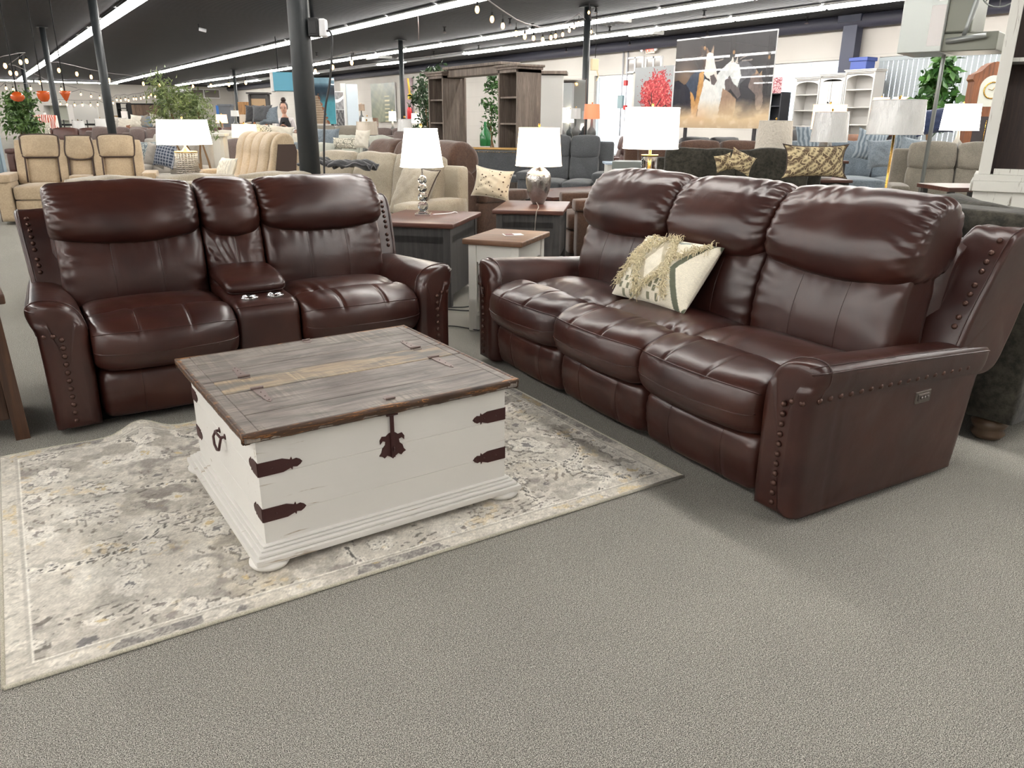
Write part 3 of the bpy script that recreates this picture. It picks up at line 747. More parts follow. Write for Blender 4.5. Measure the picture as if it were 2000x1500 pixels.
# ------------------------------------------------------------------ patterned rug
def make_rug():
    W_, D_ = 2.26, 1.58; step = .005
    nx, ny = int(W_/step), int(D_/step)
    x = np.linspace(0, W_, nx); y = np.linspace(0, D_, ny); X, Y = np.meshgrid(x, y, indexing='ij')
    rs = np.random.RandomState(5)
    def fbm(sc, s, o=4): return (vn(X, Y, sc*1.6, int(s)+3, min(o, 4))-.5)*3.6
    fine = rs.randn(nx, ny)
    n1 = fbm(2.2, 1); n2 = fbm(7, 2); n3 = fbm(16, 3); n4 = fbm(30, 4, 2)
    wx = X+.006*n2+.003*n4; wy = Y+.006*fbm(7, 5)+.003*fbm(30, 6, 2)
    base = np.array([192,186,175.]); C = np.tile(base, (nx, ny, 1))
    def blend(mask, col, a=1.0):
        m = np.clip(mask, 0, 1)[..., None]*a; C[:] = C*(1-m)+np.array(col, float)*m
    relief = np.zeros((nx, ny))
    patch = np.clip((n1+.5*n2-.05)*2.2, 0, 1); blend(patch, [160,153,142], .75); blend(np.clip((fbm(8, 61)+.3*n3-.35)*3, 0, 1), [150,145,136], .55); blend(np.clip((fbm(6, 67)+.3*n3-.3)*3, 0, 1), [214,209,199], .6)
    blend(np.clip((fbm(3.1, 9)+.3*n3-.5)*3, 0, 1), [128,121,115], .7)
    blend(np.clip((fbm(2.6, 14)-.6)*2.5, 0, 1), [192,180,156], .35)
    # vine scrolls
    vines = []
    for k in range(22):
        cx, cy = rs.rand()*W_, rs.rand()*D_; r_ = .16+.16*rs.rand(); a0 = rs.rand()*6.28; sp = rs.choice([-1, 1])
        pts = [(cx+math.cos(a0+sp*q*2.6)*r_*(1-.28*q), cy+math.sin(a0+sp*q*2.6)*r_*(.75)*(1-.28*q)) for q in np.linspace(0, 1, 14)]; vines.append(pts)
    dash = (np.sin(np.arctan2(Y-D_/2, X-W_/2)*60+X*170+Y*60+3*n2) > -.2)
    for pts in vines:
        px = [p[0] for p in pts]; py = [p[1] for p in pts]
        x0, x1, y0, y1 = min(px)-.06, max(px)+.06, min(py)-.06, max(py)+.06
        i0, i1 = max(0, int(x0/step)), min(nx, int(x1/step)+1); j0, j1 = max(0, int(y0/step)), min(ny, int(y1/step)+1)
        if i1 <= i0 or j1 <= j0: continue
        D = dist_line(wx[i0:i1, j0:j1], wy[i0:i1, j0:j1], pts)
        sub = np.zeros((nx, ny)); sub[i0:i1, j0:j1] = (D < .017); blend(sub, [212,207,196], .9); relief += sub*.4
        sub = np.zeros((nx, ny)); sub[i0:i1, j0:j1] = (np.abs(D-.006) < .0042)*dash[i0:i1, j0:j1]*(n3[i0:i1, j0:j1] > -.6); blend(sub, [84,80,76], .9)
    # flowers and leaves
    fl = []
    for gy in range(7):
        for gx in range(10):
            fl.append(((gx+.5+rs.uniform(-.35,.35))*W_/10, (gy+.5+rs.uniform(-.35,.35))*D_/7, rs.uniform(.035,.095), rs.randint(5,9), rs.rand()*6.28, rs.uniform(.55,.9), rs.rand()*PI))
    for k in range(130): fl.append((rs.rand()*W_, rs.rand()*D_, rs.uniform(.02,.05), rs.randint(4,8), rs.rand()*6.28, rs.uniform(.4,.9), rs.rand()*PI))
    for (fx, fy, fr, m, ph, asp, ro) in fl:
        i0, i1 = max(0, int((fx-fr*1.6)/step)), min(nx, int((fx+fr*1.6)/step)+1); j0, j1 = max(0, int((fy-fr*1.6)/step)), min(ny, int((fy+fr*1.6)/step)+1)
        if i1 <= i0+2 or j1 <= j0+2: continue
        sl = np.s_[i0:i1, j0:j1]; dx = wx[sl]-fx; dy = wy[sl]-fy
        a_ = dx*math.cos(ro)+dy*math.sin(ro); b_ = (-dx*math.sin(ro)+dy*math.cos(ro))/asp
        rr = np.hypot(a_, b_)/fr; th = np.arctan2(b_, a_); edge = 1+.16*np.cos(m*th+ph)
        q = rr/edge
        sub = np.zeros((nx, ny)); sub[sl] = q < 1; blend(sub, [215,210,200] if rs.rand() < .75 else [172,166,156], .85); relief += sub*.6
        sub = np.zeros((nx, ny)); sub[sl] = (np.abs(q-1.02) < .07)*(n3[sl] > -.3); blend(sub, [108,103,97] if rs.rand() < .6 else [196,190,180], .7)
        sub = np.zeros((nx, ny)); sub[sl] = (np.abs(q-.62) < .06)*(np.cos(m*2*th) > -.1); blend(sub, [176,168,156], .7)
        cc = [[98,95,95], [120,112,106], [186,166,124], [140,132,126]][rs.randint(4)]
        sub = np.zeros((nx, ny)); sub[sl] = (q < .33)*(n4[sl]+.4 > 0); blend(sub, cc, .8)
    # scattered dark distressed dashes
    d = (np.sin(X*60+4*n2)*np.sin(Y*190+6*n1+3*n2) > .62)*(fbm(4.2, 21) > .38); blend(d*1.0, [96,90,84], .75)
    d = (np.sin(X*180+5*n2)*np.sin(Y*60+5*n1) > .62)*(fbm(3.9, 27) > .5); blend(d*1.0, [110,102,92], .7)
    blend(np.clip((fbm(5, 33)-.62)*4, 0, 1)*(n4 > 0), [190,164,116], .35)
    # borders
    e = np.minimum(np.minimum(X, W_-X), np.minimum(Y, D_-Y))
    bd = e < .056; C[bd] = C[bd]*.35+np.array([204,198,186])*.65
    blend(((e > .010) & (e < .046) & (fbm(1.7, 41) > .28))*np.clip(.35+.5*n4+.4*np.abs(fine), 0, 1), [104,100,98], .85)
    blend(((e > .010) & (e < .048) & (fbm(2.3, 47) > .45))*np.clip(.3+.5*n4+.3*np.abs(fine), 0, 1), [192,166,112], .6)
    blend((np.abs(e-.058) < .003)*1.0, [176,170,160], .9); blend((np.abs(e-.067) < .003)*1.0, [222,218,208], .9)
    C *= (1+.045*fine+.05*n4)[..., None]; C = C.clip(30, 240)
    # ripple in the far edge
    bump = .058*np.exp(-((X-.53)/.085)**2)*np.clip((Y-1.10)/.48, 0, 1)**1.6+.004*(1+np.sin(X*9))*np.clip((Y-1.2)/.4, 0, 1)
    Z = .010+.0010*relief.clip(0, 1.5)+bump
    Z[e < .004] = .006
    Z[e < .001] = 0.0
    V = np.stack([X, Y, Z], 2).reshape(-1, 3)
    i, j = np.meshgrid(np.arange(nx-1), np.arange(ny-1), indexing='ij'); a = (i*ny+j).ravel()
    F = np.stack([a, a+ny, a+ny+1, a+1], 1)
    me = bpy.data.meshes.new('area_rug'); me.vertices.add(len(V)); me.vertices.foreach_set('co', V.ravel())
    me.loops.add(F.size); me.loops.foreach_set('vertex_index', F.ravel().astype(np.int32))
    me.polygons.add(len(F)); me.polygons.foreach_set('loop_start', (np.arange(len(F))*4).astype(np.int32)); me.polygons.foreach_set('loop_total', np.full(len(F), 4, np.int32))
    me.polygons.foreach_set('use_smooth', np.ones(len(F), bool)); me.update(); me.validate()
    set_vcol(me, linA(C.reshape(-1, 3)))
    o = link('area_rug', me, vcol('rug_pile', .95, .1, (420, .35, .003), .15))
    tag(o, 'grey and cream distressed floral area rug under the white trunk', 'rug')
    g = G(); pts = [(0,0,.006),(W_,0,.006)]
    g.tube([(0,0,.006),(W_/2,0,.006),(W_,0,.006)], .006, 8); g.tube([(0,0,.006),(0,D_,.006)], .006, 8); g.tube([(W_,0,.006),(W_,D_,.006)], .006, 8)
    q = np.linspace(0, W_, 60); zz = .058*np.exp(-((q-.53)/.085)**2)+.004*(1+np.sin(q*9))*.95+.004
    g.tube([(a, D_, b+.004) for a, b in zip(q, zz)], .005, 8)
    g.build('binding', fabric('rug_binding', (196,190,172), (150,146,130), 300), o)
    return o
rug = make_rug(); rug.location = (-.160, 1.962, 0); rug.rotation_euler = (0, 0, R(-1.5))
# ------------------------------------------------------------------ the hall
def struct(name, g, m, parent=None):
    o = g.build(name, m, parent); tag(o, kind='structure'); return o
XW, XL, YF, YB, ZC = 17.9, -24.0, 66.0, -7.0, 3.72
g = G(); g.add([(XL,YB,0),(XW+6,YB,0),(XW+6,YF,0),(XL,YF,0)], [(0,1,2,3)], False); struct('floor', g, M_carpet)
def ceil_mat():
    t = NT('painted_black_deck'); v = t.obj()
    w = t.n('ShaderNodeTexWave', bands_direction='Y'); w.inputs['Scale'].default_value = 3.2; w.inputs['Distortion'].default_value = .4; w.inputs['Detail'].default_value = 1; t.l(v, w.inputs['Vector'])
    f = t.noise(t.obj((.4,3,1)), 2, 4)
    t.base(t.ramp(f, [(.3, lin((14,13,17))), (.7, lin((24,23,29)))])); t.rough(.6); t.b.inputs['Specular IOR Level'].default_value = .18
    h = t.bump(w.outputs['Fac'], .7, .03); t.bump(t.noise(v, 4, 4), .5, .02, h); return t.m
g = G(); g.box(XL, XW, YB, YF, ZC, ZC+.1); struct('ceiling', g, ceil_mat())
def wall_mat():
    t = NT('painted_block_wall'); v = t.obj()
    b = t.n('ShaderNodeTexWave', bands_direction='Z', wave_profile='SAW'); b.inputs['Scale'].default_value = .55; t.l(v, b.inputs['Vector'])
    k = t.ramp(b.outputs['Fac'], [(0, (.80,.80,.80)), (.03, (1,1,1)), (1, (1,1,1))])
    c = t.ramp(t.noise(v, .5, 3), [(.3, lin((178,173,166))), (.7, lin((192,188,181)))])
    t.base(t.mix(1.0, c, k, 'MULTIPLY')); t.rough(.8); t.bump(t.noise(v, 40, 3), .1, .004); return t.m
M_wall = wall_mat()
# right wall with storefront openings (y ranges)
opens = [(7.2, 11.3, .35, 2.80), (11.9, 14.6, .35, 2.80), (19.7, 21.6, 0, 2.80)]
g = G(); y = YB
for (a, b, z0, z1) in opens:
    g.box(XW, XW+.25, y, a, 0, ZC); g.box(XW, XW+.25, a, b, z1, ZC)
    if z0 > 0: g.box(XW, XW+.25, a, b, 0, z0)
    y = b
g.box(XW, XW+.25, y, YF, 0, ZC); struct('wall_right', g, M_wall)
g = G(); g.box(XL-.2, XW+.2, YF, YF+.2, 0, ZC); struct('wall_far', g, M_wall)
g = G(); g.box(XL-.2, XL, YB, YF, 0, ZC); struct('wall_left', g, M_wall)
g = G(); g.box(XL-.2, XW+.2, YB-.2, YB, 0, ZC); struct('wall_near', g, M_wall)
# added apron outside, coloured near white so the daylight through the glass reads white
M_out = simple('daylight_white_apron', (235,235,232), .9)
g = G(); g.box(XW+.3, XW+30, -12, 40, -.12, -.02); struct('daylight_apron', g, M_out)
M_alu = simple('aluminium', (196,198,200), .4, .6)
M_glass = glass('window_glass', (245,250,252), .01)
n_ = 1
for (a, b, z0, z1) in opens:
    g = G(); t_ = .06
    g.box(XW+.08, XW+.16, a, a+t_, z0, z1); g.box(XW+.08, XW+.16, b-t_, b, z0, z1); g.box(XW+.08, XW+.16, a, b, z1-t_, z1)
    if z0 > 0: g.box(XW+.08, XW+.16, a, b, z0, z0+t_)
    k = max(1, round((b-a)/1.5))
    for i in range(1, k): yy = a+(b-a)*i/k; g.box(XW+.09, XW+.15, yy-.03, yy+.03, z0, z1)
    nm = 'window_%d' % n_ if z0 > 0 else 'door_1'
    o = struct(nm, g, M_alu)
    g = G(); g.box(XW+.115, XW+.125, a+.02, b-.02, max(z0, .0)+.02, z1-.02); g.build('pane', M_glass, o)
    n_ += 1
# dark duct-like drop along the wall top
g = G(); g.tube([(XW-.25, YB+.1, ZC-.12), (XW-.25, YF-.1, ZC-.12)], .16, 14); struct('trim_1', g, simple('dark_bulkhead', (58,58,70), .5))
# ------------------------------------------------------------------ lights
M_tube = emis('fluorescent_tube', (254,251,247), 33)
M_tube_dim = simple('unlit_tube', (190,190,195), .4)
M_house = simple('fixture_housing', (215,215,212), .5)
M_hdark = simple('fixture_dark', (40,40,44), .5)
def fixture(lit=True):
    t = thing('fluorescent_fixture', 'long bare-tube fluorescent fixture under the dark ceiling', 'ceiling light')
    g = G(); g.box(-.07,.07,-1.20,1.20,-.06,0,.008); g.add([(-.15,-1.2,-.062),(-.07,-1.2,-.03),(-.07,1.2,-.03),(-.15,1.2,-.062)],[(0,1,2,3)],False); g.add([(.15,-1.2,-.062),(.07,-1.2,-.03),(.07,1.2,-.03),(.15,1.2,-.062)],[(3,2,1,0)],False); g.box(-.16,.16,-1.21,1.21,-.012,.002, mi=1); g.build('housing', [M_house, M_hdark], t)
    for sx in (-.085, .085):
        g = G(); g.tube([(sx,-1.19,-.088),(sx,1.19,-.088)], .030, 8); g.build('tube', M_tube if lit else M_tube_dim, t)
    return t
f_on = fixture(True); f_off = fixture(False); used = set()
ROWS = [(3.42, 0, 'nearest row on the left'), (8.95, 1, 'second row'), (13.15, 2, 'third row'), (15.45, 3, 'row nearest the right wall'), (-2.3, 4, 'row over the left side'), (-7.8, 5, 'second row over the left side'), (-13.4, 6, 'third row over the left side'), (-19.0, 7, 'row nearest the left wall')]
for (x, ri, nm) in ROWS:
    y = -4.8; k = 0
    while y < 64:
        lit = True
        if ri == 3: lit = not (k in (13,14,16,17,18,20,21,22,24))
        if ri >= 4 and y > 34: break
        src = f_on if lit else f_off
        o = src if src.name not in used else copy_tree(src)
        used.add(src.name)
        o.location = (x, y, ZC); o['group'] = 'fluorescent fixtures, '+nm+(', lit' if lit else ', dark')
        o['label'] = ('lit' if lit else 'unlit')+' fluorescent strip fixture in the '+nm+' of ceiling lights'
        y += 2.46; k += 1
# daylight
w = bpy.data.worlds.new('sky'); SC.world = w; w.use_nodes = True
bg = w.node_tree.nodes['Background']; bg.inputs[0].default_value = (.86,.93,1,1); bg.inputs[1].default_value = 3.0
# ------------------------------------------------------------------ camera
cam = bpy.data.cameras.new('camera'); co = bpy.data.objects.new('camera', cam); COL.objects.link(co)
cam.sensor_width = 36; cam.lens = 36*FPX/2000; cam.clip_start = .05; cam.clip_end = 300
Mx = Matrix(((_r[0],_u[0],-_f[0],0),(_r[1],_u[1],-_f[1],0),(_r[2],_u[2],-_f[2],EYE),(0,0,0,1)))
co.matrix_world = Mx; SC.camera = co
SC.view_settings.view_transform = 'Standard'; SC.view_settings.look = 'None'; SC.view_settings.gamma = 1; SC.view_settings.use_curve_mapping = False
SC.view_settings.exposure = 0.35
# ------------------------------------------------------------------ generators for the rest of the shop floor
FACE = -34.1   # heading of a thing that faces the camera squarely
def rot(phi): return R(FACE+phi)
def soft_sofa(label, loc, phi, W, mat, D=.95, H=.95, n=3, style='cushion', aw=.20, ah=.62, sh=.47, q=6, room=None, name='sofa', cat='sofa', group=None, console=None, seed=0, mat2=None, feet=None):
    t = thing(name, label, cat, (loc[0], loc[1], 0), rot(phi) if room is None else R(room), group)
    h = W/2; d = D/2; m2 = mat2 or mat
    g = G(); g.box(-h+.03, h-.03, -d+.05, d-.02, .06, sh-.14, .02)
    g.box(-h+.03, h-.03, d-.16, d-.01, .06, H-.10, .04, seg=3); g.build('frame', m2, t)
    iw = (W-2*aw); units = [iw/n]*n
    if console is not None:
        cw = .30; units = [(iw-cw)/(n-1)]*n; units[console] = cw
    x = -h+aw
    for k, w in enumerate(units):
        isc = console is not None and k == console
        g = G()
        if isc: puffbox(g, x+.004, x+w-.004, -d-.0, d-.25, sh-.16, sh+.09, 6, q)
        else: puffbox(g, x+.003, x+w-.003, -d-.03, d-.18, sh-.17, sh, 5, q, crown=.03)
        g.build('console' if isc else 'seat_cushion', mat, t)
        if style == 'cushion':
            M = RT((0, d-.28, sh-.04), R(-12)); g = G()
            puffbox(g, x-.01, x+w+.01, -.12, .13, 0, H-sh+.06, 3.2, q+2, lump=.014, seed=seed+k, M=M); g.build('back_cushion', mat, t)
        else:
            M = RT((0, d-.30, sh-.02), R(-16)); g = G(); hh = (H-sh)
            puffbox(g, x+.004, x+w-.004, -.07, .12, 0, hh*.58, 4.5, q, M=M); g.build('lumbar_cushion', mat, t)
            g = G(); puffbox(g, x+.0, x+w-.0, -.11, .15, hh*.50, hh*1.05, 3.4, q+1, lump=.006, seed=seed+k, M=M); g.build('headrest', mat, t)
            if not isc:
                g = G(); puffbox(g, x+.006, x+w-.006, -d-.015, -d+.08, .07, sh-.17, 5, q); g.build('footrest', mat, t)
        x += w
    for s in (-1, 1):
        g = G(); xa, xb = (h-aw, h) if s > 0 else (-h, -h+aw)
        if style == 'cushion': puffbox(g, xa, xb, -d, d-.05, .05, ah, 5, q, crown=.0)
        else:
            puffbox(g, xa+.01, xb-.01, -d+.02, d-.02, .05, ah-.05, 7, q); puffbox(g, xa-.01, xb+.01, -d-.01, d-.20, ah-.12, ah+.01, 3.5, q)
        g.build('arm', m2 if style != 'cushion' else mat, t)
    if feet:
        for sx in (-1, 1):
            for sy in (-1, 1):
                g = G(); g.lathe([(.03,0),(.045,.012),(.05,.03),(.035,.045),(.045,.055),(.05,.07),(.03,.09)], (sx*(h-.08), sy*(d-.10), 0), 14); g.build('foot', feet, t)
    return t
def throw(label, loc, w, h, t_, m, rx=-15, ry=0, phi=0, seed=1, pipe=None, group=None, rz=None, ears=.06):
    g = G(); pillow_geo(g, w, h, t_, n=20, seed=seed, wrinkle=.01, pinch=.08, ears=ears, pipe=.006 if pipe else 0, pmi=1)
    o = g.build('throw_pillow', [m, pipe] if pipe else m); o.location = loc
    o.rotation_euler = (R(rx), R(ry), rot(phi) if rz is None else R(rz)); tag(o, label, 'pillow', group); return o
M_shade_on = emis('lit_lampshade', (255,246,232), 4.0)
M_shade_warm = emis('warm_lit_lampshade', (255,206,160), 1.6)
M_shade_off = simple('linen_lampshade', (226,220,208), .8, bump=(60, .3, .004))
M_plastic = None
def plastic_shade(name, c):
    t = NT(name); t.base(lin(c)); t.rough(.18); t.b.inputs['Coat Weight'].default_value = .8; t.b.inputs['Coat Roughness'].default_value = .08
    t.bump(t.noise(t.obj((1,1,.35)), 22, 4, .6, 2.0), .9, .02); return t.m
M_wrap_white = plastic_shade('plastic_wrapped_white', (214,214,212)); M_wrap_beige = plastic_shade('plastic_wrapped_beige', (196,184,166))
M_brass = simple('brass', (190,150,80), .25, 1.0); M_glassy = glass('clear_glass', (240,246,248), .02)
M_silver = simple('hammered_silver', (168,166,164), .2, .9, bump=(45, .5, .006))
def lamp(label, loc, hb, r0, r1, hs, base='urn', lit=True, shade=None, group=None, square=False, phi=0, fin=True):
    """loc on the table top; hb base height up to the shade, r0 bottom radius, r1 top radius, hs shade height"""
    t = thing('table_lamp', label, 'lamp', loc, rot(phi), group)
    sm = shade or (M_shade_on if lit else M_shade_off)
    g = G(); gi = []
    if base == 'urn':
        g.lathe([(.05,0),(.055,.01),(.075,.05),(.10,.12),(.112,.18),(.112,.235),(.10,.275),(.06,.31),(.03,.322),(.028,.34)], n=32)
        g.build('base', M_silver, t)
        g = G(); g.lathe([(.022,0),(.026,.01),(.018,.02),(.014,.05),(.012,hb-.335)], (0,0,.338), 14); g.build('stem', M_chrome, t)
    elif base == 'crystal':
        g = G(); g.box(-.06,.06,-.06,.06,0,.018,.003); g.box(-.035,.035,-.035,.035,.018,.035,.003); g.build('base', M_chrome, t)
        z = .035
        for r_ in (.042,.040,.036,.036,.032,.032,.028,.026):
            if z+2*r_*.86 > hb-.02: break
            bm = bmesh.new(); bmesh.ops.create_icosphere(bm, subdivisions=2, radius=r_); bmesh.ops.translate(bm, vec=(0,0,z+r_*.86), verts=bm.verts[:])
            g = G(); g._bm(bm, False); g.build('crystal_ball', M_glassy, t); z += 2*r_*.86
            g = G(); g.lathe([(.014,-.003),(.014,.003)], (0,0,z), 12); g.build('ring', M_chrome, t)
        g = G(); g.tube([(0,0,z),(0,0,hb+.04)], .006, 8); g.build('stem', M_chrome, t)
    elif base == 'lattice':
        g = G()
        R_ = .135; H_ = hb-.09
        for k in range(22):
            a = 2*PI*k/22; g.tube([(R_*math.cos(a+q*.0), R_*math.sin(a), H_*q) for q in (0, .5, 1)], .006, 5)
        for k in range(13): z = H_*k/12; g.tube([(R_*math.cos(a), R_*math.sin(a), z) for a in np.linspace(0, 2*PI, 25)[:-1]], .006, 5, closed=True)
        g.build('lattice_base', simple('pewter_lattice', (176,172,162), .45, .5), t)
        g = G(); g.lathe([(R_+.008,-.01),(R_+.008,.006),(.05,.012),(.03,.04),(.015,.06),(.012,.10)], (0,0,H_), 24); g.build('cap', simple('warm_gold_cap', (206,170,110), .4, .5), t)
    elif base == 'glass':
        g.lathe([(.065,0),(.07,.006),(.07,hb-.07),(.065,hb-.065)], n=28, caps=True); g.build('glass_cylinder', M_glassy, t)
        g = G(); g.lathe([(.075,0),(.075,.012)], (0,0,hb-.064), 28); g.lathe([(.012,0),(.012,hb+.02)], n=12); g.build('brass_stem', M_brass, t)
    elif base == 'block':
        g.box(-.075,.075,-.05,.05,0,hb-.06,.006); g.tube([(0,0,hb-.07),(0,0,hb+.02)], .01, 8); g.build('base', simple('white_ceramic', (225,225,222), .25), t)
    elif base == 'rod':
        g.lathe([(.09,0),(.09,.012),(.02,.02),(.012,.04),(.012,hb+.02)], n=20); g.build('base', M_brass, t)
    else:
        g.lathe([(.07,0),(.075,.015),(.03,.03),(.05,.08),(.085,.16),(.08,.22),(.03,.28),(.015,hb+.02)], n=20); g.build('base', simple('grey_ceramic', (96,98,96), .3), t)
    g = G()
    if square:
        for a, b, rr0, rr1 in ((0,1,r0,r1),):
            V = [(-r0,-r0,hb),(r0,-r0,hb),(r0,r0,hb),(-r0,r0,hb),(-r1,-r1,hb+hs),(r1,-r1,hb+hs),(r1,r1,hb+hs),(-r1,r1,hb+hs)]
            g.add(V, [(0,1,5,4),(1,2,6,5),(2,3,7,6),(3,0,4,7)], False); g.add([tuple(np.array(v)*[.985,.985,1]) for v in V], [(4,5,1,0),(5,6,2,1),(6,7,3,2),(7,4,0,3)], False)
    else:
        g.lathe([(r0,hb),(r0*.52+r1*.48,hb+hs*.5),(r1,hb+hs)], n=40, caps=False); g.lathe([(r1-.004,hb+hs),(r0-.004,hb)], n=40, caps=False)
        g.tube([(r0*math.cos(a), r0*math.sin(a), hb) for a in np.linspace(0, 2*PI, 41)[:-1]], .004, 5, closed=True); g.tube([(r1*math.cos(a), r1*math.sin(a), hb+hs) for a in np.linspace(0, 2*PI, 41)[:-1]], .004, 5, closed=True)
    g.build('lamp_shade', sm, t)
    if fin: g = G(); g.lathe([(.004,0),(.004,.02),(.012,.028),(.010,.045),(0,.05)], (0,0,hb+hs-.01), 10); g.build('finial', M_brass, t)
    return t
M_dark_leg = wood('charcoal_painted_wood', (44,42,42), (58,56,55), (70,67,65), 'z', 1, .6)
M_cherry = wood('reddish_brown_top', (58,34,28), (84,50,40), (104,66,52), 'x', 1, .38)
M_brown_top = wood('brown_plank_top', (82,58,42), (116,84,62), (140,106,80), 'x', 1, .45)
M_white_dist = distressed('chalky_white_wood', (224,222,214), (120,108,92), .67, .6, 'z')
def end_table(label, loc, rt, w, d, h, top, body, slats=True, under=None):
    t = thing('end_table', label, 'end table', (loc[0], loc[1], 0), R(rt))
    g = G(); g.box(-w/2, w/2, -d/2, d/2, h-.035, h, .007, seg=3); g.build('top', top, t)
    e = .03; g = G(); g.box(-w/2+e+.01, w/2-e-.01, -d/2+e+.01, d/2-e-.01, h-.15, h-.036); 
    if under: g.box(-w/2+e+.01, w/2-e-.01, -d/2+e+.01, d/2-e-.01, under, h-.10)
    g.build('apron', body, t)
    for sx in (-1, 1):
        for sy in (-1, 1):
            g = G(); g.box(sx*(w/2-e)-(.055 if sx > 0 else 0), sx*(w/2-e)+(.055 if sx < 0 else 0), sy*(d/2-e)-(.055 if sy > 0 else 0), sy*(d/2-e)+(.055 if sy < 0 else 0), 0, h-.036, .004); g.build('leg', body, t)
    g = G(); g.box(-w/2+e+.02, w/2-e-.02, -d/2+e+.02, d/2-e-.02, .10, .125, .003); g.build('shelf', body, t)
    return t
def foliage(g, pts, nleaf, size, seed, narrow=.35, spread=.14, mi=0):
    rs = np.random.RandomState(seed); V = []; F = []
    for k in range(nleaf):
        c = pts[rs.randint(len(pts))]+rs.randn(3)*spread
        a = rs.randn(3); a /= np.linalg.norm(a); a[2] -= .25; b = np.cross(a, rs.randn(3)); b /= np.linalg.norm(b)+1e-9; n_ = np.cross(a, b)
        L_ = size*(.7+.6*rs.rand()); w = L_*narrow; i = len(V)
        V += [c, c+a*L_*.45+b*w*.5+n_*.01, c+a*L_*.45-b*w*.5+n_*.01, c+a*L_]
        F += [(i, i+1, i+3), (i, i+3, i+2)]
    g.add(V, F, False, mi)
def leafmat(name, c1, c2):
    t = NT(name); i = t.n('ShaderNodeObjectInfo'); f = t.noise(t.obj(), 6, 3)
    t.base(t.ramp(f, [(.3, lin(c1)), (.7, lin(c2))])); t.rough(.45); return t.m
def tree(label, loc, h, crown, trunk_h, seed, leaf, m, nleaf=1600, narrow=.35, name='potted_tree', pot=True, spread=.14, trunks=3, cx=0, group=None, lean=0):
    """crown = list of (dx, dy, z, r) blobs"""
    t = thing(name, label, 'artificial tree', (loc[0], loc[1], 0), rot(0), group); rs = np.random.RandomState(seed)
    if pot: g = G(); g.lathe([(.13,0),(.16,.03),(.19,.26),(.20,.28),(.18,.28),(.17,.24)], n=20, caps=True); g.build('pot', simple('dark_pot', (44,36,32), .5), t)
    g = G()
    for k in range(trunks):
        b = crown[rs.randint(len(crown))]; p0 = np.array([rs.randn()*.02, rs.randn()*.02, .2]); p3 = np.array([b[0]+lean, b[1], b[2]])
        pts = [p0+(p3-p0)*q+np.array([math.sin(q*5+k)*.05, math.cos(q*4+k)*.04, 0]) for q in np.linspace(0, 1, 7)]
        g.tube([tuple(p) for p in pts], [.022*(1-.6*q) for q in np.linspace(0, 1, 7)], 7)
    g.build('trunk', simple('tree_bark', (120,92,62), .8), t)
    pts = []
    for (dx, dy, z, r_) in crown:
        m_ = max(6, int(r_*80))
        for _ in range(m_):
            v = rs.randn(3); v /= np.linalg.norm(v); pts.append(np.array([dx+lean, dy, z])+v*r_*rs.rand()**.4)
    g = G(); foliage(g, pts, nleaf, leaf, seed, narrow, spread*.5); g.build('foliage', m, t)
    return t
M_pole = simple('dark_green_grey_paint', (38,42,44), .5, bump=(12, .2, .01))
def bookcase(label, loc, rt, w, d, h, n, m, name='bookcase', back=None, crown=True, base_h=.10, t_=.03, cat='bookcase', group=None, z0=0):
    t = thing(name, label, cat, (loc[0], loc[1], z0), R(rt), group)
    g = G(); g.box(-w/2, -w/2+t_, -d/2, d/2, 0, h, .003); g.box(w/2-t_, w/2, -d/2, d/2, 0, h, .003); g.box(-w/2, w/2, -d/2, d/2, 0, base_h, .003); g.box(-w/2+t_, w/2-t_, -d/2, d/2, h-t_*1.6, h, .003); g.build('carcass', m, t)
    g = G(); g.box(-w/2+t_, w/2-t_, d/2-.02, d/2-.005, base_h, h-t_); g.build('back_panel', back or m, t)
    for k in range(1, n): z = base_h+(h-base_h)*k/n; g = G(); g.box(-w/2+t_, w/2-t_, -d/2+.01, d/2-.02, z-.012, z+.012, .002); g.build('shelf', m, t)
    if crown: g = G(); g.box(-w/2-.03, w/2+.03, -d/2-.03, d/2, h, h+.03, .006); g.box(-w/2-.05, w/2+.05, -d/2-.05, d/2, h+.03, h+.055, .006); g.build('cornice', m, t)
    return t
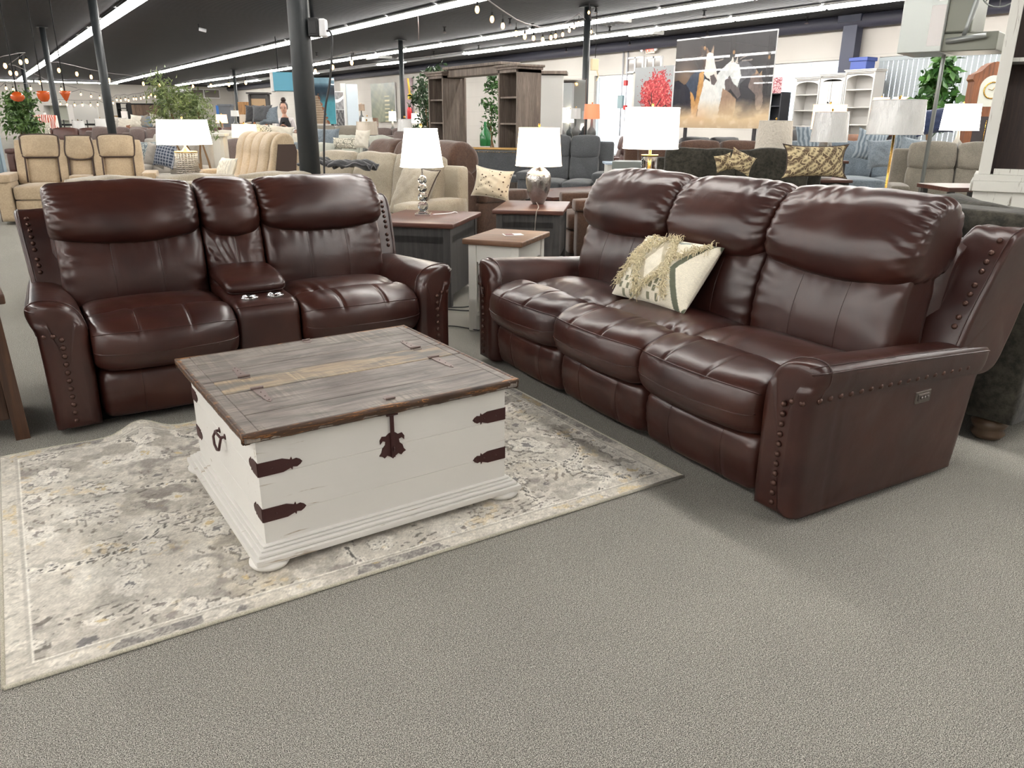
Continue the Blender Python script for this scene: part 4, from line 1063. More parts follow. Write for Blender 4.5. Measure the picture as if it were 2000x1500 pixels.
def canvas(name, label, cat, loc, rt, W, H, nx, nz, paint, thick=.03, rough=.15, frame=None, fw=.03, tilt=0, legs=False):
    """framed or stretched print: paint(U,V)->rgb 0..255 arrays with U,V in 0..1 (V up)"""
    t = thing(name, label, cat, loc, R(rt)); 
    u = np.linspace(0, 1, nx); v = np.linspace(0, 1, nz); U, V = np.meshgrid(u, v, indexing='ij')
    C_ = paint(U, V); P = np.stack([U*W-W/2, np.full_like(U, -thick/2-.001), V*H], 2).reshape(-1, 3)
    i, j = np.meshgrid(np.arange(nx-1), np.arange(nz-1), indexing='ij'); a = (i*nz+j).ravel()
    me = bpy.data.meshes.new('print'); me.from_pydata(P.tolist(), [], np.stack([a, a+nz, a+nz+1, a+1], 1).tolist()); me.update()
    set_vcol(me, linA(np.clip(C_, 0, 255).reshape(-1, 3)))
    key = 'print_face_%d' % int(rough*100)
    if key not in MATS: MATS[key] = vcol(key, max(.25, rough), .4, coat=.7 if rough < .3 else 0)
    o = link('print', me, MATS[key], t)
    g = G()
    if frame is None: g.box(-W/2, W/2, -thick/2, thick/2, 0, H, .002); g.build('backing', simple('canvas_edge', (214,214,214), .7), t)
    else:
        g.box(-W/2-fw, -W/2, -thick, thick/2, -fw, H+fw, .003); g.box(W/2, W/2+fw, -thick, thick/2, -fw, H+fw, .003); g.box(-W/2, W/2, -thick, thick/2, -fw, 0, .003); g.box(-W/2, W/2, -thick, thick/2, H, H+fw, .003); g.build('frame', frame, t)
        g = G(); g.box(-W/2, W/2, -thick/2, thick/2, 0, H); g.build('backing', simple('canvas_edge', (214,214,214), .7), t)
    if legs:
        for x in (-W*.36, W*.36): g = G(); g.box(x-.025, x+.025, thick/2+.003, thick/2+.05, -loc[2], H*.6, .003); g.box(x-.025, x+.025, -.25, .30, -loc[2], -loc[2]+.04, .003); g.build('stand_leg', simple('stand_dark', (44,42,46), .5), t)
    t.rotation_euler = (R(tilt), 0, R(rt)); return t
# ------------------------------------------------------------------ columns
def pole(y_lab, x, y, r_=.078, box=None):
    t = thing('steel_column', y_lab, 'column', (x, y, 0))
    g = G(); g.lathe([(r_,0),(r_,ZC)], n=20); g.build('pipe', M_pole, t)
    g = G(); g.box(-.14,.14,-.14,.14,ZC-.02,ZC-.001,.002); g.build('cap_plate', M_pole, t)
    if box: g = G(); g.tube([(r_+.03, -.02, ZC-.02), (r_+.03, -.02, box)], .016, 8); g.build('conduit', M_pole, t)
    return t
pA = pole('thick dark grey column right behind the brown loveseat, outlet box near its top', 2.335, 6.485, .084, 2.08); pA.rotation_euler = (0, 0, rot(0))
g = G(); g.box(.085,.165,-.075,.025,1.945,2.08,.008); g.box(.098,.150,-.081,-.072,1.965,2.06,.003); ob = g.build('outlet_box', simple('black_box', (30,30,32), .5), pA)
g = G(); g.box(.168,.222,-.075,.02,1.945,2.075,.012); g.build('plug_adapter', simple('white_plastic', (225,225,228), .35), pA)
pts = [pA.matrix_basis @ Vector(p) for p in ((.222,-.03,1.99), (.25,-.05,1.985), (.27,-.08,1.93), (.262,-.10,1.80), (.235,-.11,1.6), (.19,-.115,1.42), (.165,-.12,1.2), (.145,-.12,.9), (.14,-.12,.5), (.14,-.12,.02))]
g = G(); g.tube(spline([p[:] for p in pts], 60, False).tolist(), .009, 8); tag(g.build('power_cable', simple('black_cord', (26,26,28), .45), None), 'black power cord hanging down beside the thick near column', 'cord')
for lab, x, y in (('dark column left of the loveseat headrests, in front of the brown sofas', 2.25, 16.6), ('thin dark column by the hanging orange lamps', 2.25, 26.6), ('farthest thin column at the left, behind the leafy tree', 2.25, 37.0),
                  ('black column between the grey recliner and the bright doorway', 11.75, 14.5), ('dark column with fire extinguisher beside the green wall panel', 11.75, 23.7), ('dark column behind the thick near column', 11.75, 33.0), ('small dark column in front of the far wooden armoire', 11.75, 42.6)):
    pole(lab, x, y, .075)
def extinguisher(loc):
    t = thing('fire_extinguisher', 'red fire extinguisher mounted beside the far dark column', 'fire extinguisher', loc)
    g = G(); g.lathe([(.06,0),(.075,.02),(.075,.38),(.05,.44),(.02,.46)], n=16); g.build('cylinder', simple('red_paint', (190,30,34), .3), t)
    g = G(); g.box(-.03,.06,-.012,.012,.46,.50); g.box(-.03,.08,-.012,.012,.52,.535); g.tube([(.04,0,.48),(.10,0,.42),(.09,0,.2)], .01, 6); g.build('valve', M_black, t)
extinguisher((11.75+.13, 23.5, 1.30))
g = G(); g.box(-.06,.06,-.04,.04,0,.16,.01); g.tube([(0,0,.16),(-.05,0,.62)], .03, 6); o = g.build('yellow_tag_box', simple('safety_yellow', (226,190,70), .5)); o.location = (11.75+.16, 23.5, 1.98); tag(o, 'yellow box hung high on the extinguisher column', 'box')
g = G(); g.box(-.09,.09,-.04,.04,0,.24,.01); g.tube([(.06,-.02,0),(.11,-.02,-.12),(.05,-.02,-.22)], .015, 6); o = g.build('cable_box', simple('cream_plastic', (222,206,168), .5)); o.location = (11.75+.15, 14.38, 2.42); tag(o, 'cream electrical box with cord on the black column near the doorway', 'electrical box')
g = G(); g.tube([(0,0,0),(.02,0,.45),(0,0,1.0)], .008, 6); o = g.build('cord', simple('black_cord', (26,26,28), .45)); o.location = (11.75+.16, 14.38, 2.68); tag(o, 'thin black cord running from the cream box up to the ceiling', 'cord')
# ------------------------------------------------------------------ tables near the sofas
wt_ = end_table('chalky white side table with brown plank top beside the sofa arm', (2.86, 4.29), -55, .41, .56, .61, M_brown_top, M_white_dist, under=None)
g = G(); g.box(-.145,.145,-.205,.205,.12,.50); g.build('cabinet', M_white_dist, wt_)
g = G(); g.box(-.11,.11,-.236,-.225,.20,.49,.003); g.box(-.08,.08,-.240,-.235,.24,.46,.002); g.build('door', M_white_dist, wt_)
g = G(); g.box(-.06,-.02,-.247,-.240,.38,.43,.003); g.build('pull', M_iron, wt_)
g = G(); g.box(-.065,.065,-.045,.045,.0,.003); g.box(-.055,.0,-.035,.03,.003,.0045, mi=1)
o = g.build('price_card', [simple('white_card', (232,228,226), .5), simple('maroon_print', (110,50,52), .5)]); o.location = (2.89, 4.27, .611); o.rotation_euler = (0,0,R(-20)); tag(o, 'white and maroon price card lying on the white side table', 'card')
end_table('charcoal end table with reddish top under the hammered silver lamp', (4.06, 5.68), -42, .60, .86, .62, M_cherry, M_dark_leg, under=.20)
end_table('charcoal chest-like end table with reddish top under the crystal lamp', (2.86, 5.42), -46, .66, .84, .62, M_cherry, M_dark_leg, under=.08)
lamp('crystal ball table lamp with glowing white shade', (2.87, 5.50, .62), .37, .165, .125, .275, 'crystal', True)
L2 = lamp('hammered silver urn lamp with glowing cream shade', (4.17, 5.76, .62), .335, .205, .178, .315, 'urn', True, shade=emis('cream_lit_lampshade', (255,232,204), 2.2))
for n_, pts in (('white lamp cord running over the table edge under the crystal lamp', [(2.93,5.45,.628),(3.06,5.42,.632),(3.16,5.50,.63),(3.19,5.50,.60),(3.20,5.49,.45),(3.19,5.49,.3),(3.19,5.50,.1),(3.12,5.40,.01)]),):
    g = G(); g.tube(spline(pts, 50, False).tolist(), .0045, 6); tag(g.build('lamp_cord', simple('white_plastic', (225,225,228), .35)), n_, 'cord')
g = G(); g.tube(spline([(4.08,5.66,.645),(4.0,5.52,.632),(3.88,5.36,.628),(3.82,5.30,.60),(3.80,5.29,.45),(3.80,5.30,.3),(3.82,5.34,.1)], 40, False).tolist(), .0045, 6); tag(g.build('lamp_cord', simple('grey_cord', (120,112,104), .4)), 'thin cord of the silver lamp hanging down the dark end table', 'cord')
g = G(); g.tube(spline([(2.62,5.02,.01),(2.85,4.85,.012),(3.0,4.9,.01),(3.25,4.75,.01),(3.5,4.6,.01)], 40, False).tolist(), .005, 6); g.tube(spline([(2.62,5.02,.01),(2.8,4.75,.012),(3.05,4.70,.01),(3.4,4.5,.01)], 40, False).tolist(), .005, 6)
tag(g.build('extension_cord', simple('black_cord', (26,26,28), .45)), 'two black power cords lying on the carpet near the white side table', 'cord')
g = G(); g.tube(spline([(2.2,4.55,.01),(2.35,4.45,.012),(2.5,4.42,.01),(2.6,4.2,.01)], 30, False).tolist(), .004, 6); tag(g.build('extension_cord', simple('black_cord', (26,26,28), .45)), 'single thin black cord on the carpet between loveseat and white table', 'cord')
g = G(); g.box(-.03,.03,-.02,.02,0,.03,.006); o = g.build('power_plug', simple('red_white_plug', (214,120,116), .4)); o.location = (2.62, 5.05, .0); tag(o, 'small red and white plug on the carpet by the loveseat arm', 'plug')
# ------------------------------------------------------------------ fabrics
F_chen = fabric('oatmeal_chenille', (172,162,144), (138,128,112), 170)
F_cream = fabric('cream_fabric', (214,208,194), (186,180,166), 200)
F_beige = fabric('beige_suede', (178,160,134), (160,142,118), 60, blotch=.10); F_suede = fabric('chocolate_suede', (86,64,52), (70,52,43), 60, blotch=.14)
F_plush = fabric('dark_olive_plush', (60,57,49), (36,34,30), 30, sheen=.12, blotch=.3); F_grey = fabric('slate_grey_fabric', (86,88,90), (70,72,75), 80)
F_lgrey = fabric('pale_grey_fabric', (184,178,168), (164,158,150), 140); F_blue = fabric('blue_grey_velvet', (120,130,138), (96,106,114), 60, blotch=.16)
F_taupe = fabric('taupe_fabric', (136,130,118), (116,110,100), 90); F_mauve = fabric('mauve_brown_suede', (110,96,92), (94,82,78), 60)
F_tan = leather('tan_brown_leather', (104,66,44), (128,84,56), .4); F_navy = fabric('navy_fabric', (44,54,84), (34,42,66), 90)
F_pipe = simple('dark_brown_piping', (62,46,38), .6); F_dk = fabric('dark_grey_fabric', (60,60,62), (46,46,48), 80); F_black = leather('black_leather', (34,32,33), (46,43,43), .4)
F_greygreen = fabric('grey_green_fabric', (178,180,168), (158,160,150), 160); F_brownl = leather('far_brown_leather', (70,42,36), (92,58,50), .42)
def patt(name, a, b, scale=14, kind='vor'):
    t = NT(name); v = t.obj()
    if kind == 'vor':
        q = t.n('ShaderNodeTexVoronoi', feature='DISTANCE_TO_EDGE'); q.inputs['Scale'].default_value = scale; t.l(v, q.inputs['Vector']); f = q.outputs['Distance']; c = t.ramp(f, [(.05, lin(b)), (.10, lin(a)), (.22, lin(a)), (.28, lin(b)), (.36, lin(a))])
    elif kind == 'plaid':
        q = t.n('ShaderNodeTexWave', bands_direction='X'); q.inputs['Scale'].default_value = scale; t.l(v, q.inputs['Vector']); q2 = t.n('ShaderNodeTexWave', bands_direction='Z'); q2.inputs['Scale'].default_value = scale; t.l(v, q2.inputs['Vector'])
        c = t.ramp(t.math('MAXIMUM', q.outputs['Fac'], q2.outputs['Fac']), [(.80, lin(b)), (.93, lin(a)), (1, lin(a))])
    elif kind == 'spots':
        q = t.n('ShaderNodeTexVoronoi'); q.inputs['Scale'].default_value = scale; t.l(v, q.inputs['Vector']); m = t.noise(v, 5, 2)
        c = t.ramp(t.math('ADD', q.outputs['Distance'], t.math('MULTIPLY', m, -.35)), [(.02, lin(b)), (.07, lin(a))])
    elif kind == 'waves':
        q = t.n('ShaderNodeTexWave'); q.inputs['Scale'].default_value = scale; q.inputs['Distortion'].default_value = 9; q.inputs['Detail Scale'].default_value = .6; t.l(v, q.inputs['Vector']); c = t.ramp(q.outputs['Fac'], [(.4, lin(b)), (.6, lin(a))])
    else:
        q = t.n('ShaderNodeTexMagic', turbulence_depth=3); q.inputs['Scale'].default_value = scale; q.inputs['Distortion'].default_value = 1.6; t.l(v, q.inputs['Vector']); c = t.ramp(q.outputs['Fac'], [(.35, lin(b)), (.5, lin(a)), (.62, lin(a)), (.7, lin(b))])
    t.base(c); t.rough(.9); t.bump(t.noise(v, 200, 3), .3, .003); return t.m
P_geo = patt('tan_geometric_print', (196,180,142), (96,80,62), 9, 'magic'); P_damask = patt('blue_grey_damask', (176,182,180), (110,122,128), 14); P_plaid = patt('navy_plaid', (170,176,186), (70,80,98), 7, 'plaid')
P_spot = patt('cream_with_brown_spots', (206,196,174), (74,56,44), 26, 'spots'); P_flor = patt('cream_floral_print', (206,200,184), (130,128,116), 16); P_wave = patt('blue_grey_wavy_print', (142,152,158), (98,110,120), 5, 'waves')
# ------------------------------------------------------------------ beige power loveseat
def power_back(t, x0, w, m, H=1.10, sh=.48, wings=True):
    M = RT((0, .12, sh-.02), R(-14)); g = G()
    if wings:
        for s in (0, 1):
            xa = x0+(w*.78 if s else .0); xb = x0+(w if s else w*.22)
            g = G(); puffbox(g, xa, xb, -.12, .12, 0, .59, 4, 7, M=M); g.build('back_bolster', m, t)
    g2 = G(); puffbox(g2, x0+(w*.19 if wings else 0), x0+w*(.81 if wings else 1), -.09, .11, 0, .38, 4.5, 7, M=M); g2.build('lumbar_cushion', m, t)
    g = G(); hw = w*.34 if wings else w*.5; cx = x0+w/2
    pr = [(-hw,.36),(-hw*.80,.35),(hw*.80,.35),(hw,.37),(hw*1.05,.56),(hw*.86,.64),(-hw*.86,.64),(-hw*1.05,.56)] if wings else [(-hw,.345),(hw,.345),(hw,.60),(hw*.9,.63),(-hw*.9,.63),(-hw,.60)]
    P = spline(pr, 40); V = []; F = []
    for k, (sc, y) in enumerate(((1, .10), (1.0, -.09), (.97, -.12), (.85, -.14), (.5, -.152))):
        c = P.mean(0)
        for p_ in P: V.append((cx+c[0]+(p_[0]-c[0])*sc, y, c[1]+(p_[1]-c[1])*sc))
    for k in range(4):
        for j in range(40): F.append((k*40+j, k*40+(j+1) % 40, (k+1)*40+(j+1) % 40, (k+1)*40+j))
    F.append(tuple(160+j for j in range(40))); F.append(tuple(39-j for j in range(40)))
    g.add([(M@Vector(v))[:] for v in V], F, True); hr = g.build('headrest', m, t)
    g = G(); g.tube([(M@Vector((cx+p_[0]*1.015, -.112, p_[1])))[:] for p_ in P], .012, 6, closed=True)
    for s in (-1, 1): g.tube([(M@Vector((cx+s*w*.31*(1 if wings else 1.55), -.112, z)))[:] for z in (.02, .18, .36)], .011, 6)
    g.build('piping', F_pipe, hr)
bl = thing('power_loveseat', 'beige suede power loveseat with dark piping and cup-holder console, at the left behind', 'loveseat', (1.22, 12.35, 0), R(-13))
g = G(); g.box(-.92,.92,.10,.55,.05,.46,.03); g.box(-.76,.76,.30,.46,.3,.90,.05, seg=3); g.build('frame', F_pipe, bl)
x = -.78
for k, w in enumerate((.63, .30, .63)):
    power_back(bl, x, w, F_beige, wings=(k != 1))
    g = G()
    if k == 1: puffbox(g, x+.01, x+w-.01, -.42, .10, .05, .52, 6, 7); g.build('console_body', F_beige, bl); g = G(); puffbox(g, x+.012, x+w-.012, -.26, .08, .50, .60, 4, 7); g.build('console_lid', F_beige, bl); g = G(); [g.lathe([(.035,0),(.04,.006),(.034,.008)], (x+w*q, -.33, .515), 14) for q in (.3,.7)]; g.build('cup_holder', M_chrome, bl)
    else: puffbox(g, x+.004, x+w-.004, -.46, .14, .30, .49, 4.5, 8, crown=.02); g.build('seat_cushion', F_beige, bl); g = G(); puffbox(g, x+.01, x+w-.01, -.44, -.30, .06, .31, 5, 7); g.build('footrest', F_beige, bl)
    x += w
for s in (-1, 1):
    g = G(); xa = .78 if s > 0 else -.95; puffbox(g, xa, xa+.17, -.48, .30, .04, .56, 8, 7); puffbox(g, xa-.01, xa+.18, -.50, .28, .53, .64, 4.5, 7); g.build('arm', F_beige, bl)
    g = G(); xb = s*.955; g.box(xb-.012, xb+.012, -.40, .42, .04, .52, .004); g.build('side_panel', F_pipe, bl)
# ------------------------------------------------------------------ beige channel-back reclining loveseat, side on
bs = thing('reclining_loveseat', 'beige suede reclining loveseat seen side-on with rolled channel backs and white pillow', 'loveseat', (*gat(468, 300, 10.3)[:2], 0), rot(-54)); bs.scale = (1.14, 1.08, 1.05)
W_ = 1.46; g = G(); g.box(-.70,.70,-.20,.40,.05,.42,.03); g.build('frame', F_pipe, bs)
BK = [(.02,.40),(.05,.55),(.10,.72),(.13,.84),(.15,.95),(.20,1.06),(.29,1.11),(.38,1.09),(.42,1.0),(.40,.85),(.34,.6),(.28,.4)]
x = -.56
for k in range(2):
    for c_ in range(2):
        g = G(); sweep(g, BK, .275, .05, .05, N=54, M=16, puff=.01, mp=lambda s,a,b,x=x: (x+s+0*a, a, b), lump=.003, seed=k); g.build('back_channel', F_beige, bs); x += .28
    g = G(); puffbox(g, x-.555, x-.005, -.50, .12, .27, .49, 4.5, 8, crown=.02); g.build('seat_cushion', F_beige, bs)
g = G(); sweep(g, [(p[0]+.03, p[1]) for p in BK[:-2]]+[(.50,.9),(.42,.4)], .10, .03, .03, N=54, M=10, mp=lambda s,a,b: (.565+s+0*a, a, b)); g.build('wing', F_beige, bs)
g = G(); g.prism([(.14,.42),(.24,.98),(.44,.98),(.46,.90),(.36,.06),(.14,.06)], .668, .69, Matrix(((0,0,1,0),(1,0,0,0),(0,1,0,0),(0,0,0,1)))); g.build('side_panel', F_pipe, bs)
for s in (-1, 1):
    g = G(); xa = .56 if s > 0 else -.73; puffbox(g, xa, xa+.17, -.55, .26, .05, .55, 8, 7); puffbox(g, xa, xa+.17, -.58, -.30, .53, .61, 4, 7); puffbox(g, xa, xa+.17, -.30, .20, .53, .64, 4, 7); g.build('arm', F_beige, bs)
P_script = patt('cream_with_grey_script', (222,216,200), (200,194,180), 7, 'waves')
p_ = at(437, 346, 9.9); throw('cream lumbar pillow with script lettering on the beige reclining loveseat', p_, .36, .26, .13, P_script, rx=-26, phi=-40, seed=4)
# ------------------------------------------------------------------ left: blue cupboard, brown cabinet, tree, pale recliner
M_blue = distressed('chalky_blue_paint', (132,152,162), (52,62,72), .665, .6, 'z')
bc = thing('blue_cupboard', 'tall distressed blue painted cupboard cut by the left edge', 'cupboard', (-.10, 14.3, 0), R(-6))
g = G(); g.box(-.5,.5,-.25,.25,.06,1.98,.006); g.box(-.53,.53,-.28,.27,0,.09,.006); g.box(-.53,.53,-.28,.27,1.98,2.04,.008); g.build('carcass', M_blue, bc)
for s in (-1, 1): g = G(); g.box(.01 if s > 0 else -.48, .48 if s > 0 else -.01, -.268, -.25, .14, 1.92, .004); g.build('door', M_blue, bc); g.build
M_pine = wood('dark_pine', (46,28,18), (68,43,27), (88,58,37), 'z', 1, .5)
cb_ = thing('wooden_cabinet', 'dark pine cabinet with splayed leg at the left edge beside the loveseat', 'cabinet', (-.46, 3.82, 0), R(2))
g = G(); g.box(-.45,.40,-.06,.38,.09,.60,.004); g.build('carcass', M_pine, cb_)
g = G(); g.box(-.35,.35,-.075,-.06,.14,.56,.003); g.build('door_panel', M_pine, cb_)
g = G(); g.box(-.50,.47,-.12,.42,.60,.64,.006); g.build('top', M_pine, cb_)
for sx in (-1, 1):
    for sy in (-.09, .33): g = G(); xx = .385 if sx > 0 else -.45; g.add([(xx+.0,sy,.60),(xx+.055,sy,.60),(xx+.055,sy+.06,.60),(xx,sy+.06,.60),(xx+.02*sx+.0,sy,0),(xx+.055+.02*sx,sy,0),(xx+.055+.02*sx,sy+.06,0),(xx+.02*sx,sy+.06,0)], [(0,1,2,3),(7,6,5,4),(0,4,5,1),(1,5,6,2),(2,6,7,3),(3,7,4,0)], False); g.build('leg', M_pine, cb_)
LF1 = leafmat('ficus_leaf', (44,72,34), (98,128,62)); LF2 = leafmat('olive_leaf', (70,92,52), (140,152,96)); LF3 = leafmat('rubber_leaf', (28,64,30), (70,116,40)); LF4 = leafmat('dark_small_leaf', (30,52,34), (70,98,58))
p_ = gat(46, 262, 14.5); tree('bushy green ficus tree beside the blue cupboard', p_, 1.9, [(0,0,1.45,.22),(-.08,0,1.28,.2),(.12,0,1.25,.2),(.14,0,1.68,.12),(-.12,0,1.62,.15)], 1.1, 3, .085, LF1, 1500, .55)
p_ = gat(403, 315, 11.6); tree('tall wispy olive tree rising behind the square lit lamp', p_, 2.0, [(-.34,0,1.52,.24),(-.10,0,1.46,.20),(-.58,0,1.82,.09),(.02,0,1.25,.15),(-.47,0,1.65,.13),(-.20,0,1.66,.13),(-.58,0,1.38,.08)], 1.2, 5, .085, LF2, 1900, .24, trunks=4, pot=False)
wc = thing('white_cabinet', 'chalky white distressed cabinet behind the olive tree', 'cabinet', (*gat(414, 300, 12.9)[:2], 0), rot(10)); g = G(); g.box(-.24,.24,-.2,.2,.0,1.06,.004); g.build('carcass', M_white_dist, wc); g = G(); g.box(-.28,.28,-.24,.22,1.06,1.11,.008); g.build('top', M_white_dist, wc); g = G(); g.box(-.19,.19,-.215,-.2,.1,1.0,.003); g.build('door', M_white_dist, wc)
soft_sofa('pale grey reclining sofa behind the square lit lamp with three pillows', gat(322, 300, 12.4), -12, 1.25, F_lgrey, n=1, style='recliner', H=1.12, seed=3, aw=.24)
throw('blue-grey damask pillow, leftmost on the pale grey sofa', at(285, 322, 12.0), .36, .36, .14, P_damask, phi=-10, seed=2)
throw('plain stone pillow leaning between damask and plaid pillows', at(299, 325, 11.8), .34, .34, .13, F_lgrey, ry=14, phi=-8, seed=5)
throw('navy plaid pillow on the pale grey sofa', at(318, 326, 11.6), .34, .34, .14, P_plaid, ry=10, phi=-14, seed=6)
pt = gat(366, 322, 10.2); end_table('dark end table under the lattice lamp', pt, FACE-14, .52, .50, .61, M_cherry, M_dark_leg, under=.3)
lamp('white lattice drum lamp with square glowing shade', (pt.x, pt.y, .61), .40, .245, .22, .31, 'lattice', True, square=True, phi=-14)
# ------------------------------------------------------------------ chenille sectional behind the loveseat
sb = thing('chenille_sofa', 'oatmeal chenille sofa standing back to back with the brown loveseat', 'sofa', (1.35, 6.45, 0), R(180))
g = G(); puffbox(g, -1.02, .90, .10, .34, .08, .885, 9, 9); puffbox(g, -1.02, .90, -.50, .2, .06, .42, 9, 6); g.build('frame', F_chen, sb)
g = G(); g.tube([(-1.0,.335,.875),(.88,.335,.875)], .007, 6); g.build('piping', F_chen, sb)
for k in range(3): g = G(); puffbox(g, -.98+.61*k, -.98+.61*(k+1), -.10, .14, .46, .93, 3.2, 9, lump=.012, seed=k); g.build('back_cushion', F_chen, sb); g = G(); puffbox(g, -.98+.61*k, -.98+.61*(k+1), -.62, .0, .30, .48, 5, 6); g.build('seat_cushion', F_chen, sb)
ch = soft_sofa('oatmeal chenille sofa with plump back cushions behind the crystal lamp', gat(703, 330, 7.5), -34, 2.05, F_chen, D=.92, H=1.02, n=3, aw=.22, ah=.64, q=9, seed=8)
p_ = ch.matrix_basis @ Vector((.70, -.18, .47)); throw('oatmeal throw pillow with dark piping on the chenille sofa, beside the loveseat wing', p_, .50, .50, .17, F_chen, rx=-22, phi=-48, ry=8, seed=9, pipe=F_pipe)
def blanket(label, loc, phi, w, l, m, seed):
    g = G(); V = []; F = []; nx, ny = 16, 26
    for i in range(nx):
        for j in range(ny):
            u = i/(nx-1)-.5; v = j/(ny-1)-.5; V.append((u*w*(1+.12*math.sin(v*9+seed)), v*l, .04+.022*math.sin(u*13+v*5+seed)+.012*math.sin(v*13+seed)-.03*abs(v)*2))
    for i in range(nx-1):
        for j in range(ny-1): a = i*ny+j; F.append((a, a+ny, a+ny+1, a+1))
    g.add(V, F, True); o = g.build('throw_blanket', m); sm = o.modifiers.new('s', 'SOLIDIFY'); sm.thickness = .018; sm.offset = 1; o.location = loc; o.rotation_euler = (0, 0, rot(phi)); tag(o, label, 'blanket'); return o
blanket('charcoal throw blanket draped on the chenille sofa arm just right of the column', at(628, 325, 7.4), 70, .22, .42, F_dk, 1)
blanket('rumpled charcoal throw lying across the chenille seat', at(692, 328, 7.2), 60, .2, .45, F_dk, 4)
soft_sofa('pale grey-green sofa just left of the thick column', gat(582, 330, 11.4), -30, 1.5, F_greygreen, n=2, H=1.0, q=7, seed=12)
throw('cream and grey scroll-print pillow left of the thick column', at(550, 333, 10.6), .40, .34, .13, P_flor, phi=-25, seed=12)
throw('blue-grey pillow beside the scroll-print pillow at the column', at(580, 333, 10.7), .44, .40, .14, F_blue, phi=-10, seed=14, ry=-10)
soft_sofa('cream sofa with rounded cushions behind the near column', gat(660, 300, 13.0), -34, 2.3, F_greygreen, n=3, H=1.08, q=7, seed=14)
throw('large blue-grey pillow right of the thick column', at(636, 292, 12.0), .44, .32, .18, F_blue, phi=-20, seed=15)
throw('long scroll-print lumbar pillow on the cream sofa', at(672, 291, 11.2), .46, .16, .12, P_flor, phi=-30, seed=16)
throw('cream striped pillow at the right end of the scroll pillow', at(705, 290, 11.0), .26, .26, .1, F_cream, phi=-30, seed=17)
# ------------------------------------------------------------------ suede recliners
sr = thing('suede_recliner', 'chocolate brown suede reclining sofa turned away, behind the crystal lamp', 'recliner', (4.36, 7.86, 0), R(100))
SB = [(-.05,.30),(-.16,.60),(-.26,.86),(-.42,.86),(-.50,.80),(-.36,.40),(-.28,.06),(-.05,.06)]
g = G(); sweep(g, [(-p[0], p[1]) for p in SB], 1.9, .05, .05, N=50, M=12, mp=lambda s,a,b: ((s-.95)*.84+0*a, a, b)); g.build('back_shell', F_suede, sr)
for k in range(3): g = G(); sweep(g, [(.18,.82),(.12,.92),(.16,1.04),(.28,1.12),(.42,1.10),(.50,.98),(.48,.84),(.36,.78)], .58, .06, .06, N=60, M=22, lump=.006, seed=k, puff=.01, mp=lambda s,a,b,k=k: ((-.88+.585*k+s)*.88+0*a, a, b)); g.build('headrest', F_suede, sr); g = G(); puffbox(g, (-.88+.585*k)*.84, (-.88+.585*(k+1))*.84, .02, .30, .44, .86, 4, 7, M=RT((0,0,0))); g.build('lumbar_cushion', F_suede, sr); g = G(); puffbox(g, (-.88+.585*k)*.84, (-.88+.585*(k+1))*.84, -.52, .10, .28, .48, 4.5, 7); g.build('seat_cushion', F_suede, sr)
for s in (-1, 1): g = G(); xa = .66 if s > 0 else -.86; puffbox(g, xa, xa+.20, -.50, .22, .05, .52, 6, 8); puffbox(g, xa-.01, xa+.21, -.54, .20, .50, .63, 3.6, 8); g.build('arm', F_suede, sr)
p_ = sr.matrix_basis @ Vector((-.62, -.12, .48)); throw('cream pillow with scattered brown spots on the suede recliner', at(957, 386, 7.4), .35, .27, .13, P_spot, rx=-14, phi=-10, ry=8, seed=21, pipe=F_cream)
s2 = soft_sofa('chocolate suede recliner with round release button, behind the sofa arm', gat(1196, 430, 7.9), -84, 1.0, F_suede, n=1, style='recliner', H=.86, ah=.62, aw=.22, seed=23)
g = G(); g.lathe([(.032,0),(.03,.008),(.02,.009)], (0,0,0), 20, M=RT((.505,-.22,.40), 0, R(90))); g.build('release_button', simple('black_plastic', (20,20,22), .3), s2)
t = thing('coffee_table', 'large dark wood coffee table behind the silver lamp', 'coffee table', (6.35, 8.0, 0), R(0))
g = G(); g.box(-.75,.75,-.55,.55,.44,.48,.006); g.build('top', M_cherry, t); g = G(); g.box(-.68,.68,-.48,.48,.16,.44,.004); g.build('cabinet', M_dark_leg, t)
for sx in (-1,1):
    for sy in (-1,1): g = G(); g.box(sx*.66-.04, sx*.66+.04, sy*.46-.04, sy*.46+.04, 0, .44, .004); g.build('leg', M_dark_leg, t)
g = G(); g.box(-.16,.16,-.1,.1,0,.004); o = g.build('price_sheet', simple('faded_print', (150,120,112), .6)); o.location = (6.0, 8.25, .481); o.rotation_euler = (0,0,.3); tag(o, 'printed price sheet lying on the large dark coffee table', 'paper')
soft_sofa('slate grey reclining sofa with contrast stitching, right of the silver lamp', gat(1108, 300, 11.9), -14, 1.4, F_grey, n=2, style='recliner', H=1.14, ah=.60, aw=.24, q=9, seed=25)
t = thing('upholstered_bench', 'grey upholstered settee with gold wood frame and nailheads', 'bench', (*gat(978, 350, 13.4)[:2], 0), rot(-20))
g = G(); g.box(-.55,.55,-.03,.05,.36,.86,.03); g.box(-.55,.55,-.45,.0,.36,.46,.03); g.build('upholstery', F_grey, t)
M_gold = simple('gold_wood', (176,140,84), .4, .3)
g = G(); g.tube([(-.58,0,0),(-.58,0,.80),(-.52,0,.88),(.52,0,.88),(.58,0,.80),(.58,0,0)], .022, 8); g.tube([(-.58,0,.36),(.58,0,.36)], .02, 8); g.build('frame', M_gold, t)
for sx in (-1, 1): g = G(); g.tube([(sx*.54,-.42,0),(sx*.54,-.42,.38)], .02, 8); g.build('leg', M_gold, t)
for k in range(30): g = G(); g.lathe([(.009,0),(.006,.005),(0,.006)], (0,0,0), 6, M=RT((-.50+k*.0345, -.034, .825), R(90))); g.build('nailhead', M_brass, t)
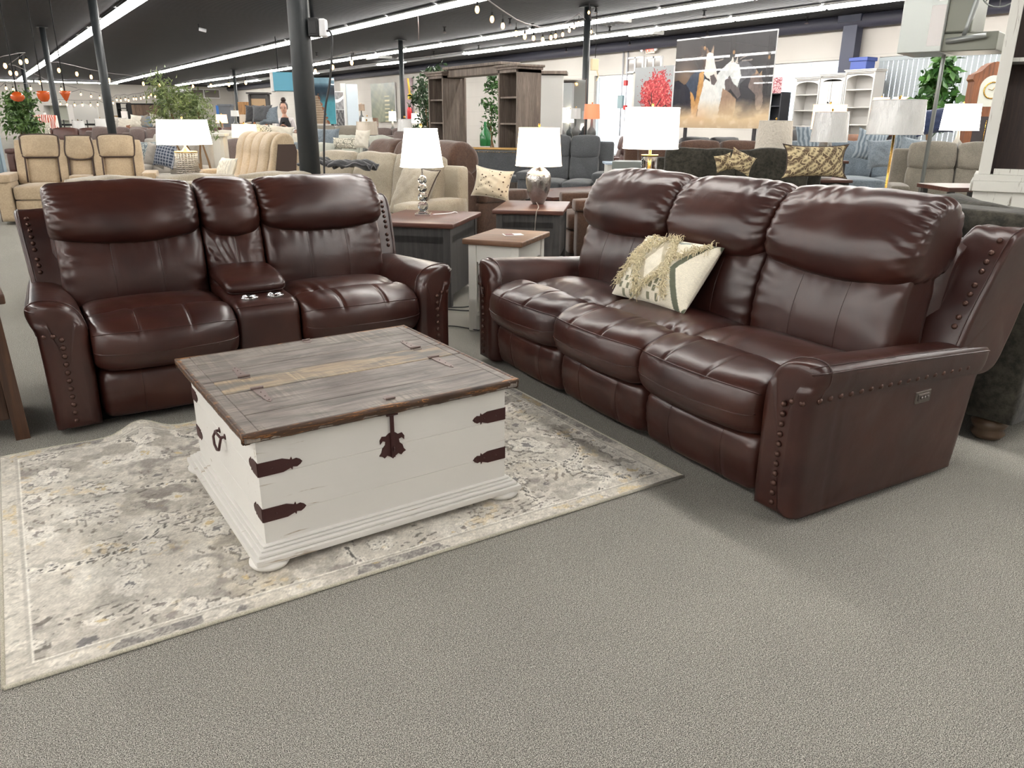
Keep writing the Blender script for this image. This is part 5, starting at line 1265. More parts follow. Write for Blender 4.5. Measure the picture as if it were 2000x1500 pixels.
# ------------------------------------------------------------------ wall unit
M_driftw = wood('driftwood_grey', (92,80,72), (120,108,98), (146,134,122), 'z', .8, .6); M_drift_in = simple('dark_driftwood_inside', (74,66,62), .7)
p_ = gat(1008, 300, 13.6)
hu = thing('wall_unit', 'large driftwood entertainment wall unit with open shelf towers', 'wall unit', (p_.x+.02, p_.y, 0), R(-90))
# local: x towards camera-right (world -Y), front -y (world -X); origin at the near front corner, unit extends to -x
for nm, x0, x1 in (('shelf_tower', -.62, 0), ('shelf_tower', -3.25, -2.63)):
    g = G(); t_ = .045
    g.box(x0, x0+t_, 0, .50, 0, 2.18, .004); g.box(x1-t_, x1, 0, .50, 0, 2.18, .004); g.box(x0, x1, 0, .5, .80, .85, .004); g.box(x0, x1, .0, .5, 2.13, 2.18); g.box(x0, x1, 0, .5, 0, .12)
    tw = g.build(nm, M_driftw, hu)
    g = G(); g.box(x0+t_, x1-t_, .46, .48, .85, 2.13); g.build('back_panel', M_drift_in, tw)
    for z in (1.27, 1.71): g = G(); g.box(x0+t_, x1-t_, .02, .46, z, z+.03, .003); g.build('shelf', M_driftw, tw)
    g = G(); g.box(x0+t_+.003, x1-t_-.003, .0, .02, .13, .79, .004); g.box(x0+t_+.07, x1-t_-.07, -.008, .004, .20, .72, .006); g.build('door', M_driftw, tw)
    g = G(); g.box(x0-.03, x1+.03, -.03, .52, 2.18, 2.22, .008); g.box(x0-.06, x1+.06, -.06, .54, 2.22, 2.26, .01); g.build('cornice', M_driftw, tw)
g = G(); g.box(-2.63,-.62,.06,.50,.78,.83,.005); g.box(-2.63,-.62,.08,.50,0,.10,.004); g.box(-2.63,-.62,.44,.48,.1,.78); g.build('console', M_driftw, hu)
for k in range(3): g = G(); xa = -2.63+.67*k; g.box(xa+.02, xa+.65, .06, .08, .14, .76, .004) if k != 1 else g.box(xa, xa+.02, .06, .44, .10, .78); g.build('door' if k != 1 else 'divider', M_driftw, hu)
g = G(); g.box(-2.63,-.62,.10,.42,2.14,2.28,.01); g.box(-2.68,-.57,.02,.46,2.28,2.33,.01); g.build('bridge', M_driftw, hu)
g = G(); g.box(-2.58,-2.50,.42,.46,.83,2.14); g.box(-.75,-.66,.42,.46,.83,2.14); g.build('back_stile', M_driftw, hu)
t = thing('tall_white_panel', 'tall white cabinet side standing behind the wall unit', 'cabinet', (*gat(1076, 260, 15.5)[:2], 0), rot(-6)); g = G(); g.box(-.26,.22,-.2,.25,0,2.18,.004); g.build('carcass', simple('satin_white', (212,212,208), .5), t); g = G(); g.box(-.32,.30,-.26,.3,2.20,2.26,.006); g.build('top', M_driftw, t)
tree('dark green ficus tree left of the wall unit', gat(838, 300, 17.5), 2.3, [(0,0,2.1,.22),(-.12,0,1.75,.24),(0,0,1.35,.22),(-.1,0,1.0,.22),(.25,0,2.35,.14)], 1.2, 8, .11, LF4, 900, .5, pot=True)
t = thing('green_bottle', 'green glass bottle standing inside the wall unit opening', 'bottle', (*gat(948, 290, 15.3)[:2], .86)); g = G(); g.lathe([(.10,0),(.11,.02),(.11,.22),(.03,.36),(.025,.46)], n=16); g.build('body', simple('green_glass', (40,110,60), .15), t)
tree('leafy green plant seen through the wall unit', gat(963, 290, 16.5), 1.9, [(0,0,1.6,.18),(.02,0,2.0,.18),(0,0,1.25,.16)], 1.0, 9, .09, LF3, 500, .5, pot=True)
# ------------------------------------------------------------------ right side of the shop
ds = thing('plush_sofa', 'dark olive plush sofa with bun feet standing back to back with the long leather sofa', 'sofa', (3.98, 2.45, 0), R(90))
g = G(); puffbox(g, -1.12, 1.16, .30, .53, .10, .985, 10, 9); puffbox(g, -1.12, 1.16, -.45, .4, .10, .42, 10, 6); g.build('frame', F_plush, ds)
for k in range(3): g = G(); puffbox(g, -.90+.62*k, -.90+.62*(k+1), .02, .34, .46, 1.0, 3, 9, lump=.02, seed=k+3); g.build('back_cushion', F_plush, ds); g = G(); puffbox(g, -.90+.62*k, -.90+.62*(k+1), -.52, .30, .30, .50, 4, 7); g.build('seat_cushion', F_plush, ds)
for s in (-1, 1): g = G(); xa = .96 if s > 0 else -1.13; puffbox(g, xa, xa+.20, -.5, .4, .1, .66, 5, 8); g.build('arm', F_plush, ds)
M_bun = simple('bun_foot_wood', (84,66,50), .45)
for sx in (-1.0, 1.04):
    for sy in (-.38, .44): g = G(); g.lathe([(.03,0),(.055,.008),(.07,.03),(.058,.048),(.068,.06),(.075,.08),(.055,.10),(.04,.105)], (sx, sy, 0), 20); g.build('foot', M_bun, ds)
s3 = soft_sofa('dark olive plush sofa with piled cushions behind the tall-shaded glass lamp', gat(1440, 330, 8.6), -10, 2.0, F_plush, D=.95, H=1.04, n=2, aw=.2, q=9, seed=31)
throw('tan geometric-print pillow, large, right end of the dark plush sofa', at(1590, 346, 7.6), .60, .30, .16, P_geo, rx=-10, phi=2, seed=32, pipe=F_pipe, ears=.1)
throw('small tan geometric-print pillow tilted on the dark plush sofa', at(1440, 334, 7.9), .26, .20, .10, P_geo, rx=-16, ry=24, phi=0, seed=33)
throw('small tan print pillow half hidden by its neighbour on the dark plush sofa', at(1416, 334, 8.05), .18, .17, .08, P_geo, rx=-10, ry=-12, phi=10, seed=34)
soft_sofa('mauve-brown reclining sofa behind the dark plush sofa', gat(1380, 300, 10.7), 6, 2.2, F_suede, n=3, style='recliner', H=1.10, q=8, seed=35)
soft_sofa('blue-grey velvet sectional sofa with wavy-print pillows', gat(1665, 330, 13.0), -6, 2.7, F_blue, D=1.1, H=1.04, n=3, q=9, seed=36)
for lab, px, py, d, w, ry in (('wavy-print pillow at the left end of the blue-grey sectional', 1584, 300, 12.6, .45, -6), ('wavy-print pillow leaning at the middle of the blue-grey sectional', 1690, 314, 12.3, .47, 14), ('plain blue-grey pillow in front of the leaning wavy pillow', 1722, 328, 11.9, .43, -4),
                              ('wavy-print pillow beside the brass lamp stem', 1760, 300, 12.6, .45, 10), ('plain blue-grey pillow right of the brass lamp stem', 1778, 328, 11.8, .45, 8)):
    throw(lab, at(px, py, d), w, w, .15, P_wave if 'wavy' in lab.split(' pillow')[0] else F_blue, rx=-14, ry=ry, phi=-4, seed=px)
soft_sofa('taupe reclining sofa with puffy headrests beside the white hutch', gat(1872, 330, 9.4), -20, 1.5, F_taupe, n=2, style='recliner', H=1.13, ah=.62, q=9, seed=37)
soft_sofa('black leather recliner in front of the white bookcases', gat(1600, 290, 15.5), 0, 1.5, F_black, n=2, style='recliner', H=1.22, q=7, seed=38)
soft_sofa('brown leather recliner between the plastic-wrapped lamps', gat(1685, 290, 14.2), -10, 1.1, F_tan, n=1, style='recliner', H=1.15, q=7, seed=39)
throw('navy blue pillow beside the leafy tree', at(1825, 262, 12.2), .55, .40, .2, F_navy, phi=0, ry=-8, seed=40)
# occasional tables carrying the lamps on this side
def table_lamp_on(label, px, ytop, d, tz, w, hs, hb, base, shade, lit=False, tlab=None, r1=None, square=False, fin=True):
    p = at(px, ytop, d); zt = p.z      # top of shade
    tz = zt-hs-hb
    end_table(tlab, (p.x, p.y), FACE, .5, .5, tz, M_cherry, M_dark_leg, under=.1)
    lamp(label, (p.x, p.y, tz), hb, w/2, (r1 or w*.93)/2, hs, base, lit, shade=shade, square=square, fin=fin)
table_lamp_on('glass cylinder and brass lamp with wide glowing drum shade', 1275, 211, 6.6, .6, .475, .33, .50, 'glass', M_shade_on, True, 'dark table under the glass and brass lamp, behind the long sofa', r1=.46)
table_lamp_on('brass stem lamp with large plastic-wrapped white drum shade', 1757, 196, 7.4, .7, .51, .31, .60, 'rod', M_wrap_white, False, 'dark table under the large plastic-wrapped lamp', r1=.48)
table_lamp_on('white block lamp with plastic-wrapped grey shade', 1626, 219, 9.0, .7, .42, .33, .42, 'block', M_wrap_white, False, 'dark table under the white block lamp', r1=.38)
table_lamp_on('lamp with coral-tinted lit shade right behind the white block lamp', 1622, 205, 10.2, .7, .42, .30, .4, 'urn2', M_shade_warm, True, 'dark table under the coral shaded lamp', r1=.42)
table_lamp_on('lamp with rippled cream drum shade behind the dark plush sofa', 1516, 236, 9.7, .7, .46, .365, .44, 'urn2', simple('rippled_cream_shade', (206,198,184), .45, bump=(30, .9, .02)), False, 'dark table under the rippled cream lamp', r1=.40)
table_lamp_on('glowing white lamp left of the grandfather clock', 1882, 204, 10.4, .7, .48, .33, .4, 'urn2', M_shade_on, True, 'dark table under the glowing lamp near the clock', r1=.44)
table_lamp_on('lit warm lamp peeking above the big plastic shade, left one', 1722, 191, 14.9, .7, .27, .27, .4, 'urn2', M_shade_warm, True, 'dark table under the left warm lamp near the window', r1=.29)
table_lamp_on('lit warm lamp peeking above the big plastic shade, right one', 1760, 190, 16.2, .7, .33, .28, .4, 'urn2', M_shade_warm, True, 'dark table under the right warm lamp near the window', r1=.29)
# white hutch at right
M_hut = distressed('antique_white_wood', (204,203,196), (122,116,106), .60, .6, 'z'); M_hin = wood('dark_umber_inside', (40,26,22), (54,36,30), (66,46,38), 'z', 1, .6)
p_ = at(1905, 350, 6.2); hb_ = p_.z
t = thing('white_hutch', 'tall antique white hutch with dark shelves cut by the right edge', 'hutch', (p_.x, p_.y, 0), rot(-31))
g = G(); g.box(0,1.3,.0,.55,.0,hb_-.09,.006); g.build('base_cabinet', M_hut, t)
g = G(); g.box(-.03,1.33,-.04,.56,hb_-.09,hb_-.01,.006); g.box(-.015,1.3,-.02,.55,hb_-.01,hb_+.04,.004); g.build('counter', M_hut, t)
for x in (.01, 1.18): g = G(); g.box(x,x+.085,.02,.10,hb_+.04,3.05,.004); g.build('stile', M_hut, t)
g = G(); g.box(.035,.075,.10,.46,hb_+.04,3.05); g.box(1.22,1.26,.10,.46,hb_+.04,3.05); g.box(.115,1.18,.02,.06,hb_+.04,hb_+.085,.003); g.build('case', M_hut, t)
g = G(); g.box(.076,.084,.10,.45,hb_+.06,3.05); g.box(.08,1.22,.44,.455,hb_+.05,3.05); g.box(.08,1.22,.10,.44,hb_+.041,hb_+.06); g.build('lining', M_hin, t)
sz = at(1980, 124, 6.3).z
g = G(); g.box(.084,1.21,.09,.44,sz-.015,sz+.015,.002); g.build('shelf', M_hut, t)
t2 = thing('occasional_table', 'brown wooden table with warm reflections left of the white hutch', 'side table', (*gat(1880, 352, 7.4)[:2], 0), rot(0)); g = G(); g.box(-.28,.30,-.3,.3,.73,.77,.005); g.build('top', M_cherry, t2)
for sx in (-.25,.22):
    for sy in (-.27,.22): g = G(); g.box(sx,sx+.05,sy,sy+.05,0,.73,.003); g.build('leg', M_dark_leg, t2)
# ------------------------------------------------------------------ pictures
def p_horse(U, V):
    x = U; y = V; C_ = np.zeros(U.shape+(3,)); C_[:] = [30,27,30]
    n1 = (vn(U, V, 6, 2)-.5)*3; n2 = (vn(U, V, 16, 4)-.5)*3; n3 = (vn(U*2.4, V, 30, 1)-.5)*3.4
    def bl(m, c, a=1.0): m = np.clip(m, 0, 1)[..., None]*a; C_[:] = C_*(1-m)+np.array(c, float)*m
    bl(np.exp(-((U-.12)/.14)**2-((V-.52)/.25)**2), [126,104,84], .8)
    def cv(pts): return [((x-645)/765.0, 1-(y-(310-80*(x-645)/765.0))/690.0) for x, y in pts]
    def horse(pts, c1, c2, k=.55): m = mask_poly(U+.005*n2, V+.005*n1, cv(pts)); bl(m*1.0, c1); bl(m*np.clip(.30+.35*n3+.35*n1, 0, 1), c2, k)
    horse([(640,640),(680,625),(730,655),(775,640),(830,690),(860,800),(820,960),(640,990)], [30,34,46], [58,54,58])
    horse([(750,650),(790,575),(850,530),(900,560),(905,640),(870,800),(800,720)], [58,68,84], [30,36,48])
    horse([(1150,470),(1200,440),(1260,480),(1300,520),(1300,640),(1240,760),(1180,760),(1150,600)], [84,84,88], [40,38,42])
    horse([(1180,620),(1230,570),(1260,560),(1300,660),(1260,860),(1180,880),(1160,760)], [30,30,38], [54,48,50])
    horse([(1255,560),(1285,525),(1330,540),(1345,600),(1352,680),(1358,750),(1345,790),(1322,798),(1305,760),(1300,690),(1270,660),(1240,640)], [112,98,92], [54,46,46])
    horse([(1282,540),(1292,505),(1308,535)], [150,124,96], [90,70,60]); horse([(1315,545),(1330,512),(1336,552)], [150,124,96], [90,70,60])
    horse([(1000,560),(1050,500),(1100,455),(1160,480),(1185,560),(1165,640),(1090,640),(1055,720),(1050,900),(960,960),(960,700)], [204,208,206], [150,152,152])
    horse([(1060,600),(1095,560),(1135,620),(1175,650),(1192,700),(1175,728),(1150,700),(1110,660),(1075,690)], [92,84,84], [58,52,54])
    horse([(1095,470),(1108,425),(1122,465)], [196,190,180], [110,100,96]); horse([(1128,468),(1142,420),(1150,470)], [196,190,180], [110,100,96])
    horse([(1052,660),(1110,690),(1160,730),(1165,800),(1140,900),(1090,880),(1030,860)], [146,120,100], [96,78,66])
    horse([(905,600),(960,620),(1000,650),(1030,720),(1030,860),(980,960),(860,960),(868,760),(885,650)], [212,212,208], [168,172,172])
    horse([(895,430),(905,400),(955,405),(975,470),(1000,570),(1002,610),(985,642),(962,636),(945,600),(915,590),(893,560)], [206,200,192], [150,140,134])
    horse([(945,575),(975,560),(1002,600),(985,642),(962,636)], [88,80,80], [56,50,52])
    horse([(895,420),(890,350),(925,400)], [120,96,80], [40,34,34]); horse([(935,405),(948,345),(962,408)], [150,130,112], [60,50,46])
    horse([(840,360),(895,350),(905,420),(890,600),(870,700),(862,560),(880,470)], [48,36,32], [110,78,52])
    horse([(855,560),(890,540),(895,640),(870,780),(850,900),(820,920),(790,700),(815,720),(840,780)], [186,142,88], [118,84,54], .7)
    for (x0, y0, x1, y1) in ((1160,440,1215,415),(1180,450,1250,440),(1120,430,1165,405),(980,460,1040,450),(800,450,870,430)):
        a_, b_ = cv([(x0, y0), (x1, y1)]); bl((dist_line(U+.012*n2, V+.012*n1, [a_, b_]) < .006)*1.0, [150,140,132], .7)
    d = np.clip((.33+.06*n1-V)/.22, 0, 1); bl(d, [196,172,138]); bl(np.clip((.10-V)/.1, 0, 1), [176,156,130], .8); bl(np.clip(n2*d, 0, 1), [222,204,176], .5)
    return C_
hx = 10.6; a = at(1312, 248, 1); 
def on_x(px, py, X): q = at(px, py, 1)-Vector((0,0,EYE)); k = X/q.x; return Vector((0,0,EYE))+q*k
bl_, br, tl = on_x(1312, 249, hx), on_x(1500, 248, hx), on_x(1312, 79, hx)
W_, H_ = abs(bl_.y-br.y), tl.z-bl_.z
canvas('horse_print', 'large glossy print of running horses in dust, hanging at the right', 'picture', (hx, (bl_.y+br.y)/2, bl_.z), -90, W_, H_, 230, 170, p_horse, rough=.06, legs=True)
def p_tree(U, V):
    C_ = np.zeros(U.shape+(3,)); C_[:] = [168,172,174]; C_ += (10*(V-.5))[..., None]
    n = (vn(U, V, 14, 3)-.5)*3; n2 = (vn(U, V, 42, 5, 2)-.5)*3; r_ = np.hypot((U-.60)/.44, (V-.44)/.46)
    r_ = np.where(V < .2, r_*1.25, r_)
    m = (r_+.22*n+.22*n2 < .95); C_[m] = np.array([200,72,76])+(n2*50)[m][:, None]*np.array([1,.9,.9])
    m2 = m & (n2 > .75); C_[m2] = [232,160,140]; m3 = m & (n+n2 < -.9); C_[m3] = [150,46,52]; m4 = m & (n < -.85) & (n2 > 0); C_[m4] = [170,172,170]
    for ln in ([(.52,.0),(.50,.25),(.46,.5)], [(.52,.05),(.62,.25),(.72,.38)], [(.50,.2),(.40,.35)], [(.66,.05),(.72,.2),(.86,.26),(.92,.12)]):
        C_[dist_line(U, V, ln) < .013] = [70,40,40]
    return C_
q0, q1, qt = on_x(1238, 232, 12.0), on_x(1311, 232, 12.0), on_x(1238, 133, 12.0)
canvas('tree_print', 'stretched canvas of a red-leaved tree on grey, left of the horses', 'picture', (12.0, (q0.y+q1.y)/2, q0.z), -90, abs(q0.y-q1.y), qt.z-q0.z, 110, 130, p_tree, rough=.5, thick=.05, legs=True)
def p_jetty(U, V):
    C_ = np.zeros(U.shape+(3,)); n = (vn(U, V, 9, 7)-.5)*2.4; C_[:] = [38,44,54]
    def bl(m, c, a=1.0): m = np.clip(m, 0, 1)[..., None]*a; C_[:] = C_*(1-m)+np.array(c, float)*m
    bl((V-.78)/.12, [120,150,164]); bl(np.clip((.66-V)/.2, 0, 1)*np.clip((U-.35)/.3, 0, 1), [48,136,152]); bl(np.clip((.2-V)/.2, 0, 1)*(U > .5), [90,180,186], .6)
    bl(((np.hypot((U-.12)/.2, (V-.6)/.16)+.2*n) < 1)*1.0, [30,42,34]); C_ += (10*n)[..., None]
    w = .07+.27*(.62-V).clip(0)/.62; m = (np.abs(U-.42) < w) & (V < .62); C_[m] = np.array([150,128,104])+(18*np.sin(V*120)+10*n)[m][:, None]
    m = (np.abs(np.abs(U-.42)-w*1.05) < .022+.03*(.62-V)) & (V < .66) & (np.sin(V*60+n*2) > -.5); C_[m] = np.array([128,78,50])+(14*n)[m][:, None]; return C_
q = at(626, 242, 21.5); canvas('jetty_print', 'glossy print of a wooden jetty over teal water right of the thick column', 'picture', (q.x, q.y, q.z), FACE-4, .92, 1.2, 90, 110, p_jetty, rough=.06, legs=True)
def p_bw(U, V):
    C_ = np.zeros(U.shape+(3,)); C_[:] = [150,150,152]; C_ += (26*sn(U*8, V*8, 0, 1))[..., None]; C_[V < .48] = [84,84,86]; C_[(V < .48) & (sn(U*14, V*12, 0, 5) > .2)] = [140,140,140]
    C_[(np.abs(V-.49) < .015)] = [200,200,202]; m = np.hypot((U-.3)/.12, (V-.62)/.17) < 1; C_[m] = [40,42,42]; m = (np.abs(V-(.86-.12*np.cos((U-.5)*3.2))) < .05); C_[m] = [245,245,248]; return C_
q = at(660, 246, 22.5); canvas('landscape_print', 'black and white landscape print in a white frame', 'picture', (q.x, q.y, q.z), FACE+10, .40, .92, 60, 90, p_bw, rough=.1, frame=simple('white_frame', (226,226,226), .4), legs=True)
t = thing('display_door', 'pale blue-white distressed door panel standing by the landscape print', 'door panel', (*gat(690, 240, 23.5)[:2], 0), rot(4)); g = G(); g.box(-.16,.18,-.03,.03,.2,2.36,.004); g.build('panel', distressed('pale_blue_white', (216,228,236), (150,160,166), .68), t); g = G(); g.box(-.32,-.165,-.06,.03,.2,2.38,.004); g.build('frame', simple('satin_white', (212,212,208), .5), t)
def p_green(U, V):
    C_ = np.zeros(U.shape+(3,)); C_[:] = [98,104,88]; n = sn(U*9, V*9, 0, 1); C_ += (16*n+20*np.exp(-((U-.38)/.22)**2))[..., None]*np.array([1.2,1.1,.8]); m = (np.abs(U-.68) < .1) & (np.sin(V*60) > .6) & (V < .7); C_[m] = [196,188,150]; return C_
b0, b1, bt = on_x(728, 238, XW-.08), on_x(774, 238, XW-.08), on_x(728, 164, XW-.08)
canvas('green_art_panel', 'large mottled green and gold art panel on the right wall', 'wall art', (XW-.08, (b0.y+b1.y)/2, b0.z), -90, abs(b0.y-b1.y), bt.z-b0.z, 90, 70, p_green, rough=.3, thick=.06)
b0, b1 = on_x(791, 235, XW-.06), on_x(807, 235, XW-.06)
g = G(); g.box(-.03,.03,-abs(b0.y-b1.y)/2,abs(b0.y-b1.y)/2,0,1.9,.004); o = g.build('wall_panel', wood('mauve_barn_wood', (140,118,122), (166,144,148), (180,160,162), 'z', .7, .6)); o.location = (XW-.05, (b0.y+b1.y)/2, b0.z); tag(o, 'mauve weathered wood panel on the wall right of the extinguisher column', 'wall panel')
# ------------------------------------------------------------------ along the right wall
M_wb = simple('white_bookcase_paint', (196,194,190), .5)
def wb(lab, px, px1, h, d, n, doors=False, name='bookcase'):
    pa, pb = on_x(px, 200, XW-.95), on_x(px1, 200, XW-.95); p = (pa+pb)/2; w = abs(pa.y-pb.y)-.015; t = bookcase(lab, (XW-.75, p.y), -90, w, .4, h, n, M_wb, name=name, base_h=.55)
    g = G(); P = [(-w/2+.03,h-.03),(w/2-.03,h-.03),(w/2-.03,h-.16)]+[(math.cos(a)*(w/2-.03), h-.16+math.sin(a)*.09) for a in np.linspace(0, PI, 12)]+[(-w/2+.03,h-.16)]
    g.prism(P, 0, .02, Matrix(((1,0,0,0),(0,0,1,-.2),(0,1,0,0),(0,0,0,1)))); g.build('arched_rail', M_wb, t)
    if doors:
        for s in (-1, 1): g = G(); x0, x1 = (-w/2+.03, -.005) if s < 0 else (.005, w/2-.03); g.box(x0, x1, -.215, -.2, h-.95, h-.12, .003); g.box(x0+.06, x1-.06, -.221, -.213, h-.88, h-.2, .004); dd = g.build('door', M_wb, t); g = G(); g.lathe([(.015,0),(.018,.012),(0,.02)], (0,0,0), 8, M=RT((s*-.0+(x0 if s > 0 else x1)+s*.04, -.22, h-.58), R(90))); g.build('knob', M_black, dd)
    return t
wb('white open bookcase, left one of the three by the bright window', 1550, 1597, 2.34, 0, 5); wb('white bookcase with paired doors, middle of the three', 1597, 1646, 2.38, 0, 4, True); wb('white open bookcase, right one of the three', 1646, 1702, 2.44, 0, 5)
bk = bookcase('narrow black bookcase just right of the horse print', tuple(on_x(1516, 200, XW-1.2)[:2]), -90, .55, .35, 2.05, 6, simple('black_paint', (34,36,42), .4), crown=False)
g = G(); g.box(-.14,.14,-.004,.004,0,.36,.0); o = g.build('poster', patt('magazine_print', (210,160,160), (120,60,70), 12)); p = on_x(1516, 182, XW-1.383); o.location = p; o.rotation_euler = (0,0,R(-90)); tag(o, 'colourful leaflet poster on the black bookcase', 'poster')
g = G(); g.box(-.17,.17,-.2,.2,0,.22,.01); g.box(-.2,.2,-.23,.23,.17,.25,.01); o = g.build('storage_tote', simple('blue_plastic', (52,72,140), .4)); p = on_x(1683, 138, XW-.75); o.location = (p.x, p.y, 2.50); tag(o, 'blue plastic tote on top of the white bookcases', 'storage bin')
g = G(); g.box(-.12,.12,-.02,.02,0,.30,.02); o = g.build('thermostat_box', simple('white_plastic', (225,225,228), .35)); p = on_x(1724, 170, XW-.05); o.location = (XW-.03, p.y, p.z-.15); o.rotation_euler = (0,0,R(-90)); tag(o, 'white plastic sign box on the wall right of the bookcases', 'sign')
# vertical blinds outside the right-hand glass
M_bl = simple('pale_blind_slats', (150,158,160), .6)
t = thing('vertical_blinds', 'pale vertical blinds hanging inside the window behind the tree', 'blinds', (XW-.07, 9.25, .4), 0)
g = G(); g.box(-.03,.03,-2.0,2.0,2.30,2.38); g.build('headrail', M_bl, t)
for k in range(34): g = G(); y = -1.95+k*.118; g.box(-.012,-.008,y-.052,y+.052,0,2.30); o = g.build('slat', M_bl, t)
tree('leafy rubber tree in front of the right-hand window', gat(1822, 230, 14.8), 2.5, [(0,0,2.30,.14),(-.08,0,2.0,.20),(.05,0,1.75,.24),(-.12,0,1.5,.26),(.14,0,1.45,.2),(.1,0,2.05,.16)], 1.3, 12, .17, LF3, 620, .6, spread=.1).scale = (1.15, 1.15, 1.09)
# steel posts and dark downpipes by the window
for lab, px, X, m in (('galvanised pipe running down in front of the leafy tree', 1845, 9.2, simple('galvanised', (150,154,152), .4, .6)),):
    p = on_x(px, 100, X); g = G(); g.tube([(0,0,0),(0,0,ZC)], .022, 10); o = g.build('steel_pipe', m); o.location = (p.x, p.y, 0); tag(o, lab, 'pipe')
p = on_x(1663, 80, XW-.25); g = G(); g.box(-.12,.12,-.18,.18,0,ZC); g.box(-.2,.2,-.3,.3,ZC-.15,ZC); o = g.build('dark_pilaster', simple('dark_navy_steel', (44,48,66), .5)); o.location = (p.x, p.y, 0); tag(o, 'dark navy steel pillar on the right wall between the windows', 'pillar')
# unit heater hanging from the deck
t = thing('unit_heater', 'grey gas unit heater hung under the ceiling, pasted with white notices', 'heater', (9.22, 4.84, 2.06), R(-74))
M_hs = simple('heater_grey_steel', (160,164,160), .35, .5); M_hd = simple('heater_olive', (112,114,104), .45, .4)
g = G(); g.box(-.58,-.14,-.40,.30,0,1.15,.01); g.build('cabinet', M_hs, t)
def gsh(g):
    g.v = [v-np.array([.15,0,0]) for v in g.v]; return g
g = G(); g.box(.0,.26,-.36,.26,.18,1.15,.02); g.box(.0,.52,-.36,.26,.0,.18,.01); gsh(g).build('burner_box', M_hd, t)
for (x0, x1, z0, z1) in ((-.12,.0,.64,.80), (-.08,.0,.50,.62), (-.14,.0,.06,.46)): g = G(); g.box(x0, x1, -.404, -.401, z0, z1); gsh(g).build('notice', simple('white_card', (232,228,226), .5), t)
g = G(); g.lathe([(.0,-.02),(.06,-.02),(.09,.02),(.10,.12),(.09,.16),(.0,.16)], (0,0,0), 20, M=RT((.58,-.25,.72), 0, R(90))); gsh(g).build('motor', simple('dark_motor', (40,40,46), .4), t)
g = G(); g.lathe([(.0,0),(.07,0),(.085,.05),(.06,.12),(0,.13)], (0,0,0), 20, M=RT((.76,-.25,.74), 0, R(90))); gsh(g).build('motor_end', simple('galvanised', (150,154,152), .4, .6), t)
g = G(); g.tube([(.30,-.30,1.15),(.30,-.32,.9),(.27,-.34,.55),(.22,-.34,.25),(.2,-.34,.15)], .03, 10); g.tube([(.05,-.40,.10),(.25,-.42,.12),(.42,-.42,.14)], .028, 10); g.tube([(.42,-.40,1.1),(.52,-.38,.9),(.44,-.38,.62)], .012, 6); g.tube([(.36,-.38,1.1),(.46,-.36,.85),(.62,-.34,.5),(.60,-.32,.25)], .010, 6); gsh(g).build('gas_pipe', simple('galvanised', (150,154,152), .4, .6), t)
g = G(); g.tube([(.45+.20*math.cos(a), -.2, .62+.20*math.sin(a)) for a in np.linspace(0, 2*PI, 25)[:-1]], .008, 6, closed=True); g.tube([(.45+.13*math.cos(a), -.22, .62+.13*math.sin(a)) for a in np.linspace(0, 2*PI, 25)[:-1]], .006, 6, closed=True)
for a in range(0, 360, 45): g.tube([(.45,-.2,.62),(.45+.2*math.cos(R(a)),-.2,.62+.2*math.sin(R(a)))], .005, 5)
gsh(g).build('fan_guard', simple('galvanised', (150,154,152), .4, .6), t)
g = G(); [g.tube([(x,y,1.14),(x,y,1.68)], .012, 6) for x in (-.55,-.05) for y in (-.33,.2)]; g.build('hanger_rods', M_black, t)
# grandfather clock
M_oak = wood('honey_oak', (84,48,28), (118,70,42), (142,90,58), 'z', 1, .4)
p = gat(1934, 160, 13.2); t = thing('grandfather_clock', 'honey oak grandfather clock with glass dial door by the right hutch', 'clock', (p.x, p.y, 0), rot(-10))
g = G(); w = .30; P = [(-w,0),(w,0),(w,2.02),(w*1.12,2.06),(w*1.05,2.14),(w*.7,2.19),(w*.45,2.28),(w*.2,2.325),(0,2.335),(-w*.2,2.325),(-w*.45,2.28),(-w*.7,2.19),(-w*1.05,2.14),(-w*1.12,2.06),(-w,2.02)]
g.prism(P, -.15, .15, Matrix(((1,0,0,0),(0,0,1,0),(0,1,0,0),(0,0,0,1)))); g.build('case', M_oak, t)
g = G(); P = [(-.20,1.62),(.20,1.62),(.20,1.92)]+[(.20*math.cos(a), 1.92+.20*math.sin(a)) for a in np.linspace(0, PI, 14)]+[(-.20,1.92)]; g.prism(P, -.158, -.15, Matrix(((1,0,0,0),(0,0,1,0),(0,1,0,0),(0,0,0,1)))); g.build('dial_glass', simple('pale_dial', (204,206,196), .15), t)
g = G(); g.tube([(.13*math.cos(a), -.165, 1.88+.13*math.sin(a)) for a in np.linspace(0, 2*PI, 25)[:-1]], .012, 6, closed=True); g.tube([(0,-.165,1.88),(.05,-.165,1.96)], .005, 5); g.tube([(0,-.165,1.88),(-.07,-.165,1.90)], .005, 5); g.build('dial_ring', M_brass, t)
g = G(); g.box(-.19,.19,-.157,-.15,.55,1.46,.002); g.build('pendulum_door', simple('smoked_glass', (62,58,60), .08), t); g = G(); g.tube([(0,-.165,1.4),(0,-.165,.9)], .006, 6); g.lathe([(0,0),(.07,.005),(.0,.01)], (0,0,0), 16, M=RT((0,-.165,.86), R(90))); g.build('pendulum', M_brass, t)
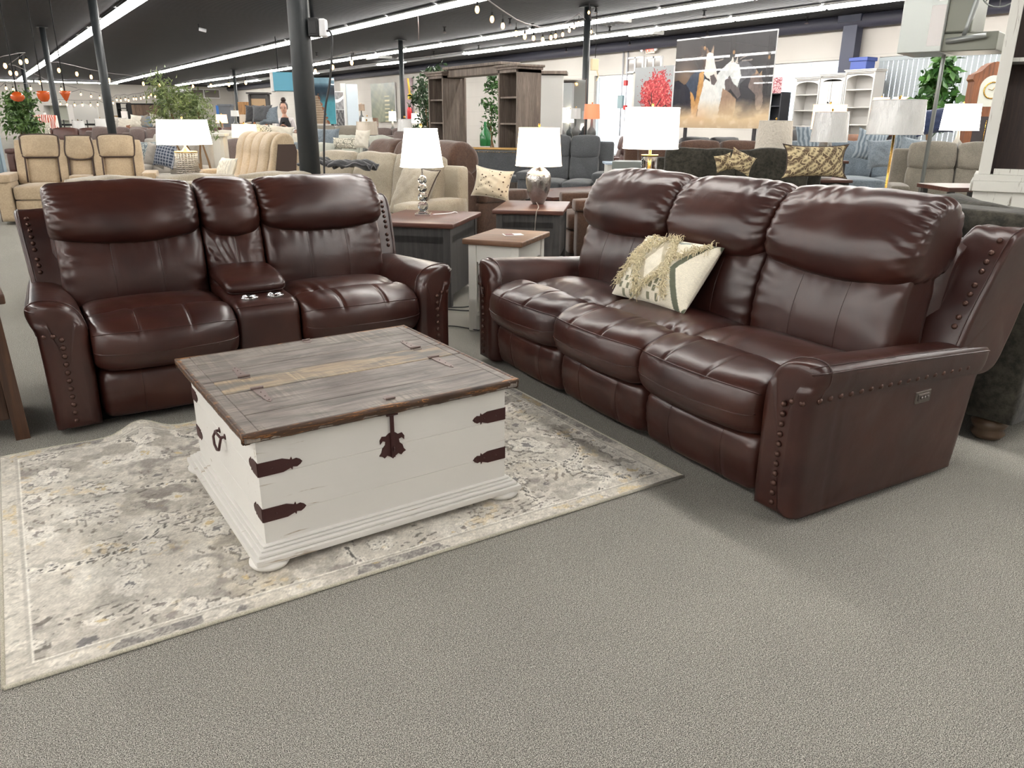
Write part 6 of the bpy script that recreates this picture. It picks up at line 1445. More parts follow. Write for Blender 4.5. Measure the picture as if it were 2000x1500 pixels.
# exit sign with lamps
p = on_x(1271, 96, XW-.12); t = thing('exit_sign', 'lit red EXIT sign with emergency lamp heads on the right wall', 'exit sign', (p.x, p.y, p.z-.12), R(-90))
g = G(); g.box(-.19,.19,-.03,.03,0,.25,.01); g.build('housing', simple('cream_housing', (226,214,196), .5), t)
M_red = nosample(emis('exit_red', (255,60,50), 2.2)); g = G(); X_ = -.15
def stroke(a, b): g.tube([(X_+a[0]*.055, -.034, .04+a[1]*.16), (X_+b[0]*.055, -.034, .04+b[1]*.16)], .010, 5)
for ch_ in 'EXIT':
    for a, b in {'E': [((0,0),(0,1)),((0,1),(1,1)),((0,.5),(.8,.5)),((0,0),(1,0))], 'X': [((0,0),(1,1)),((0,1),(1,0))], 'I': [((.5,0),(.5,1))], 'T': [((.5,0),(.5,1)),((0,1),(1,1))]}[ch_]: stroke(a, b)
    X_ += .085
g.build('letters', M_red, t)
for s in (-1, 1): g = G(); g.lathe([(.03,0),(.06,.06),(.065,.09),(0,.09)], (0,0,0), 12, M=RT((s*.30,-.02,.10), R(90))); g.tube([(s*.19,0,.12),(s*.30,-.02,.12)], .012, 6); g.build('lamp_head', simple('white_plastic', (225,225,228), .35), t)
# small wall clutter near the doorway
for lab, px, py, w, h, c in (('red fire alarm pull near the doorway, upper one', 1222, 162, .14, .16, (170,40,40)), ('red fire alarm pull near the doorway, lower one', 1221, 210, .12, .14, (180,50,50)), ('grey electrical switch box beside the doorway', 1212, 199, .24, .40, (120,140,144))):
    p = on_x(px, py, XW-.06); g = G(); g.box(-.04,.05,-w/2,w/2,-h/2,h/2,.01); o = g.build('switch_box' if 'switch' in lab else 'alarm_pull', simple('col%d%d' % (c[0], c[1]), c, .4)); o.location = p; tag(o, lab, 'switch box' if 'switch' in lab else 'fire alarm')
for lab, px in (('left conduit running down the wall by the doorway', 1217), ('right conduit running down the wall by the doorway', 1226)):
    p = on_x(px, 120, XW-.05); g = G(); g.tube([(0,0,.9),(0,0,ZC-.2)], .022, 8); o = g.build('wall_conduit', simple('grey_conduit', (170,170,176), .5)); o.location = (p.x, p.y, 0); tag(o, lab, 'conduit')
# transom window strip beside the exit sign
for n_, px in ((4, 1240), (5, 1276)):
    p0 = on_x(px-14, 137, XW-.02); p1 = on_x(px+16, 137, XW-.02); h_ = .42; wd = abs(p0.y-p1.y)
    g = G(); g.box(-.03,.03,-wd/2,wd/2,0,.05); g.box(-.03,.03,-wd/2,wd/2,h_,h_+.05); [g.box(-.03,.03,y-.03,y+.03,0,h_+.05) for y in (-wd/2, 0, wd/2)]; o = struct('window_%d' % n_, g, simple('white_frame', (226,226,226), .4)); o.location = (XW-.03, (p0.y+p1.y)/2, p0.z-.1)
    g = G(); g.box(-.005,.005,-wd/2+.03,wd/2-.03,.05,h_); g.build('pane', simple('dim_pane', (110,104,98), .1), o)
t = thing('display_mirror', 'tall metal-framed mirror reflecting ceiling lights, left of the bright doorway', 'mirror', (*gat(1118, 240, 16.8)[:2], 0), rot(-8)); g = G(); g.box(-.26,.26,-.01,.01,.5,2.18); g.build('glass', simple('mirror_glass', (200,205,208), .03, 1.0), t)
g = G(); g.tube([(-.27,0,.45),(-.27,0,2.2),(.27,0,2.2),(.27,0,.45)], .012, 6); g.tube([(-.27,0,1.75),(.27,0,1.75)], .01, 6); g.build('frame', M_iron2, t)
# ------------------------------------------------------------------ far shop floor
def ss(label, px, d, phi, W, mat, n=2, style='recliner', H=1.06, seed=0, **k):
    return soft_sofa(label, gat(px, 262, d), phi, W, mat, n=n, style=style, H=H, q=4, seed=seed, **k)
ss('brown leather reclining sofa far left behind the beige power loveseat', 118, 19.0, 4, 2.3, F_brownl, 3, H=1.12)
ss('mauve-brown channelled reclining sofa behind the beige loveseat, right of the brown one', 222, 17.6, 0, 1.7, F_mauve, 3, H=1.16)
ss('mauve-brown reclining sofa just left of the square lit lamp', 292, 16.6, 8, 1.4, F_mauve, 3, H=1.14)
ss('tan leather sofa far behind, under the barn-wood panel', 292, 22.5, 0, 2.0, F_tan, 3, 'cushion', 1.16)
ss('pale lilac-grey sofa with pillows far behind the second column', 228, 24.5, 0, 1.3, F_lgrey, 2, 'cushion', 1.2)
ss('tan leather sofa in front of the standing woman', 545, 16.2, 6, 1.9, F_tan, 3, 'cushion', 1.14)
ss('reddish leather sofa left of the tan leather one, with wrapped lamp behind', 452, 19.5, 0, 2.3, F_brownl, 3, 'cushion', 1.14)
ss('long cream sofa crossing behind the channel-back loveseat', 520, 14.7, -4, 1.8, F_cream, 3, 'cushion', 1.08, seed=3)
ss('pale cream sofa left of the warm lit lamp', 414, 16.6, 0, 1.3, F_cream, 2, 'cushion', 1.10, seed=5)
ss('lilac-grey armchair beside the white distressed cabinet', 447, 13.4, -16, .85, F_mauve, 1, 'cushion', 1.0)
ss('taupe curved-back sofa right of the thick column', 648, 19.0, -6, 1.9, F_taupe, 2, 'cushion', 1.20, seed=8)
ss('mauve-brown reclining sofa under the green art panel', 758, 17.4, -8, 1.35, F_mauve, 2, H=1.18)
ss('cream slipcovered armchair left of the crystal lamp shade', 728, 16.0, -20, .62, F_cream, 1, 'cushion', 1.0)
ss('dark mauve recliner behind the crystal lamp shade', 776, 14.2, -20, .9, F_mauve, 1, H=1.16)
ss('pale grey tufted sofa near the mirror and doorway', 1110, 17.4, -10, .9, F_lgrey, 1, 'cushion', 1.12)
ss('dark red leather recliner below the bright doorway, nearer one', 1204, 14.2, -80, 1.1, F_brownl, 2, H=1.02)
ss('dark brown recliner below the bright doorway, farther one', 1200, 16.6, -80, 1.2, F_brownl, 2, H=1.05)
ss('dark recliner standing under the horse print', 1400, 14.6, 10, 1.6, F_black, 2, H=1.08)
ss('navy sofa far behind the near column', 700, 20.5, 0, 1.4, F_navy, 2, 'cushion', 1.16)
t = thing('grey_cabinet', 'grey panelled cabinet behind the glass and brass lamp', 'cabinet', (*gat(1248, 300, 9.3)[:2], 0), rot(-12)); g = G(); g.box(-.3,.3,-.2,.2,0,.88,.004); g.build('carcass', simple('grey_green_paint', (110,116,112), .5), t)
for s in (-1, 1): g = G(); g.box(.01 if s > 0 else -.28, .28 if s > 0 else -.01, -.215, -.2, .1, .80, .003); g.build('door', simple('grey_green_paint', (110,116,112), .5), t)
t = thing('low_side_table', 'small whitewashed side table right of the grey reclining sofa', 'side table', (*gat(1206, 320, 11.4)[:2], 0), rot(0)); g = G(); g.box(-.17,.17,-.2,.2,.0,.74,.006); g.build('body', M_white_dist, t); g = G(); g.box(-.2,.2,-.23,.23,.74,.77,.004); g.build('top', simple('blue_white_top', (190,206,222), .3), t)
# pillows on far sofas: little heaps
hp = [('grey and white pillow heap, %s, on the pale sofa behind the second column', (('leftmost', 222, 252, 23.9, F_dk), ('second', 233, 251, 23.9, F_lgrey), ('third', 243, 253, 23.9, F_cream))),
      ('pillow on the tan sofa under the barn-wood panel, %s', (('white one at the left', 268, 249, 21.9, F_cream), ('olive one beside it', 280, 250, 21.9, F_taupe), ('grey-green one in the middle', 292, 250, 21.9, F_blue), ('white patterned one', 304, 248, 21.9, P_flor), ('rightmost grey one', 314, 250, 21.9, F_lgrey))),
      ('pillow on the sofa in front of the woman, %s', (('dark brown leftmost', 497, 239, 15.9, F_dk), ('grey striped middle', 512, 239, 15.8, F_grey), ('blue-grey rightmost', 526, 243, 15.8, F_blue))),
      ('pillow on the long cream sofa, %s', (('left cream one', 498, 268, 13.0, F_cream), ('floral one in the middle', 524, 272, 12.9, P_flor), ('right cream one', 548, 272, 12.9, F_cream))),
      ('patterned pillow on the far brown sofa, %s', (('beside the ficus', 82, 268, 18.4, P_flor),))]
for lab, items in hp:
    for w_, px, py, d, m in items: throw(lab % w_, at(px, py+(4 if d < 14 else 0), d), .42, (.25 if d < 14 else .34), .15, m, rx=-12, ry=(px % 5-2)*5, phi=(px % 7-3)*4, seed=px)
def far_lamp(label, px, y0, y1, d, w, shade, lit=False, base='urn2', tl=None):
    p = at(px, y0, d); q = at(px, y1, d); hs = p.z-q.z; hb = .42; tz = q.z-hb
    if tz < .2: hb = q.z-.25; tz = .25
    end_table(tl or ('dark table carrying the '+label), (p.x, p.y), FACE, .45, .45, tz, M_cherry, M_dark_leg, under=.1)
    lamp(label, (p.x, p.y, tz), hb, w/2, w*.46, hs, base, lit, shade=shade)
far_lamp('warm glowing lamp behind the channel-back loveseat', 476, 243, 268, 12.6, .41, emis('amber_lit_lampshade', (255,224,168), 2.0), True)
far_lamp('coral lit lamp left of the reddish leather sofa', 432, 224, 240, 20.0, .29, M_shade_warm, True)
far_lamp('white cone-shade lamp left of the small armoire column', 458, 216, 227, 24.0, .25, simple('white_shade', (232,232,228), .7), False)
far_lamp('plastic-wrapped lamp in front of the wooden armoire', 478, 224, 240, 20.5, .31, M_wrap_beige, False)
far_lamp('beige plastic-wrapped drum lamp right of the thick column', 716, 238, 263, 11.4, .33, M_wrap_beige, False)
far_lamp('small cream lamp behind the beige wrapped drum lamp', 717, 229, 239, 15.0, .22, simple('white_shade', (232,232,228), .7), False)
far_lamp('plastic-wrapped white lamp right behind the crystal lamp', 790, 233, 256, 9.2, .18, M_wrap_white, False)
far_lamp('glowing small lamp left of the extinguisher column', 766, 218, 236, 18.0, .17, M_shade_on, True)
far_lamp('glowing lamp right of the extinguisher column', 812, 222, 240, 18.5, .22, M_shade_on, True)
far_lamp('brown striped lamp on a chest by the green art panel', 705, 204, 216, 27.0, .26, simple('brown_stripe_shade', (150,130,112), .7), False)
far_lamp('lit lamp at the left of the mirror', 1098, 211, 239, 15.6, .17, M_shade_on, True)
far_lamp('plastic-wrapped lamp in front of the mirror', 1125, 212, 232, 15.0, .2, M_wrap_white, False)
far_lamp('coral striped glowing lamp beside the black column', 1157, 204, 232, 13.6, .29, emis('coral_lit_lampshade', (240,120,86), .9), True)
far_lamp('plastic-wrapped lamp far left in front of the white bookcase', 152, 236, 253, 19.5, .30, M_wrap_white, False)
far_lamp('white square lamp right of the ladder-back chairs', 195, 232, 248, 20.5, .27, simple('white_shade', (232,232,228), .7), False)
far_lamp('small white lamp by the ficus tree', 86, 220, 227, 30.0, .16, simple('white_shade', (232,232,228), .7), False)
# far furniture
bookcase('white cubby bookcase far left by the thin column', gat(118, 235, 31.0)[:2], FACE, .95, .4, 1.86, 3, M_wb, back=simple('pale_green_grey', (196,200,188), .6), crown=False)
t = thing('white_headboard', 'arched white headboard leaning far left', 'headboard', (*gat(168, 232, 33.0)[:2], 0), R(FACE)); g = G(); P = [(-.5,.5),(.5,.5),(.5,1.7),(.3,1.86),(0,1.95),(-.3,1.86),(-.5,1.7)]; g.prism(P, -.04, .04, Matrix(((1,0,0,0),(0,0,1,0),(0,1,0,0),(0,0,0,1)))); g.build('panel', M_wb, t); g = G(); g.box(-.56,-.5,-.05,.05,0,1.8,.005); g.box(.5,.56,-.05,.05,0,1.8,.005); g.build('posts', M_wb, t)
t = thing('barnwood_headboard', 'wide brown barn-wood panel far behind, left of the olive tree', 'headboard', (*gat(287, 235, 30.0)[:2], 0), R(FACE)); g = G()
for k in range(9): g.box(-.66+k*.147,-.66+(k+1)*.147-.006,-.03,.03,.3,1.85,.003)
g.build('planks', wood('barn_brown', (60,46,36), (90,70,54), (118,94,72), 'z', .6, .6), t); g = G(); g.box(-.70,.70,-.05,.05,1.85,1.90,.004); g.box(-.72,-.66,-.05,.05,0,1.85); g.box(.66,.72,-.05,.05,0,1.85); g.build('frame', M_black, t)
t = thing('black_shelf_rack', 'black metal rack with papers left of the barn-wood panel', 'shelf', (*gat(246, 235, 29.0)[:2], 0), R(FACE)); g = G()
for x in (-.2,.2): g.box(x-.012,x+.012,-.15,.15,0,1.9)
for z in (.5,.9,1.3,1.7,1.88): g.box(-.2,.2,-.15,.15,z-.012,z+.012)
g.build('rack', M_black, t); g = G(); g.box(-.1,.14,-.1,.1,1.32,1.60); g.build('papers', simple('white_card', (232,228,226), .5), t)
t = thing('dresser', 'small tan dresser far behind the second column', 'dresser', (*gat(229, 240, 31.0)[:2], 0), R(FACE)); g = G(); g.box(-.3,.3,-.2,.2,0,1.45,.005); g.build('carcass', wood('tan_dresser', (130,104,72), (156,126,88), (174,146,106), 'x', .8, .5), t)
for k in range(4): g = G(); g.box(-.27,.27,-.21,-.2,.12+.33*k,.40+.33*k,.003); g.build('drawer', MATS['tan_dresser'], t)
def ladder_chair(px, d, lab, first=None):
    p = gat(px, 240, d)
    if first is None:
        t = thing('ladder_back_chair', lab, 'chair', (p.x, p.y, 0), rot(10), 'black ladder-back chairs far left')
        g = G(); g.box(-.22,.22,-.22,.2,.44,.47,.005); g.build('seat', M_black, t)
        for sx in (-.2,.2): g = G(); g.tube([(sx,-.2,0),(sx,-.2,.44)], .016, 6); g.build('leg', M_black, t); g = G(); g.tube([(sx,.2,0),(sx,.2,.5),(sx*1.1,.28,1.28)], .018, 6); g.build('back_post', M_black, t)
        for z in (.62,.78,.94,1.10): g = G(); g.box(-.2,.2,.21+.1*(z-.5),.225+.1*(z-.5),z,z+.06,.002); g.build('slat', M_black, t)
        return t
    c = copy_tree(first); c.location = (p.x, p.y, 0); c['label'] = lab; return c
c0 = ladder_chair(133, 25, 'black ladder-back chair in front of the white cubby bookcase, right one')
ladder_chair(122, 25.5, 'black ladder-back chair in front of the white cubby bookcase, left one', c0); ladder_chair(168, 27, 'black ladder-back chair in front of the white headboard', c0); ladder_chair(178, 28, 'black ladder-back chair right end, by the second column', c0)
t = thing('armchair', 'white armchair with coral floral print by the ficus tree', 'armchair', (*gat(88, 250, 20.5)[:2], 0), rot(0)); g = G(); puffbox(g, -.3,.3,.0,.2,.02,1.42,4,5); g.build('back', patt('coral_floral', (226,214,206), (190,90,66), 6, 'waves'), t); g = G(); puffbox(g, -.3,.3,-.3,.2,.0,.5,5,4); g.build('seat', F_cream, t)
M_pine2 = wood('honey_pine', (120,82,46), (160,116,68), (184,140,90), 'z', .7, .5)
t = thing('armoire', 'honey pine armoire far behind the small column', 'armoire', (*gat(483, 225, 31.0)[:2], 0), R(FACE)); g = G(); g.box(-.27,.22,-.2,.2,0,2.0,.005); g.build('carcass', M_pine2, t); g = G(); g.box(-.24,-.03,-.215,-.2,.1,1.9,.003); g.box(-.01,.19,-.215,-.2,.1,1.9,.003); g.build('doors', M_pine2, t)
t = thing('mirror_armoire', 'dark-framed tall armoire with orange-framed mirror door, left of the woman', 'armoire', (*gat(509, 222, 30.0)[:2], 0), R(FACE)); g = G(); g.box(-.36,-.29,-.2,.2,0,2.25); g.box(.29,.36,-.2,.2,0,2.25); g.box(-.36,.36,-.1,.2,2.1,2.27); g.box(-.42,.42,-.25,.22,2.27,2.33,.005); g.build('case', simple('charcoal_wood', (56,52,50), .5), t)
g = G(); g.box(-.29,.29,-.1,.1,1.85,2.1); g.build('panel', simple('burlap_tan', (168,142,110), .7), t)
g = G(); g.box(-.27,-.20,-.15,-.1,.1,1.85); g.box(.20,.27,-.15,-.1,.1,1.85); g.box(-.2,.2,-.15,-.1,1.75,1.85); g.build('door_frame', simple('orange_wood', (176,104,62), .45), t)
g = G(); g.box(-.2,.2,-.12,-.10,.1,1.75); g.build('mirror', simple('mirror_glass', (200,205,208), .03, 1.0), t)
t = thing('grey_armoire', 'grey distressed armoire far behind, left of the small column', 'armoire', (*gat(443, 225, 32.0)[:2], 0), R(FACE)); g = G(); g.box(-.24,.24,-.2,.2,0,1.86,.005); g.box(-.28,.28,-.23,.2,1.86,1.93,.005); g.build('case', distressed('slate_paint', (96,100,106), (50,52,56), .62), t)
t = thing('blue_artwork', 'small bright blue artwork beside the grey armoire', 'wall art', (*gat(428, 225, 33.0)[:2], 1.45), R(FACE)); g = G(); g.box(-.10,.10,-.02,.02,0,.45); g.build('panel', simple('vivid_blue', (40,100,170), .5), t)
t = thing('wood_chest', 'brown chest carrying the striped lamp by the green art panel', 'chest', (*gat(712, 228, 27.6)[:2], 0), R(FACE)); g = G(); g.box(-.45,.45,-.2,.2,0,1.42,.005); g.build('carcass', M_brown_top, t)
# clerestory panes on the far wall
for n_, (xa, xb) in enumerate(((12.2,13.3),(13.4,14.5),(14.6,15.7),(15.8,16.9))):
    g = G(); g.box(xa-.04,xb+.04,YF-.05,YF-.01,2.90,3.55); o = struct('window_%d' % (6+n_), g, simple('white_frame', (226,226,226), .4)); g = G(); g.box(xa,xb,YF-.07,YF-.055,2.95,3.5); g.build('pane', simple('dim_pane', (110,104,98), .1), o)
# cross run of fixtures at the far end
k = 0
for x in np.arange(-2.0, 9.0, 2.5):
    o = copy_tree(f_on); o.location = (x, YF-4, ZC-.02); o.rotation_euler = (0, 0, R(90)); o['group'] = 'fluorescent fixtures, cross row at the far end'; o['label'] = 'lit fluorescent strip fixture in the row crossing the far end wall'
# ------------------------------------------------------------------ teal hanging cabinet
t = thing('hanging_unit_heater', 'teal and white box heater hung from the ceiling left of the thick column', 'heater', (*gat(553, 165, 20.0)[:2], at(553, 178, 20.0).z), rot(12)); g = G(); g.box(-.22,.42,-.25,.25,0,.45,.01); g.build('cabinet', simple('teal_paint', (92,160,184), .5), t); g = G(); g.box(-.30,-.22,-.24,.24,-.02,.45,.01); g.build('side', simple('white_card', (232,228,226), .5), t); g = G(); g.tube([(-.1,0,.45),(-.1,0,1.3)], .015, 6); g.tube([(.3,0,.45),(.3,0,1.3)], .015, 6); g.build('hanger', M_black, t)
# ------------------------------------------------------------------ string lights, pendants
M_bulb = nosample(emis('warm_filament_bulb', (255,190,112), 9)); M_wire = simple('string_wire', (96,90,92), .5)
BULB = None
def string(label, bulbs, ends, r_=.028, drop=.10):
    global BULB
    t = thing('string_lights', label, 'string lights')
    P = [Vector(ends[0])]+[at(*b)+Vector((0,0,drop+.07)) for b in bulbs]+[Vector(ends[1])]
    g = G(); g.tube([p[:] for p in P], .008, 5); g.build('wire', M_wire, t)
    for b in bulbs:
        p = at(*b)
        if BULB is None:
            g = G(); g.lathe([(0,-.055),(.016,-.05),(.029,-.025),(.031,0),(.022,.03),(.012,.045)], n=10); bo = g.build('bulb', M_bulb, t)
            g = G(); g.lathe([(.016,.04),(.018,.05),(.016,.095),(.005,.10),(.004,.17)], n=8); so = g.build('socket', M_black, t); BULB = (bo.data, so.data)
            bo.location = p; so.location = p; bo.scale = so.scale = (r_/.044,)*3
        else:
            for nm, me in zip(('bulb', 'socket'), BULB): o = bpy.data.objects.new(nm, me); COL.objects.link(o); o.parent = t; o.location = p; o.scale = (r_/.044,)*3
    return t
string('string of large warm bulbs sagging under the ceiling up to the black column', [(903,-4,7.8),(932,18,8.4),(961,37,9.1),(982,50,9.7),(1008,65,10.4),(1025,71,11.0),(1042,74,11.6),(1060,77,12.2),(1076,73,12.8),(1085,70,13.3),(1099,67,13.8),(1112,59,14.3),(1121,52,14.8),(1130,45,15.3)], (at(850,-60,7)[:], (11.7,14.5,3.45)), r_=.034)
string('short string of warm bulbs right of the black column', [(1155,62,16.0),(1150,24,15.8)], ((11.75,14.5,3.6), at(1160,80,18)[:]), r_=.03)
string('string of warm bulbs between the two left columns', [(115,137,17.5),(150,144,18.5),(178,150,19.5),(213,156,20.5),(280,163,22),(311,166,23)], (at(98,122,17)[:], at(345,168,24)[:]), r_=.045)
string('cluster string of warm bulbs near the blue cupboard, upper strand', [(10,128,15),(40,121,16),(52,119,17),(20,142,17.5),(32,143,18.5),(78,161,21)], (at(-20,118,14.5)[:], at(110,168,23)[:]), r_=.045)
string('string of warm bulbs right of the olive tree', [(377,168,24),(412,167,21),(447,165,19),(480,161,17.5)], (at(345,168,25)[:], at(505,155,17)[:]), r_=.04)
string('string of warm bulbs right of the thick column', [(616,139,15.5),(650,131,14.8),(687,122,14)], (at(590,143,16)[:], at(735,98,13)[:]), r_=.04)
string('lower string of tiny bulbs across the far left wall', [(118,203,30),(131,204,30),(146,205,30),(161,205,30),(177,205,30),(191,204,30)], (at(100,200,30)[:], at(205,202,30)[:]), r_=.04)
string('double string of tiny bulbs right of the second column', [(158,184,28),(178,188,28),(195,191,28),(213,193,28),(221,201,28),(228,195,28),(236,196,28),(245,194,28),(251,196,28),(261,193,28),(266,193,28),(275,192,28),(281,190,28),(290,190,28),(295,185,28),(303,188,28)], (at(140,180,28)[:], at(315,183,28)[:]), r_=.036)
string('bulbs strung along the far left ceiling strip', [(12,172,25),(26,175,25),(60,173,26),(120,174,27)], (at(0,170,25)[:], at(150,172,27)[:]), r_=.045)
M_or = nosample(simple('amber_art_glass', (178,78,30), .15, emit=(200,80,26), es=.10))
for lab, px, pr in (('orange art-glass pendant, round bowl, leftmost of three', 36, [(0,.0),(.10,.02),(.165,.09),(.16,.15),(.10,.22),(.04,.25)]), ('orange art-glass pendant, deep bowl, middle of three', 87, [(0,0),(.08,.01),(.13,.08),(.15,.19),(.14,.26),(.02,.27)]), ('orange art-glass pendant, cone shaped, rightmost of three', 130, [(0,0),(.04,.05),(.10,.17),(.14,.26),(.02,.27)])):
    p = at(px, 199, 13.2); t = thing('pendant_lamp', lab, 'pendant lamp', (p.x, p.y, p.z)); g = G(); g.lathe([(a*.66, b*.66) for a, b in pr], n=20, caps=False); g.build('glass_shade', M_or, t); g = G(); g.tube([(0,0,.16),(0,0,ZC-p.z)], .01, 5); g.build('cord', M_black, t)
# ceiling hardware
first = None
for i, (px, py, lab) in enumerate(((868,52,'upper middle'),(618,102,'left of the third row'),(847,100,'above the wall unit'),(996,36,'beside the string lights'),(1164,12,'right of the black column'),(1376,20,'top, above the horse print'),(1191,52,'under the third row'),(1382,58,'over the horse print'),(1577,32,'near the dark pillar'),(935,88,'over the wall unit cornice'),(1106,92,'left of the doorway'),(1230,78,'above the exit sign'),(690,100,'left of the extinguisher column'),(1040,46,'inside the string light sag'))):
    q = at(px, py, 1)-Vector((0,0,EYE)); k = (ZC-.02-EYE)/q.z
    if k <= 0 or k > 60: continue
    p = Vector((0,0,EYE))+q*k
    if p.x > XW-.4: k *= (XW-.6)/p.x; p = Vector((0,0,EYE))+q*k; p.z = ZC-.02
    if first is None:
        first = thing('sprinkler_head', 'black', 'sprinkler'); g = G(); g.lathe([(.05,0),(.05,-.01),(.02,-.02),(.02,-.09),(.035,-.10),(.035,-.11),(0,-.115)][::-1], n=10); g.build('head', M_black, first); g = G(); g.lathe([(.05,-.15),(.05,-.155)], n=10); g.tube([(.02,0,-.1),(.02,0,-.15)], .005, 4); g.build('deflector', M_iron2, first); o = first
    else: o = copy_tree(first)
    o.location = p; o['label'] = 'small dark sprinkler head on the ceiling, '+lab; o['group'] = 'sprinkler heads'
for lab, px, py, w, l in (('white louvred ceiling vent left of the extinguisher column', 740, 113, .6, 1.1), ('white louvred ceiling vent right of the black column', 1192, 42, .5, 1.0), ('white louvred ceiling vent above the tree canvas', 1262, 66, .4, 1.0)):
    q = at(px, py, 1)-Vector((0,0,EYE)); p = Vector((0,0,EYE))+q*((ZC-.06-EYE)/q.z); t = thing('ceiling_vent', lab, 'ceiling vent', p[:]); g = G(); g.box(-w/2,w/2,-l/2,l/2,-.05,.05,.006); g.build('frame', M_house, t)
    for k in range(6): g = G(); y = -l/2+.08+k*(l-.16)/5; g.box(-w/2+.04,w/2-.04,y-.025,y+.025,-.06,-.05); g.build('louvre', M_hdark, t)
q = at(395, 57, 1)-Vector((0,0,EYE)); p = Vector((0,0,EYE))+q*((ZC-.12-EYE)/q.z); t = thing('security_camera', 'small white security camera on the dark ceiling at upper left', 'camera', p[:]); g = G(); g.tube([(-.08,0,.0),(.08,-.06,-.04)], .045, 10); g.build('body', simple('white_plastic', (225,225,228), .35), t); g = G(); g.tube([(-.05,0,0),(-.09,0,.06),(-.09,0,.12)], .015, 6); g.build('bracket', M_black, t)
for lab, px, py in (('thin wire hanging from the ceiling left of the wall unit', 816, 22),):
    q = at(px, py, 1)-Vector((0,0,EYE)); p = Vector((0,0,EYE))+q*((ZC-EYE)/q.z); g = G(); g.tube([(0,0,0),(.01,0,-.3),(0,0,-.62)], .008, 5); o = g.build('hanging_wire', M_iron2); o.location = p; tag(o, lab, 'wire')
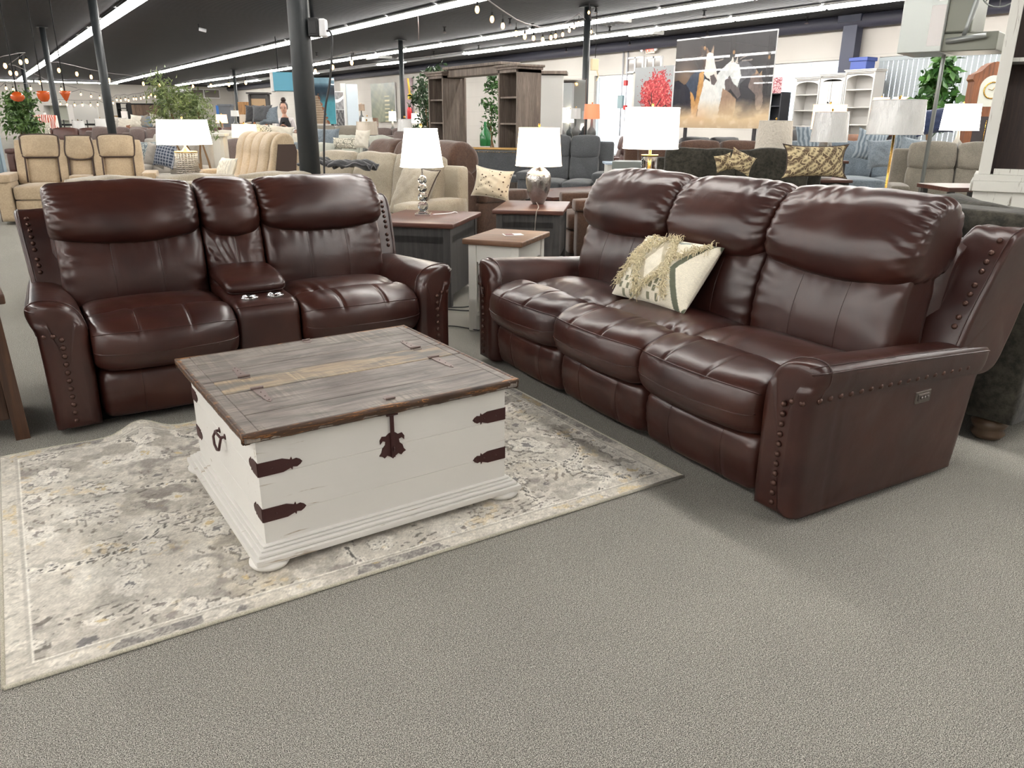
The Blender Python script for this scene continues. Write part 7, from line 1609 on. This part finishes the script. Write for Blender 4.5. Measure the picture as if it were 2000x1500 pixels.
# ------------------------------------------------------------------ woman behind the tan sofa
def person(loc, rz):
    t = thing('person', 'person with dark pinned-up hair, glasses and white cardigan looking down at a phone', 'person', loc, rz)
    def skin(name, V, E, Rr, m, sub=2):
        me = bpy.data.meshes.new(name); me.from_pydata(V, E, []); o = link(name, me, m, t)
        md = o.modifiers.new('s', 'SKIN'); o.data.skin_vertices[0].data[0].use_root = True
        for i, r_ in enumerate(Rr): o.data.skin_vertices[0].data[i].radius = r_ if isinstance(r_, tuple) else (r_, r_)
        md.use_smooth_shade = True; s_ = o.modifiers.new('d', 'SUBSURF'); s_.levels = sub; s_.render_levels = sub; return o
    M_sk = simple('skin', (206,160,138), .5); M_card = simple('white_cardigan', (224,220,218), .85); M_hair = simple('dark_brown_hair', (48,34,30), .5); M_top = simple('charcoal_top', (40,40,44), .8)
    # body: faces -y
    V = [(0,0,.92),(0,.0,1.10),(0,0,1.28),(0,.01,1.38),(0,-.01,1.45),(0,-.03,1.52), (-.15,.01,1.36),(-.20,.02,1.10),(-.11,-.19,1.16),(-.05,-.26,1.22), (.15,.01,1.36),(.20,.02,1.10),(.11,-.19,1.15),(.03,-.26,1.21), (-.09,0,.86),(-.10,-.01,.48),(-.10,0,.08),(-.10,-.12,.04),(.09,0,.86),(.10,-.01,.48),(.10,0,.08),(.10,-.12,.04)]
    E_ = [(0,1),(1,2),(2,3),(3,4),(4,5),(3,6),(6,7),(7,8),(8,9),(3,10),(10,11),(11,12),(12,13),(0,14),(14,15),(15,16),(16,17),(0,18),(18,19),(19,20),(20,21)]
    Rr = [(.11,.08),(.08,.06),(.08,.06),(.05,.045),.048,.05,.042,.042,.035,.025,.042,.042,.035,.025,.09,.06,.042,.035,.09,.06,.042,.035]
    skin('body', V, E_, Rr, M_sk)
    g = G(); V_ = []; 
    g.lathe([(.012,-.13),(.045,-.125),(.068,-.08),(.078,-.02),(.080,.04),(.062,.09),(.0,.115)], (0,-.045,1.62), 20, sx=.92, sy=1.08); g.lathe([(0,0),(.012,.006),(.010,.03),(.004,.045)], (0,0,0), 8, M=RT((0,-.135,1.585), R(10)))
    g.build('head', M_sk, t)
    for s in (-1, 1): g = G(); g.lathe([(0,-.006),(.010,0),(0,.006)], (0,0,0), 10, M=RT((s*.028,-.120,1.62), R(90))); g.build('eye', simple('eye_dark', (30,24,22), .2), t); g = G(); g.tube([(s*.030+.026*math.cos(a), -.130, 1.62+.020*math.sin(a)) for a in np.linspace(0, 2*PI, 15)[:-1]], .003, 5, closed=True); g.build('glasses', M_black, t); g = G(); g.lathe([(0,-.01),(.02,0),(0,.01)], (s*.078,-.03,1.60), 8, sy=.6); g.build('ear', M_sk, t)
    g = G(); g.box(-.02,.02,-.122,-.112,1.552,1.560,.003); g.build('mouth', simple('lips', (168,92,84), .5), t)
    g = G(); g.lathe([(.05,-.07),(.085,-.05),(.092,.0),(.090,.05),(.065,.10),(.0,.13)], (0,-.015,1.64), 20, sy=1.0); g.lathe([(0,-.05),(.05,-.03),(.06,.01),(.04,.05),(0,.06)], (0,.0,1.79), 14); g.build('hair', M_hair, t)
    V2 = [(v[0]*1.02, v[1]+.004, v[2]) for v in V[:4]]+[V[6],V[7],(-.125,-.15,1.145),V[10],V[11],(.125,-.15,1.135)]
    V2 = [(v[0], v[1]+(.03 if k < 3 else .008), v[2]) for k, v in enumerate(V2)]
    skin('cardigan', V2, [(0,1),(1,2),(2,3),(3,4),(4,5),(5,6),(3,7),(7,8),(8,9)], [(.18,.12),(.16,.11),(.172,.115),(.122,.092),.072,.058,.048,.068,.058,.048], M_card)
    skin('top', [(0,0,.84),(0,0,1.0),(0,0,1.12),(0,-.004,1.28),(0,.004,1.38),(0,.004,1.425)], [(0,1),(1,2),(2,3),(3,4),(4,5)], [(.17,.135),(.165,.13),(.145,.122),(.15,.128),(.125,.098),(.07,.066)], M_top)
    skin('trousers', [(0,0,.92)]+[(v[0], v[1], v[2]) for v in V[14:17]]+[V[18],V[19],V[20]], [(0,1),(1,2),(2,3),(0,4),(4,5),(5,6)], [(.165,.12),.10,.07,.055,.10,.07,.055], M_top)
    for s in (-1, 1):
        bx = -.05 if s < 0 else .03
        for k in range(4): g = G(); g.tube([(bx+(k-1.5)*.014,-.265,1.22),(bx+(k-1.5)*.014+s*-.008,-.305,1.226+.002*k),(bx+(k-1.5)*.012-s*.012,-.325,1.245)], [.009,.008,.006], 6); g.build('finger', M_sk, t)
        g = G(); g.tube([(bx-s*.02,-.26,1.225),(bx-s*.03,-.285,1.25),(bx-s*.02,-.30,1.26)], [.010,.009,.007], 6); g.build('thumb', M_sk, t)
    return t
p = gat(557, 240, 17.6); pr = person((p.x, p.y, 0), rot(8)); pr.scale = (1.0, 1.0, .98)
g = G(); g.box(-.035,.035,-.005,.005,0,.14,.004); o = g.build('mobile_phone', simple('black_plastic', (20,20,22), .3)); o.location = pr.matrix_basis @ Vector((-.01,-.305,1.22)); o.rotation_euler = (R(-50), 0, rot(8)); tag(o, 'black mobile phone held by the standing person', 'phone')
